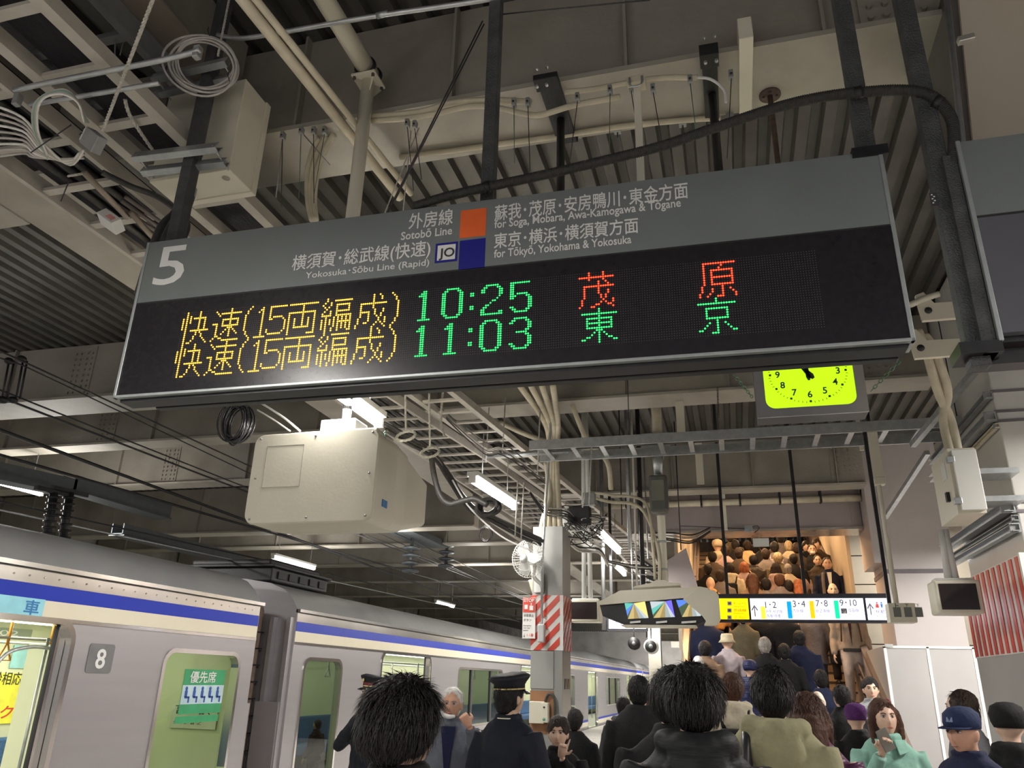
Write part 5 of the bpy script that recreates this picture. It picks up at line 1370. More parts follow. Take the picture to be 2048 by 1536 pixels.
for i, px in enumerate((795, 925, 1155, 1235, 1365, 1460)):
    c = on_y(px, 308 - (px - 800) * .11, 3.55); t = thing('beam_clamp', 'small steel clip on the rear edge of the near girder, %s' % ('first from the left', 'second from the left', 'third from the left', 'fourth from the left', 'fifth from the left', 'rightmost')[i], 'clamp', c, 'clips on the rear edge of the near girder')
    MB().cbox(c, (.04, .04, .035)).build('clip', STEELBAR, t, .003); MB().cyl(c, c - Vector((0, 0, .05)), .004, 6).build('screw', BLACK, t)
# black girder brackets with rods
for i, (p0, p1, rb, lb) in enumerate((((1070, 175), (1124, 272), (1112, 385), 'black bracket with a rod on the near girder above the sign text'), ((1400, 128), (1455, 232), (1440, 340), 'black bracket with a rod on the near girder farther right'))):
    a = on_y(*p0, 3.05); b = on_y(*p1, 3.05); t = thing('girder_bracket', lb, 'bracket', a, 'black brackets on the near girder')
    MB().box((a.x, 3.0, 4.58), (b.x - .015, 3.09, a.z)).build('face_plate', BLACK, t, .004)
    MB().box((a.x + .01, 3.09, 4.572), (b.x - .02, 3.56, 4.598)).build('under_plate', BLACK, t, .003)
    for dx in (.025, .075):
        for z_ in (4.61, a.z - .05): MB().cyl((a.x + dx, 2.985, z_), (a.x + dx, 3.0, z_), .008, 6, False).build('bolt', GALV, t)
    xm_ = (a.x + b.x) / 2; MB().tube([(xm_, 3.35, 4.57), (xm_, 3.35, 3.3)], .022, 10).build('rod', BLACK, t)
c = on_y(1272, 175, 3.05); t = thing('support_post', 'slim square cream post hanging from the near girder', 'post', c)
xx = on_y(1280, 300, 3.05).x; MB().box((xx - .017, 3.02, 3.3), (xx + .017, 3.055, c.z)).build('shaft', BOXC, t, .002); MB().box((xx - .045, 2.99, c.z - .02), (xx + .045, 3.06, c.z + .02)).build('yoke', CONDUIT, t, .004); MB().tube([(xx - .03, 2.98, c.z), (xx - .025, 2.98, c.z - .05), (xx + .025, 2.98, c.z - .05), (xx + .03, 2.98, c.z)], .006, 6, sub=3).build('u_bolt', GALV, t)
c = on_z(1540, 192, 4.59); t = thing('ceiling_flange', 'rusty brown round flange with a rod under the near girder', 'flange', c)
MB().cyl(c, c + Vector((0, 0, .012)), .055, 20).build('disc', mat('rust_brown', (.09, .055, .04), .7, 0, .3, 30), t); MB().tube([c, (c.x, c.y, 3.3)], .014, 10).build('rod', MATS['rust_brown'], t)
for a_ in range(4): MB().cyl(c + Vector((.035 * math.cos(a_ * 1.57), .035 * math.sin(a_ * 1.57), -.012)), c + Vector((.035 * math.cos(a_ * 1.57), .035 * math.sin(a_ * 1.57), 0)), .007, 6, False).build('bolt', MATS['rust_brown'], t)
c = on_z(1540, 250, 4.6)
o = tag(MB().box((on_y(1485, 150, 3.04).x, 3.02, 4.59), (on_y(1515, 150, 3.04).x, 3.60, 4.72)).build('bolted_plate', BOXC, None, .004), 'cream bolted plate on the near girder right of the black brackets', 'plate')
# cream conduit loops left of the post, pairs
for k in range(3): run([on_y(668 - 14 * k, 268 + 5 * k, 3.2), on_y(650 - 12 * k, 300, 3.22), on_y(634 - 9 * k, 345, 3.25), on_y(628 - 6 * k, 400, 3.25), on_y(632 - 4 * k, 440, 3.22)], .017, 'cream conduit bending down left of the bolted post, %s' % ('right', 'middle', 'left')[k], CONDUIT, 'conduit', 'conduit', 'cream conduits bending down left of the post')
# thin wires and rods
for i, (p, q_, y, m_) in enumerate((((965, 42), (775, 425), 2.6, RUBBER), ((968, 48), (790, 400), 2.6, RUBBER), ((838, 255), (770, 425), 3.1, ROPE), ((822, 262), (806, 425), 3.1, ROPE), ((232, 0), (228, 200), 2.4, STEELBAR), ((270, 0), (240, 110), 2.6, STEELBAR), ((990, 30), (1300, 0), 2.6, RUBBER), ((565, 280), (552, 395), 3.1, STEELBAR), ((608, 270), (660, 330), 3.1, STEELBAR))):
    run(Yp([p, q_], y), .0035 if i < 7 else .003, ('thin black wire from the middle hanger down to the left', 'second thin black wire beside the first at the middle hanger', 'thin rope slanting down from a beam clamp', 'thin rope hanging straight from a beam clamp', 'thin steel rod at the top left', 'thin steel rod right of it at the top left', 'thin black wire from the middle hanger to the right', 'thin steel wire hanging right of the junction box', 'short steel wire beside the cream conduits')[i], m_, 'thin_wire', 'wire', sub=1)
# under the sign: cream conduits going down to the slim column
for k in range(4): run([on_z(1040 + 22 * k, 772, 4.4), on_y(1092 + 8 * k, 850, 8.2), on_y(1098 + 5 * k, 925, 8.3), (-1.97 + .06 * k, 8.35, 3.27)], .032, 'cream conduit dropping to the top of the slim column, %s' % ('leftmost', 'second', 'third', 'rightmost')[k], CONDUIT, 'conduit', 'conduit', 'cream conduits dropping to the slim column')
run([on_y(1075, 1115, 8.25), on_y(1086, 1040, 8.25), on_y(1100, 990, 8.3), on_y(1092, 925, 8.3)], .03, 'cream conduit leaning left behind the fan', CONDUIT, 'conduit', 'conduit')
run([on_y(1060, 1160, 8.28), on_y(1068, 1185, 8.28), on_y(1065, 1140, 8.3), on_y(1052, 1090, 8.35)], .02, 'cream conduit passing behind the fan stand', CONDUIT, 'conduit', 'conduit')
run([on_y(1000, 845, 8.6), on_y(1060, 872, 8.6), on_y(1130, 892, 8.7), on_y(1180, 895, 8.9)], .03, 'cream conduit sagging behind the slim column top', CONDUIT, 'conduit', 'conduit')
run([on_y(1130, 770, 8.0), on_y(1160, 850, 8.1), on_y(1178, 885, 8.2), on_y(1215, 925, 8.4), on_y(1222, 980, 8.5)], .028, 'cream conduit dropping right of the slim column', CONDUIT, 'conduit', 'conduit')
# black bundle from the sign to the slim column
BK = [(770, 848), (815, 872), (868, 905), (900, 950), (940, 1005), (985, 1030), (1040, 1062), (1082, 1080)]
for k in range(5): run([on_y(a + random.uniform(-4, 4), b + 5 * (k % 3) + random.uniform(-3, 3), 6.3 + .25 * j) for j, (a, b) in enumerate(BK)], .02 if k < 3 else .010, 'black cable in the bundle sagging towards the slim column, %s' % ('topmost', 'second', 'third', 'thin inner', 'thin outer')[k], RUBBER if k < 4 else CABLE, group='black cable bundle sagging to the slim column')
run([on_y(a, b, 6.6) for a, b in ((862, 905), (868, 950), (880, 990), (898, 1008), (925, 1002), (950, 998), (975, 1010))], .028, 'thick black cable making a low loop right of the cream housing', RUBBER)
run([on_y(a, b, 6.9) for a, b in ((905, 960), (935, 1010), (980, 1055), (1015, 1080), (1060, 1100))], .008, 'thin pale cable under the black bundle', CABLEW)
for i, (px, py, y) in enumerate(((812, 872, 6.2), (860, 905, 6.4))):
    c = on_y(px, py, y); rope([c + Vector((.09 * math.cos(a), .05 * math.sin(a), .06 * math.sin(a))) for a in [k * .7 for k in range(10)]], .014, 'white rope loop tied round the black cables, %s' % ('left', 'right')[i], 'rope loops round the black cables')
    rope([on_y(px - 2, 775, y), on_y(px, py - 12, y)], .010, 'white rope hanging down to the %s rope loop' % ('left', 'right')[i], 'ropes holding the cable loops')
rope([on_y(886, 780, 6.6), on_y(882, 842, 6.6), on_y(889, 872, 6.6)], .012, 'pale chain-like rope hanging right of the rope loops')
for i, (x_, ya, yb) in enumerate(((972, 815, 925), (1005, 795, 905), (1075, 800, 950), (1030, 960, 1075), (1042, 965, 1080), (1165, 985, 1015), (1178, 880, 1010))):
    run(Yp([(x_ + 6, ya), (x_, yb)], 7.6), .007, 'thin pale rod hanging under the cable ladder, %s from the left' % ('first', 'second', 'fifth', 'third', 'fourth', 'sixth', 'seventh')[i], ROPE, 'hanger_rod', 'rod', 'pale rods under the cable ladder', sub=1)
run(Yp([(970, 912), (1138, 903)], 8.0), .03, 'short galvanised channel crossing behind the steel conduit', GALV, 'channel_bar', 'bar', sub=1, seg=4)
# cable coils
def coil(c, r, n, m, label, rt=.007, ry=.25, sq=1.0, seed=1):
    random.seed(seed); t = thing('cable_coil', label, 'cable coil', c)
    for k in range(n):
        a1, b1 = r * random.uniform(.72, 1.05), r * sq * random.uniform(.8, 1.1); o_ = Vector((random.uniform(-.15, .15) * r, random.uniform(-.3, .3) * r, random.uniform(-.15, .15) * r)); tl = random.uniform(-ry, ry)
        MB().tube([c + o_ + Vector((a1 * math.cos(a), a1 * math.cos(a) * tl, b1 * math.sin(a))) for a in [2 * math.pi * i / 28 for i in range(28)]], rt, 6, closed=True).build('loop', m, t)
    return t
t = coil(on_y(473, 848, 4.9), .115, 14, mat('gloss_black', (.02, .02, .022), .25), 'coil of glossy black cable hanging left of the cream housing', .0075, .4, 1.3, 2)
run([on_y(473, 815, 4.9), on_y(505, 800, 4.9), on_y(560, 830, 4.8), on_y(600, 862, 4.75)], .008, 'shiny cable running from the coil to the cream housing', CABLEW)
run([on_y(515, 820, 4.9), on_y(545, 838, 4.8), on_y(580, 862, 4.75)], .006, 'second shiny cable from the coil to the cream housing', CABLEW)
coil(on_y(972, 1068, 7.6), .07, 6, RUBBER, 'small tangled coil of thin cable hanging below the second lamp', .004, .5, 1.2, 4)
coil(on_y(975, 1012, 6.9), .12, 5, RUBBER, 'thick black cable coiled round a rod below the second lamp', .016, .8, .6, 9)
# black box with wire tangle right of the slim column
c = on_y(1160, 1032, 8.6); t = thing('splice_box', 'black splice box with a white side amid a tangle of wires', 'splice box', c)
MB().cbox(c, (.24, .14, .2)).build('body', BLACK, t, .01); MB().cbox(c + Vector((-.16, -.02, .0)), (.06, .1, .17)).build('white_side', HOUS, t, .004); MB().cbox(c + Vector((.1, .05, .2)), (.14, .1, .14)).build('grey_box', STEELBAR, t, .006)
random.seed(11); nms = ['curl', 'loop', 'arc', 'tangle strand', 'bend', 'stray end', 'knot strand', 'long strand']
for k in range(16):
    P = [c + Vector((random.uniform(-.35, .3), random.uniform(-.1, .1), random.uniform(-.35, .12))) for _ in range(5)]
    MB().tube(P, .006, 5, sub=5).build('wire', RUBBER if k % 3 else CABLEW, t)
random.seed(12)
def festoon(p, q, y0, y1, n, sag, lab_, mlist, spread=10, r=.009):
    for k in range(n):
        j = random.uniform(-spread, spread); m1 = ((p[0] + q[0]) / 2, (p[1] + q[1]) / 2 + sag + j)
        run([on_y(p[0], p[1] + j * .4, y0), on_y(m1[0] - 15, m1[1], (y0 + y1) / 2), on_y(m1[0] + 25, m1[1] + 4, (y0 + y1) / 2), on_y(q[0], q[1] + j * .5, y1)], r * random.uniform(.7, 1.3), lab_, mlist[k % len(mlist)], group='bunch: ' + lab_.replace('wire', 'wires', 1), seg=6)
festoon((1130, 1075), (1215, 1130), 8.6, 9.6, 7, -4, 'white or grey wire draped in the bunch right of the slim column', [CABLEW, CABLE, CABLEW, RUBBER], 10)
festoon((1215, 1125), (1330, 1135), 9.6, 10.6, 6, 8, 'grey wire of the bunch draped towards the stairs', [CABLE, RUBBER], 10)
festoon((875, 815), (1090, 960), 6.9, 8.2, 6, 6, 'brown grey wire sagging along the cable ladder', [CABLE, RUBBER], 14, .006)
festoon((1300, 1070), (1420, 1060), 10.5, 11.8, 5, 10, 'dark wire strung in front of the stair fascia', [RUBBER, CABLE], 14, .010)
festoon((1060, 985), (1150, 1040), 7.9, 8.6, 5, 8, 'dark wire drooping to the black splice box', [RUBBER, CABLE], 8, .008)
festoon((1340, 1175), (1270, 1110), 11, 10.4, 5, 12, 'dark cable hanging left of the stairwell plate', [RUBBER, CABLE], 14, .012)
# thin dark posts behind
for i, (px, ya, yb, y, r, m_) in enumerate(((1283, 920, 1180, 10.2, .03, BLACK), (1270, 960, 1170, 9.8, .012, CABLEW), (1204, 1150, 1260, 11.5, .03, STEELBAR), (1255, 1020, 1100, 9.9, .02, GALV), (1358, 930, 1100, 11, .008, BLACK), (1240, 930, 1050, 10, .008, BLACK))):
    a = on_y(px, ya, y); b = on_y(px + 4, yb, y); run([(b.x, y, ZD), (b.x, y, b.z)], r, ('dark vertical post left of the cream screens post', 'pale thin post beside the dark vertical one', 'steel post left of the small backlit sign', 'steel tube bending over beside the third lamp', 'thin dark rod in front of the mauve fascia', 'thin dark rod right of the splice box')[i], m_, 'vertical_post' if r > .015 else 'thin_rod', 'post' if r > .015 else 'rod', sub=1)
# chains
def chain(p, q_, y0, y1, label, m=None):
    A = on_y(*p, y0); B = on_y(*q_, y1); n = 10; t = thing('chain', label, 'chain', A, 'thin chains and turnbuckles')
    for k in range(n):
        c = A.lerp(B, (k + .5) / n); d = (B - A) / n * .62; s_ = d.orthogonal().normalized() * .008 if k % 2 else d.cross(d.orthogonal()).normalized() * .008
        MB().tube([c - d, c - d * .6 + s_, c + d * .6 + s_, c + d, c + d * .6 - s_, c - d * .6 - s_], .0028, 5, closed=True).build('link', m or mat('chain_green2', (.10, .20, .15), .5, .4), t)
chain((1468, 750), (1505, 795), 4.6, 4.9, 'green chain left of the clock', None)
chain((1800, 722), (1742, 782), 4.6, 4.9, 'green chain right of the clock', None)
chain((1435, 775), (1437, 835), 7.8, 7.8, 'dark chain hanging from the second girder', BLACK)
chain((770, 862), (768, 890), 4.7, 4.7, 'short green chain at the right shoulder of the cream housing')
# pale slotted hangers under girders on the right
for i, (px, ya, yb, y, w_) in enumerate(((1360, 825, 880, 8.15, .09), (1398, 915, 968, 9.6, .09), (1445, 1000, 1060, 12.6, .09), (1722, 885, 900, 8.6, .04))):
    a = on_y(px, ya, y); b = on_y(px + 8, yb, y); tag(MB().box((a.x - w_ / 2, y, b.z), (a.x + w_ / 2, y + .02, ZD if i == 3 else 4.62)).build('slotted_hanger', BOXC, None, .003), 'flat cream slotted hanger under the girders, %s' % ('nearest', 'middle one above the tray line', 'one in front of the mauve fascia', 'small one at the right')[i], 'hanger', 'flat slotted hangers')
t = thing('junction_box', 'small grey junction box with wires on the mauve fascia', 'junction box', on_y(1497, 1058, 12.6)); c = on_y(1497, 1058, 12.6); MB().cbox(c, (.12, .06, .1)).build('body', GALV, t, .005); MB().tube([c, c + Vector((.12, 0, .05)), c + Vector((.16, 0, 0)), c + Vector((.08, 0, -.06))], .006, 6, sub=4).build('wire', RUBBER, t)
run(Yp([(1360, 1052), (1420, 1054), (1497, 1058)], 12.65), .006, 'thin dark wire along the mauve fascia to its junction box', RUBBER)
# ------------------------------------------------------------------ people
SK = mat('skin_light', (.58, .38, .28), .5, 0, .05, 14, .05, 160); SKW = mat('skin_ruddy', (.52, .28, .19), .5, 0, .06, 14, .05, 160)
CT = bpy.data.textures.new('cloth_folds', 'CLOUDS'); CT.noise_scale = .16; CT.noise_depth = 2
HT = bpy.data.textures.new('hair_clumps', 'CLOUDS'); HT.noise_scale = .03
def cloth(name, col, rough=.85, bump=.25, bs=40, stretch=None, var=.12): return mat('cloth_' + name, col, rough, 0, var, 12, bump, bs, stretch=stretch, spec=.22)
def hairm(name, col, rough=.5): return mat('hair_' + name, col, rough, 0, .35, 30, .6, 180, stretch=(1, 1, .25), spec=.25)
HB = hairm('black', (.012, .010, .010)); HBR = hairm('brown', (.07, .03, .018)); HDB = hairm('dark_brown', (.03, .018, .013)); HG = hairm('white', (.62, .60, .58)); HGR = hairm('grey', (.28, .26, .24)); HOR = hairm('auburn', (.30, .10, .04)); HBL = hairm('straw', (.42, .33, .2))
def remesh(o, v, disp=0, smooth=4):
    m = o.modifiers.new('skin', 'REMESH'); m.mode = 'VOXEL'; m.voxel_size = v; m.use_smooth_shade = True
    s = o.modifiers.new('smooth', 'SMOOTH'); s.iterations = smooth; s.factor = .5
    if disp:
        d = o.modifiers.new('folds', 'DISPLACE'); d.texture = CT; d.strength = disp; d.mid_level = .5; d.texture_coords = 'GLOBAL'
def headpts(mb, face=True, nu=44, nv=34):
    vs = []; fs = []
    g = lambda x, s: math.exp(-(x / s) ** 2)
    for j in range(nv + 1):
        t = math.pi * j / nv
        for i in range(nu):
            a = 2 * math.pi * i / nu; x = .077 * math.sin(t) * math.cos(a); y = .096 * math.sin(t) * math.sin(a); z = .120 * math.cos(t)
            if z < 0: k = (-z / .12); x *= 1 - .30 * k ** 1.6; y = y * (1 - .12 * k) + .012 * k
            if y > 0:
                y *= .96
                if face:
                    y += .022 * g(x, .011) * g(z + .028, .022) + .008 * g(x, .009) * g(z - .002, .025) - .010 * (g(x - .032, .016) + g(x + .032, .016)) * g(z - .010, .014)
                    y += .004 * g(z - .034, .010) * g(x, .05) + .006 * g(x, .02) * g(z + .064, .010) - .003 * g(x, .022) * g(z + .050, .006) + .007 * g(x, .022) * g(z + .100, .014)
                else: y += .015 * g(x, .012) * g(z + .028, .022)
            vs.append((x, y, z))
    for j in range(nv):
        for i in range(nu): fs.append((j * nu + i, (j + 1) * nu + i, (j + 1) * nu + (i + 1) % nu, j * nu + (i + 1) % nu))
    mb.add(vs, fs, True)
    for s in (-1, 1):
        mb.ell((s * .080, -.004, -.012), (.010, .020, .032), 10, 8); mb.ell((s * .083, -.012, -.004), (.009, .012, .022), 8, 6)
def hand(mb, w, d, n, s=1, curl=.5, point=False, spread=.25):
    """w wrist, d direction of the fingers, n back-of-hand normal; s=+1 thumb towards d x n"""
    d = Vector(d).normalized(); n = Vector(n); n = (n - d * n.dot(d)).normalized(); x = d.cross(n) * s; w = Vector(w)
    rings = []
    for t, hw, ht in ((-.01, .024, .018), (.02, .034, .017), (.06, .042, .016), (.088, .040, .013)):
        c = w + d * t; rings.append([c + x * hw * math.cos(a) + n * ht * math.sin(a) for a in [2 * math.pi * k / 10 for k in range(10)]])
    mb.loft(rings)
    for k, L in enumerate((.072, .080, .074, .058)):
        b = w + d * .080 + x * (.030 - .020 * k); c = curl if not (point and k == 0) else .05
        a0 = spread * (1.5 - k) * .15; p = [b - d * .02]; dd = (d + x * a0).normalized(); ang = 0; q = b
        for seg, r in ((.45, .0085), (.32, .008), (.23, .007)):
            ang += c * 1.1; e = dd * math.cos(ang) - n * math.sin(ang); p.append(q); q = q + e * L * seg
        p.append(q); mb.tube(p, [.0095, .0095, .0088, .008, .006], 8)
    b = w + d * .02 + x * .028; e1 = (d * .55 + x * .8 - n * .2).normalized(); e2 = (d * .85 + x * .15 - n * (.35 + curl * .4)).normalized()
    mb.tube([b - x * .015, b + e1 * .035, b + e1 * .035 + e2 * .032, b + e1 * .035 + e2 * .055], [.013, .012, .010, .007], 8)
ARM0 = lambda s: ((s * .25, -.03, 1.10), (s * .27, .08, .86))
def person(px, py, Y, label, coat, hair=HB, style='short', yaw=0, g=None, face=False, tall=None, det=0, trousers=None, coatlen=.80, width=1.0, armL=None, armR=None, hands=None, head=(0, 0), hood=None, lean=0, skin=SK, group=None, tufts=None, puffy=0, hb=0, extra=None, collar=None, reach=None, stair=False, legs=True, step=0, hairw=1.0):
    if stair:
        lo, hi = SY0, 22.0
        for _ in range(40):
            mid = (lo + hi) / 2; p = on_y(px, py, mid)
            if p.z - stair_z(mid) > (tall or 1.66): lo = mid
            else: hi = mid
        Y = (lo + hi) / 2
    p = on_y(px, py, Y); gz = stair_z(Y) if g is None else g; h = p.z - gz - hb
    if tall and not stair: pass
    s = h / 1.72
    t = thing('person', label, 'person', (p.x, Y, gz), group)
    M0 = Matrix.Translation((p.x, Y, gz)) @ Matrix.Rotation(yaw, 4, 'Z') @ Matrix.Scale(s, 4)
    LN = Matrix.Translation((0, 0, .95)) @ Matrix.Rotation(-lean, 4, 'X') @ Matrix.Translation((0, 0, -.95))
    MU = M0 @ LN
    HM = MU @ Matrix.Translation((0, .0, 1.475)) @ Matrix.Rotation(head[0], 4, 'Z') @ Matrix.Rotation(-head[1], 4, 'X') @ Matrix.Translation((0, .022, .125))
    aL = armL or ARM0(-1); aR = armR or ARM0(1)
    for k_, v_ in (reach or {}).items():
        q_ = tuple(MU.inverted() @ on_y(*v_))
        if k_ == 'L': aL = (aL[0], q_)
        else: aR = (aR[0], q_)
    vox = .03 if det == 0 else (.016 if det == 1 else .0075)
    # body: one continuous skin figure
    mb = MB(MU)
    mb.tube([(0, -.01, 1.36), (0, -.005, 1.45), (0, .012, 1.55)], [.075, .054, .056], 14)
    rg = lambda z, rx, ry, yo=0: [(rx * width * math.cos(a), yo + ry * math.sin(a), z) for a in [2 * math.pi * k / 16 for k in range(16)]]
    mb.loft([rg(.88, .15, .10), rg(1.0, .14, .095), rg(1.2, .155, .10), rg(1.36, .15, .085), rg(1.43, .08, .06)])
    hs = hands or {}
    for sd, (e, w_) in ((-1, aL), (1, aR)):
        sh = (sd * .170 * width, -.005, 1.385); mb.tube([sh, e, w_], [.05, .04, .026], 10)
        hp = hs.get('R' if sd > 0 else 'L')
        e_, ww = Vector(e), Vector(w_); dflt = (ww - e_).normalized()
        if det or hp: hand(mb, ww + dflt * .02, (hp or {}).get('d', dflt), (hp or {}).get('n', (sd, 0, 0)), (hp or {}).get('s', -sd), (hp or {}).get('curl', .35), (hp or {}).get('point', False))
        else: mb.ell(ww + dflt * .07, (.035, .035, .075), 8, 6)
    mb.M = M0
    for sd in (-1, 1):
        st_ = step * sd
        mb.tube([(sd * .085, 0, .92), (sd * .09, .03 + st_ * .15, .49 + max(0, st_) * .12), (sd * .09, st_ * .12, .07 + max(0, st_) * .15)], [.085, .055, .04], 10)
        mb.ell((sd * .09, .05 + st_ * .12, .045 + max(0, st_) * .15), (.04, .12, .04), 10, 6)
    mb.M = HM; headpts(mb, face, *((44, 34) if face else (20, 14)))
    b = mb.build('body', skin, t); remesh(b, vox * s, 0, 2 if face else 3)
    # coat
    mb = MB(MU); pf = 1 + puffy
    rings = [rg(coatlen, .200 * pf, .150 * pf), rg(.95, .185 * pf, .138 * pf), rg(1.10, .183 * pf, .135 * pf), rg(1.28, .205 * pf, .142 * pf), rg(1.385, .195, .120 * pf), rg(1.44, .145, .10), rg(1.475, .092, .082), rg(1.505, .074, .074, .006)]
    if style not in ('bare',): mb.loft(rings)
    mb.ell((0, 0, 1.35), (.19 * width, .10, .07), 12, 8)
    for sd, (e, w_) in ((-1, aL), (1, aR)):
        sh = (sd * .172 * width, -.005, 1.385); e_, ww = Vector(e), Vector(w_); mb.tube([sh, e_ * .5 + Vector(sh) * .5, e_, e_ * .4 + ww * .6, ww], [.078 * pf, .070 * pf, .062 * pf, .055 * pf, .045 * pf], 12)
    if collar is not False and not hood: mb.tube([rg(1.495, .074, .074, .006)[k] for k in range(16)], .018, 6, closed=True)
    if hood:
        mb.tube([(-.10, .03, 1.46), (-.11, -.05, 1.47), (0, -.12, 1.45), (.11, -.05, 1.47), (.10, .03, 1.46)], [.03, .045, .062, .045, .03], 10, sub=4)
        mb.ell((0, -.12, 1.37), (.12, .055, .12), 12, 8)
    c = mb.build('coat', coat, t); remesh(c, (.030 if det == 0 else .017 if det == 1 else .012) * s, .012 + .02 * (det > 0), 5)
    # trousers and shoes
    tm = trousers or cloth('trouser_dark', (.025, .025, .03)); mb = MB(M0)
    for sd in (-1, 1):
        st_ = step * sd
        mb.tube([(sd * .085, 0, .98), (sd * .09, .03 + st_ * .15, .50 + max(0, st_) * .12), (sd * .09, -.005 + st_ * .12, .09 + max(0, st_) * .15)], [.105, .08, .065], 12)
    mb.ell((0, 0, .95), (.165 * width, .12, .12), 12, 8)
    o = mb.build('trousers', tm, t); remesh(o, .03 * s, .015, 4)
    for sd in (-1, 1):
        st_ = step * sd; mb = MB(M0); mb.ell((sd * .09, .05 + st_ * .12, .05 + max(0, st_) * .15), (.048, .14, .055), 12, 8); mb.box((sd * .09 - .045, -.085 + st_ * .12, max(0, st_) * .15), (sd * .09 + .045, .18 + st_ * .12, .022 + max(0, st_) * .15)); o = mb.build('shoe', BLACK, t); o['kind'] = 'thing' if False else None or 'thing'; del o['kind']
    # hair
    if style not in ('bald', 'hat'):
        mb = MB(HM); q = hairw
        if face: mb.ell((0, -.030, .036), (.088 * q, .104 * q, .102 * q), 26, 18)
        else: mb.ell((0, -.020, .022), (.089 * q, .106 * q, .112 * (1 + (q - 1) * .6)), 26, 18)
        if style == 'short': mb.ell((0, -.052, -.03), (.074 * q, .062 * q, .075), 18, 12)
        if style in ('bob', 'long'):
            mb.ell((0, -.045, -.05), (.098 * q, .085 * q, .105), 20, 14)
            for sd in (-1, 1): mb.tube([(sd * .070, .022, .06), (sd * .094, .012, -.03), (sd * .094, .010, -.11 if style == 'bob' else -.24)], [.026, .026, .018], 10, sub=4)
        if style == 'long': mb.tube([(0, -.06, .0), (0, -.085, -.12), (0, -.085, -.25), (0, -.08, -.36)], [.09, .095, .085, .035], 14, sub=4)
        o = mb.build('hair', hair, t); remesh(o, (.02 if det == 0 else .011) * s, 0, 3)
        d = o.modifiers.new('clumps', 'DISPLACE'); d.texture = HT; d.strength = .016 * s; d.mid_level = .5; d.texture_coords = 'GLOBAL'
        n = tufts if tufts is not None else (0 if det == 0 else 700)
        rnd = random.Random(int(px * 7 + py)); mb = MB(HM)
        for _ in range(n):
            z = rnd.uniform(-.55, 1); a = rnd.uniform(0, 2 * math.pi); r = math.sqrt(max(0, 1 - z * z)); nx, ny, nz = r * math.cos(a), r * math.sin(a), z
            if ny > .55 and nz < .45: continue
            if face and ny > -.05 and nz < .62: continue
            nn = Vector((nx, ny, nz)); P = Vector((nx * .090 * q, -.020 + ny * .107 * q, .020 + nz * .112))
            if nz < 0: P += Vector((0, -.01, 0))
            dn = Vector((rnd.uniform(-.35, .35), -.25 + rnd.uniform(-.3, .3), -1)); tg = (dn - nn * dn.dot(nn)).normalized()
            dr = (tg + nn * rnd.uniform(.10, .45)).normalized(); L = rnd.uniform(.025, .05) * (1.3 if q > 1.1 else 1); sd_ = dr.cross(nn).normalized() * rnd.uniform(.0012, .003)
            m1 = P + dr * L * .55 + tg * L * .1; e_ = P + dr * L * .7 + tg * L * .45
            mb.add([P - sd_, P + sd_, m1 + sd_ * .8, m1 - sd_ * .8, e_], [(0, 1, 2, 3), (3, 2, 4)])
        if n: o2 = mb.build('hair_strands', hair, t, me_fix=False); o2['kind'] = 'stuff'
    if face:
        HMf = HM
        for sd in (-1, 1):
            mb = MB(HMf); mb.ell((sd * .031, .078, .009), (.0145, .008, .0065), 12, 8); e = mb.build('eye', mat('eye_white', (.55, .52, .5), .2), t)
            mb = MB(HMf); mb.ell((sd * .031, .0835, .009), (.0065, .0035, .0062), 10, 6); mb.build('iris', INK, e)
            mb = MB(HMf); mb.tube([(sd * .014, .089, .026), (sd * .030, .090, .031), (sd * .046, .080, .027)], .0032, 6, sub=3); mb.build('eyebrow', hair if hair is not HG else HGR, t)
            mb = MB(HMf); mb.tube([(sd * .017, .0855, .013), (sd * .031, .0875, .0165), (sd * .045, .079, .012)], .0016, 5, sub=3); mb.build('eyelid', INK, t)
        mb = MB(HMf); mb.ell((0, .0915, -.0625), (.021, .006, .006), 12, 6); mb.build('lips', mat('lip_red', (.42, .10, .09), .45) if face == 'lip' else mat('lip_plain', (.40, .19, .15), .5), t)
    if extra: extra(t, MU, HM, s, M0)
    return t
# -- accessories
def cap_uniform(t, MU, HM, s, M0):
    mb = MB(HM); N_ = 28
    el = lambda rx, ry, z, yo=-.01, tilt=.0: [(rx * math.cos(a), yo + ry * math.sin(a), z + tilt * math.sin(a)) for a in [2 * math.pi * k / N_ for k in range(N_)]]
    mb.loft([el(.092, .108, .045), el(.094, .110, .085), el(.125, .142, .115, tilt=.012), el(.130, .148, .128, tilt=.014), el(.10, .115, .146, tilt=.012), el(.03, .03, .150, tilt=.01)]); c = mb.build('uniform_cap', cloth('cap_navy', (.018, .018, .024), .6), t)
    MB(HM).loft([el(.0945, .1105, .052), el(.0955, .1115, .060)], caps=False).build('gold_band', mat('gold_cord', (.75, .60, .25), .35, .6), c)
    mb = MB(HM); vs = []
    for k in range(13): a = math.pi * (.14 + .72 * k / 12); vs += [(.093 * math.cos(a), -.01 + .109 * math.sin(a), .05), (.100 * math.cos(a), -.01 + .165 * math.sin(a), .022)]
    mb.add(vs, [(2 * k, 2 * k + 1, 2 * k + 3, 2 * k + 2) for k in range(12)], True); v = mb.build('visor', mat('patent_black', (.01, .01, .01), .15), c, me_fix=False); v.modifiers.new('thick', 'SOLIDIFY').thickness = .004
    MB(HM).ell((0, .125, .098), (.016, .006, .018), 12, 8).build('badge', mat('gold_cord', (.75, .60, .25), .35, .6), c)
    MB(MU).tube([(.080 * math.cos(a), .004 + .082 * math.sin(a), 1.478) for a in [math.pi * (.9 + 1.2 * k / 14) for k in range(15)]], .004, 6).build('collar_piping', mat('piping_white', (.75, .70, .55), .5), t)
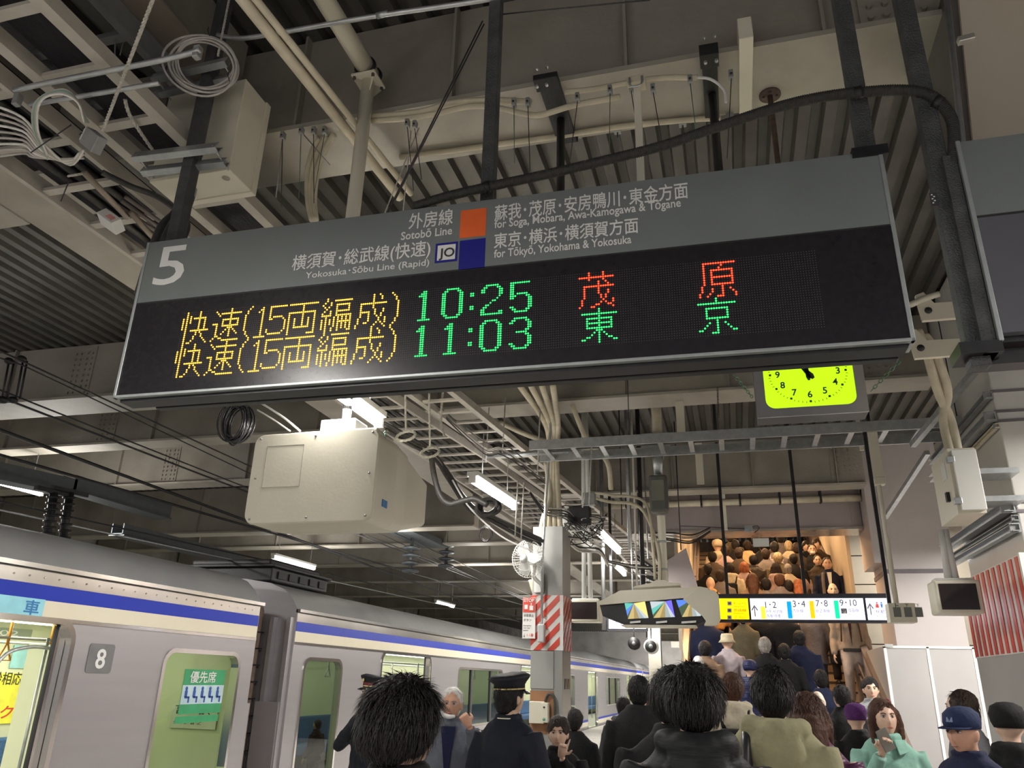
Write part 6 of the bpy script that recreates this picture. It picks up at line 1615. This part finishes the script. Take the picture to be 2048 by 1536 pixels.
def cap_red_band(t, MU, HM, s, M0):
    cap_uniform(t, MU, HM, s, M0); N_ = 28
    el = lambda rx, ry, z: [(rx * math.cos(a), -.01 + ry * math.sin(a), z) for a in [2 * math.pi * k / N_ for k in range(N_)]]
    MB(HM).loft([el(.0962, .1122, .062), el(.0975, .1135, .086)], caps=False).build('red_band', mat('band_red', (.16, .02, .025), .6), t)
def strap(pts, r, m, nm='strap'): 
    def f(t, MU, HM, s, M0): MB(MU).tube(pts, r, 8, sub=6).build(nm, m, t)
    return f
def multi(*fs):
    def f(*a):
        for g_ in fs: g_(*a)
    return f
def backpack(m, w=.15, z=1.18, sm=None):
    def f(t, MU, HM, s, M0):
        o = MB(MU).box((-w, -.30, z - .22), (w, -.14, z + .2)).build('backpack', m, t, .04); o.modifiers['bevel'].segments = 4
        for sd in (-1, 1): MB(MU).tube([(sd * .09, -.15, 1.30), (sd * .11, -.09, 1.43), (sd * .115, .05, 1.42), (sd * .13, .15, 1.25), (sd * .16, .06, 1.0)], .018, 8, sub=4).build('strap', sm or m, t)
    return f
def hat(m, kind='beanie'):
    def f(t, MU, HM, s, M0):
        N_ = 24; el = lambda r, z, yo=-.012: [(r * math.cos(a), yo + r * 1.15 * math.sin(a), z) for a in [2 * math.pi * k / N_ for k in range(N_)]]
        if kind == 'beanie': MB(HM).loft([el(.090, -.005), el(.105, .03), el(.112, .08), el(.095, .13), el(.05, .155), el(.01, .16)]).build('beanie', m, t)
        elif kind == 'bucket': MB(HM).loft([el(.135, .0), el(.098, .045), el(.094, .10), el(.080, .13), el(.01, .137)]).build('bucket_hat', m, t)
        elif kind == 'hunting': MB(HM).loft([el(.088, .03), el(.098, .06), el(.088, .105), el(.04, .125), el(.01, .128)]).build('cap', m, t)
        elif kind == 'baseball':
            MB(HM).loft([el(.090, .02), el(.096, .055), el(.090, .10), el(.055, .132), el(.01, .14)]).build('cap', m, t)
            vs = []
            for k in range(11): a = math.pi * (.12 + .76 * k / 10); vs += [(.092 * math.cos(a), -.012 + .104 * math.sin(a), .035), (.088 * math.cos(a), -.012 + .185 * math.sin(a), .022 + .012 * math.sin(a))]
            mb = MB(HM); mb.add(vs, [(2 * k, 2 * k + 1, 2 * k + 3, 2 * k + 2) for k in range(10)], True); v = mb.build('cap_brim', m, t, me_fix=False); v.modifiers.new('thick', 'SOLIDIFY').thickness = .006
            MB(HM).prism([(-.02, .094, .06), (.02, .094, .06), (.018, .088, .085), (-.018, .088, .085)], (0, .004, 0)).build('cap_patch', mat('patch_blue', (.12, .18, .3), .6), t)
    return f
def mask(t, MU, HM, s, M0): MB(HM).ell((0, .070, -.055), (.050, .034, .036), 16, 10).build('face_mask', mat('mask_white', (.72, .72, .72), .8), t)
def glasses(t, MU, HM, s, M0):
    for sd in (-1, 1): MB(HM).tube([(sd * .032 + .021 * math.cos(a), .098 - .004 * abs(math.cos(a)), .006 + .014 * math.sin(a)) for a in [2 * math.pi * k / 16 for k in range(16)]], .0013, 5, closed=True).build('glasses_rim', GALV, t); MB(HM).tube([(sd * .053, .094, .008), (sd * .078, .02, .010)], .0013, 5).build('glasses_arm', GALV, t)
    MB(HM).tube([(-.011, .1, .008), (.011, .1, .008)], .0013, 5).build('glasses_bridge', GALV, t)
def white_collar(t, MU, HM, s, M0): MB(MU).tube([(.062 * math.cos(a), .004 + .064 * math.sin(a), 1.492) for a in [2 * math.pi * k / 16 for k in range(16)]], .010, 6, closed=True).build('shirt_collar', HOUS, t)
def shirt_front(m, w=.05, tie=None):
    def f(t, MU, HM, s, M0):
        MB(MU).prism([(-w, .128, 1.44), (0, .155, .98), (w, .128, 1.44)], (0, .018, 0)).build('shirt_front', m, t)
        if tie: MB(MU).prism([(-.014, .148, 1.43), (-.022, .172, 1.05), (0, .175, 1.0), (.022, .172, 1.05), (.014, .148, 1.43)], (0, .006, 0)).build('tie', tie, t)
    return f
NAVY = cloth('navy_uniform', (.012, .014, .024), .75); BLK = cloth('black_coat', (.010, .010, .011), .8); BLKP = cloth('black_down', (.009, .010, .011), .6, .3, 14, (.6, .6, 3)); OLV = cloth('olive_jacket', (.30, .28, .17), .8, .35, 18); BEI = cloth('beige_hoodie', (.42, .37, .28)); PUR = cloth('purple_down', (.085, .022, .065), .4, .9, 10, (.5, .5, 4)); GRY = cloth('grey_blue_coat', (.12, .13, .16)); TEAL = cloth('mint_jacket', (.22, .40, .33), .8, .3, 20); NVY2 = cloth('navy_coat', (.014, .018, .045)); BRC = cloth('brown_coat', (.20, .13, .085)); LAV = cloth('lavender_coat', (.42, .36, .38)); TAN = cloth('tan_coat', (.48, .34, .18)); DKB = cloth('dark_brown_coat', (.055, .04, .028)); GRS = cloth('grey_suit', (.16, .14, .13)); CRE = cloth('cream_coat', (.55, .47, .34)); PNK = cloth('pink_coat', (.42, .30, .28)); ORJ = cloth('orange_jacket', (.50, .25, .08)); KHK = cloth('khaki_coat', (.12, .10, .06)); LGR = cloth('light_grey_jacket', (.36, .38, .40)); BEJ = cloth('beige_jacket', (.34, .27, .21)); NVP = cloth('navy_puffer', (.018, .022, .07), .45, .8, 12, (.5, .5, 4)); CRT = cloth('cream_trousers', (.50, .43, .38)); GRC = cloth('grey_coat', (.15, .13, .13))
CW = 'crowd walking towards the stairs'; SU = 'people climbing the stairs'; SD = 'people coming down the stairs'
# foreground
person(806, 1361, 2.15, 'person with thick black hair very close at the bottom, seen from behind', BLK, HB, 'short', yaw=-.45, det=2, tufts=5200, hairw=1.12, group=CW, collar=None)
def old_extra(t, MU, HM, s, M0):
    glasses(t, MU, HM, s, M0)
    MB(HM).tube([(-.04, .085, -.085), (.0, .115, -.09), (.045, .10, -.075), (.065, .09, -.045)], [.012, .018, .016, .006], 8, sub=4).build('face_mask', mat('mask_white', (.72, .72, .72), .8), t)
    shirt_front(cloth('navy_shirt', (.012, .016, .05)), .06)(t, MU, HM, s, M0)
person(906, 1378, 6.2, 'white-haired person in glasses and a grey blue coat pulling a face mask at the chin', GRY, HG, 'short', yaw=math.pi + .18, face=True, det=2, tufts=500, skin=SKW, coatlen=.62, group='people beside the train',
       armL=((-.27, .14, 1.20), (-.10, .20, 1.38)), reach={'L': (940, 1456, 5.95)}, hands={'L': {'d': (.55, .0, .8), 'n': (-.3, .9, .1), 's': 1, 'curl': .95}}, extra=old_extra)
person(748, 1353, 6.6, 'uniformed person in a cap with a red band holding both arms raised in front', NAVY, HB, 'short', yaw=math.pi - .55, face=True, det=2, group='people beside the train', extra=cap_red_band, hb=.03, tufts=0,
       armL=((-.24, .14, 1.20), (-.02, .24, 1.36)), armR=((.25, .14, 1.18), (.04, .26, 1.32)), reach={'L': (752, 1412, 6.2), 'R': (735, 1418, 6.25)}, hands={'L': {'d': (.8, .1, .3), 'n': (0, .8, .4), 's': 1, 'curl': .9}, 'R': {'d': (-.8, .1, .3), 'n': (0, .8, .3), 's': -1, 'curl': .9}}, head=(0, -.15))
person(1019, 1350, 5.2, 'uniformed person in a black peaked cap with a gold band, seen from behind', NAVY, HB, 'short', yaw=-.35, det=2, group='people beside the train', extra=cap_uniform, hb=.02, tufts=300, head=(-.25, -.05), width=1.05,
       armR=((.30, -.02, 1.12), (.30, .22, .98)))
person(1117, 1436, 5.9, 'short-haired person in a black coat pointing upwards with one finger', BLK, HDB, 'short', yaw=math.pi + .10, face=True, det=2, tufts=700, skin=SK, group='people beside the train', hairw=1.1,
       armL=((-.25, .08, 1.12), (-.07, .25, 1.24)), reach={'L': (1124, 1516, 5.62)}, hands={'L': {'d': (-.30, .25, .9), 'n': (.2, -.8, .3), 's': -1, 'curl': .75, 'point': True}}, extra=None)
person(1277, 1353, 6.8, 'person in a plain black coat with short cropped black hair right of the slim column', BLK, HB, 'short', det=1, tufts=500, group=CW, width=1.15)
person(1306, 1376, 7.4, 'brown-haired person half hidden behind the cropped black-haired one', BLK, HBR, 'long', det=1, tufts=300, group=CW)
person(1246, 1393, 9.2, 'small person in a dark grey hooded jacket close to the train', cloth('slate_jacket', (.06, .065, .07)), HB, 'short', det=0, hood=True, tufts=120, group=CW)
person(1150, 1418, 7.6, 'dark figure half hidden behind the slim column', BLK, HB, 'short', det=0, tufts=100, group=CW)
person(1384, 1336, 3.2, 'large person in a black hooded down jacket in the centre foreground', BLKP, HB, 'short', yaw=.1, det=2, tufts=3200, hood=True, puffy=.12, hairw=1.16, group=CW, width=1.05)
person(1343, 1340, 3.75, 'dark-haired person just left of and behind the black down jacket', BLK, HB, 'short', det=1, tufts=900, hairw=1.12, group=CW)
person(1463, 1348, 7.6, 'person in a beige hoodie with black backpack straps', BEI, HBR, 'short', det=1, tufts=500, hood=True, hairw=1.08, group=CW, extra=backpack(BLK, .13, 1.1))
person(1540, 1338, 4.25, 'person in an olive hooded jacket with a black shoulder strap', OLV, HB, 'short', yaw=-.08, det=2, tufts=2200, hood=True, hairw=1.06, group=CW, width=1.12, extra=strap([(-.16, -.13, 1.05), (-.135, -.135, 1.25), (-.125, -.09, 1.42), (-.12, .04, 1.43)], .026, mat('strap_leather', (.03, .03, .032), .35), 'shoulder_strap'))
person(1612, 1388, 4.7, 'person with long brown hair and a shiny purple down jacket', PUR, HBR, 'long', yaw=-.1, det=2, tufts=900, puffy=.1, group=CW, hairw=1.05)
person(1634, 1382, 9.9, 'bald person in a pale cream jacket', cloth('pale_jacket', (.55, .53, .46)), HG, 'bald', det=1, group=CW, skin=mat('skin_pale', (.66, .52, .42), .45))
person(1681, 1371, 9.6, 'person in a black suit with a white shirt collar', BLK, HB, 'short', yaw=.4, det=1, tufts=300, group=CW, extra=white_collar)
person(1640, 1340, 11.6, 'person in a dark suit stepping onto the stairs', NVY2, HB, 'short', det=1, tufts=250, group=CW)
person(1709, 1409, 8.3, 'person wearing a purple knitted beanie', BLK, HB, 'bald', det=1, group=CW, hb=.02, extra=hat(cloth('purple_knit', (.10, .03, .14), .95, .8, 90), 'beanie'))
person(1738, 1357, 11.0, 'person with black fringe and a light grey jacket facing the viewer', LGR, HB, 'short', yaw=math.pi, face=True, det=2, tufts=400, hairw=1.08, group=SD, extra=shirt_front(BLK, .06))
def teal_extra(t, MU, HM, s, M0):
    p = MU.inverted() @ on_y(1771, 1480, 5.76); o = MB(MU @ Matrix.Translation(p) @ Matrix.Rotation(.45, 4, 'Y') @ Matrix.Rotation(-.3, 4, 'X')).cbox((0, 0, 0), (.075, .009, .150)).build('held_phone', mat('phone_grey', (.20, .19, .17), .25, .3), None, .003)
    tag(o, 'dark red cased phone held by the person in the mint jacket', 'phone')
    for sd in (-1, 1): MB(MU).prism([(sd * .05, .142, 1.30), (sd * .14, .125, 1.28), (sd * .14, .128, 1.25), (sd * .095, .145, 1.225), (sd * .05, .148, 1.255)], (0, .012, 0)).build('pocket_flap', TEAL, t, .003)
    for sd in (-1, 1): MB(MU).prism([(sd * .02, .09, 1.47), (sd * .10, .06, 1.475), (sd * .10, .11, 1.40), (sd * .03, .14, 1.38)], (0, .015, 0)).build('collar_flap', TEAL, t, .004)
    MB(HM).tube([(-.05, -.03, .12), (-.075, -.04, .115)], [.02, .012], 8).build('red_hair_clip', mat('clip_red', (.25, .01, .015), .4), t)
person(1763, 1402, 6.1, 'person with long brown hair in a mint green jacket looking at a phone', TEAL, HBR, 'long', yaw=math.pi + .12, face='lip', det=2, tufts=900, group='people facing the viewer at the right', head=(.05, -.12), hairw=1.07,
       armR=((.25, .10, 1.06), (.08, .33, 1.16)), reach={'R': (1762, 1512, 5.8)}, hands={'R': {'d': (-.25, .1, .9), 'n': (.2, -.9, .1), 's': 1, 'curl': .8}}, extra=teal_extra)
person(1921, 1383, 6.9, 'person with a brown bob behind the one in the dark blue cap', cloth('grey_knit', (.10, .10, .11)), HDB, 'bob', yaw=1.0, det=2, tufts=700, group='people facing the viewer at the right', face=True)
person(1922, 1411, 5.0, 'person in a dark blue brimmed cap turned to the left', NVY2, HGR, 'hat', yaw=math.pi * .5 + .75, face=True, det=2, skin=SKW, group='people facing the viewer at the right', hb=.02, extra=hat(cloth('cap_blue', (.018, .028, .075), .8), 'baseball'), width=1.1, head=(0, .05))
person(2012, 1416, 6.0, 'dark-clad figure standing against the striped column', BLK, HB, 'hat', det=1, group='people facing the viewer at the right', hb=.0, hood=True, extra=hat(BLK, 'beanie'))
# on the stairs, lower part
person(1412, 1222, 0, 'person in a long navy coat on the stairs at the left, head behind the screens', NVY2, HB, 'short', stair=True, coatlen=.45, width=1.15, puffy=.1, group=SU, step=.6)
person(1409, 1283, 0, 'dark-haired person in a brown coat at the left of the stairs', BRC, HB, 'short', stair=True, det=1, tufts=150, hairw=1.1, group=SU, step=-.6)
person(1396, 1313, 12.3, 'person with a white cropped head low at the left of the stairs', BLK, HG, 'short', det=1, tufts=100, group=SU)
person(1453, 1266, 0, 'person in a cream bucket hat and lavender coat', LAV, HG, 'bald', stair=True, det=1, group=SU, coatlen=.55, hb=.02, extra=hat(cloth('hat_cream', (.60, .52, .36)), 'bucket'), step=.6)
person(1499, 1324, 12.0, 'person in a navy puffer jacket with the hood up', NVP, HB, 'hat', det=1, hood=True, puffy=.15, group=SU, extra=hat(NVP, 'beanie'))
person(1528, 1275, 0, 'grey-haired person in a black coat under the direction sign', BLK, HGR, 'short', stair=True, det=1, tufts=120, group=SU, step=-.6)
person(1567, 1288, 0, 'dark-haired person with pale ears under the middle of the direction sign', BLK, HB, 'short', stair=True, det=1, tufts=120, group=SU, tall=1.6)
person(1597, 1262, 0, 'broad person in a navy coat with a white collar under the direction sign', NVY2, HB, 'short', stair=True, det=1, tufts=120, width=1.2, group=SU, extra=white_collar, coatlen=.5)
person(1484, 1222, 0, 'person in a dark patterned coat, head behind the yellow part of the sign', KHK, HB, 'short', stair=True, group=SU, coatlen=.5, step=.6)
person(1519, 1214, 0, 'person in a black coat, head hidden behind the sign left of the blue bar', BLK, HB, 'short', stair=True, width=1.2, group=SU, coatlen=.5)
person(1562, 1210, 0, 'person in a black coat, head hidden behind the sign below the orange bar', BLK, HB, 'short', stair=True, width=1.2, group=SU, coatlen=.5, step=.6)
person(1622, 1204, 0, 'person in a grey long coat with a black handbag, head hidden behind the sign', GRC, HB, 'short', stair=True, group=SU, coatlen=.62, extra=lambda t, MU, HM, s, M0: MB(MU).box((.22, -.16, .62), (.44, .04, .90)).build('handbag', BLK, t, .04))
person(1690, 1198, 0, 'person in a beige jacket and cream trousers coming down at the right', BEJ, HB, 'short', yaw=math.pi, stair=True, tall=1.72, trousers=CRT, det=1, group=SD, coatlen=.92, step=.5, width=1.05, extra=multi(shirt_front(cloth('dark_inner', (.05, .02, .02)), .03), lambda t, MU, HM, s, M0: MB(MU).box((-.14, .135, .90), (.14, .16, .95)).build('belt', BLACK, t, .01), lambda t, MU, HM, s, M0: [MB(MU).tube([(sd * .12, .10, 1.42), (sd * .135, .155, 1.25), (sd * .15, .15, 1.05)], .012, 6, sub=3).build('strap', DKB, t) for sd in (-1, 1)]))
# on the stairs, above the direction sign
UP_ = [
 (1424, 1104, DKB, HB, 'short', 'broad person in a dark coat at the left of the upper stairs', dict(width=1.25, det=1, coatlen=.5)),
 (1420, 1153, ORJ, HG, 'bald', 'bald person in an orange jacket just above the screens', dict(extra=backpack(DKB, .10, 1.2))),
 (1459, 1126, CRE, HDB, 'short', 'person with a pale hood and a dark backpack at the upper left stairs', dict(hood=True, extra=backpack(BLK, .12, 1.1), det=1)),
 (1487, 1124, PNK, HOR, 'bob', 'orange-haired person left of the leather jacket', {}),
 (1506, 1111, cloth('leather', (.03, .022, .016), .4), HB, 'short', 'person in a dark leather jacket with a diagonal strap', dict(width=1.15, det=1, extra=strap([(-.14, -.02, 1.44), (-.08, -.155, 1.34), (.03, -.17, 1.2), (.14, -.155, 1.05), (.19, -.08, .97)], .012, TAN))),
 (1504, 1148, BRC, HBR, 'long', 'person with wavy long brown hair just above the yellow panel', dict(det=1, tufts=200, width=1.05, hairw=1.1)),
 (1531, 1157, GRS, HB, 'short', 'black-haired person in a grey suit just above the sign', dict(extra=white_collar, det=1)),
 (1551, 1127, PNK, HDB, 'bob', 'person with a furry hood collar in the middle of the stairs', dict(hood=True, det=1)),
 (1558, 1148, GRC, HBR, 'short', 'brown-haired person with gathered hair above the sign', dict(extra=white_collar, hairw=1.05)),
 (1555, 1106, KHK, HBL, 'short', 'person with curly straw-coloured hair and an olive coat', dict(width=1.15, det=1, tufts=200, hairw=1.12, coatlen=.5)),
 (1596, 1159, CRE, HOR, 'long', 'person with long bright auburn hair right above the sign', dict(det=1, tufts=200, tall=1.55)),
 (1600, 1132, PNK, HOR, 'bob', 'small person in a pink coat beside the dark post', dict(tall=1.45)),
 (1575, 1128, CRE, HGR, 'short', 'person in a cream coat behind the olive coat', dict(tall=1.6)),
 (1494, 1082, TAN, HDB, 'short', 'person in a bright tan coat near the top of the stairs', dict(det=1, coatlen=.45, width=1.1)),
 (1434, 1082, CRE, HG, 'hat', 'person in a light hood near the top left of the stairs', dict(extra=hat(CRE, 'beanie'))),
 (1450, 1092, PNK, HDB, 'short', 'person with a pale scarf at the upper left of the stairs', {}),
 (1470, 1080, BLK, HB, 'short', 'dark-coated person left of the tan coat', {}),
 (1476, 1096, DKB, HDB, 'short', 'person in a dark brown coat below the dark-coated one', {}),
 (1524, 1080, BLK, HB, 'short', 'dark-coated person right of the tan coat', dict(width=1.1)),
 (1530, 1098, GRS, HDB, 'short', 'person in grey between the tan coat and the curly hair', {}),
 (1548, 1084, GRC, HB, 'short', 'person with a grey lavender backpack near the top', dict(extra=backpack(LAV, .14, 1.15))),
 (1576, 1082, CRE, HBL, 'short', 'person in a cream coat near the top of the stairs', dict(width=1.0)),
 (1592, 1086, DKB, HDB, 'short', 'person in a dark brown coat near the top right', {}),
 (1586, 1108, BLK, HB, 'short', 'person in black right of the curly straw hair', {}),
 (1510, 1068, BLK, HB, 'short', 'farthest dark head in the middle of the stairs', {}),
 (1560, 1066, GRC, HB, 'short', 'farthest grey-coated figure under the soffit', {}),
 (1460, 1064, KHK, HDB, 'short', 'farthest khaki-coated figure at the left', {}),
 (1415, 1128, BLK, HB, 'short', 'person in black at the left wall of the stairs', {}),
 (1440, 1140, GRS, HDB, 'short', 'person in a grey coat behind the pale hood', {}),
 (1576, 1160, GRC, HB, 'short', 'dark-haired person hugging the sign top left of the auburn hair', dict(tall=1.55)),
]
for i, (px, py, c_, h_, st_, lb, kw) in enumerate(UP_):
    kw = dict(kw); kw.setdefault('step', .6 if i % 2 else -.6); person(px, py, 0, lb, c_, h_, st_, stair=True, group=SU, **kw)
DN = [
 (1653, 1116, NVY2, HB, 'short', 'person in a dark suit and open white collar coming down at the right', dict(face=True, det=2, tall=1.74, tufts=150, extra=multi(shirt_front(HOUS, .04), strap([(.10, .10, 1.43), (.12, .15, 1.25), (.12, .15, .95)], .03, GRS)))),
 (1634, 1111, DKB, HDB, 'short', 'person in dark brown coming down behind the suited one', dict(face=True, det=2, tufts=50)),
 (1623, 1089, BLK, HB, 'short', 'person in black wearing a white face mask on the stairs', dict(face=True, det=2, tufts=50, extra=mask)),
 (1664, 1167, LGR, HG, 'bald', 'bald person just above the right end of the direction sign', dict(face=True, det=2, tall=1.6, skin=mat('skin_pale', (.66, .52, .42), .45))),
 (1611, 1082, BLK, HB, 'short', 'dark figure coming down near the top right', {}),
 (1632, 1078, DKB, HDB, 'short', 'farthest figure coming down at the right wall', {}),
]
for i, (px, py, c_, h_, st_, lb, kw) in enumerate(DN):
    kw = dict(kw); kw.setdefault('step', .5); person(px, py, 0, lb, c_, h_, st_, stair=True, yaw=math.pi, group=SD, **kw)
# passenger inside the second car
person(636, 1440, 11.6, 'dark-haired passenger inside the train seen through the window of the second car', BLK, HB, 'short', yaw=1.4, face=True, det=2, tufts=200, g=0.0, group='train passengers')
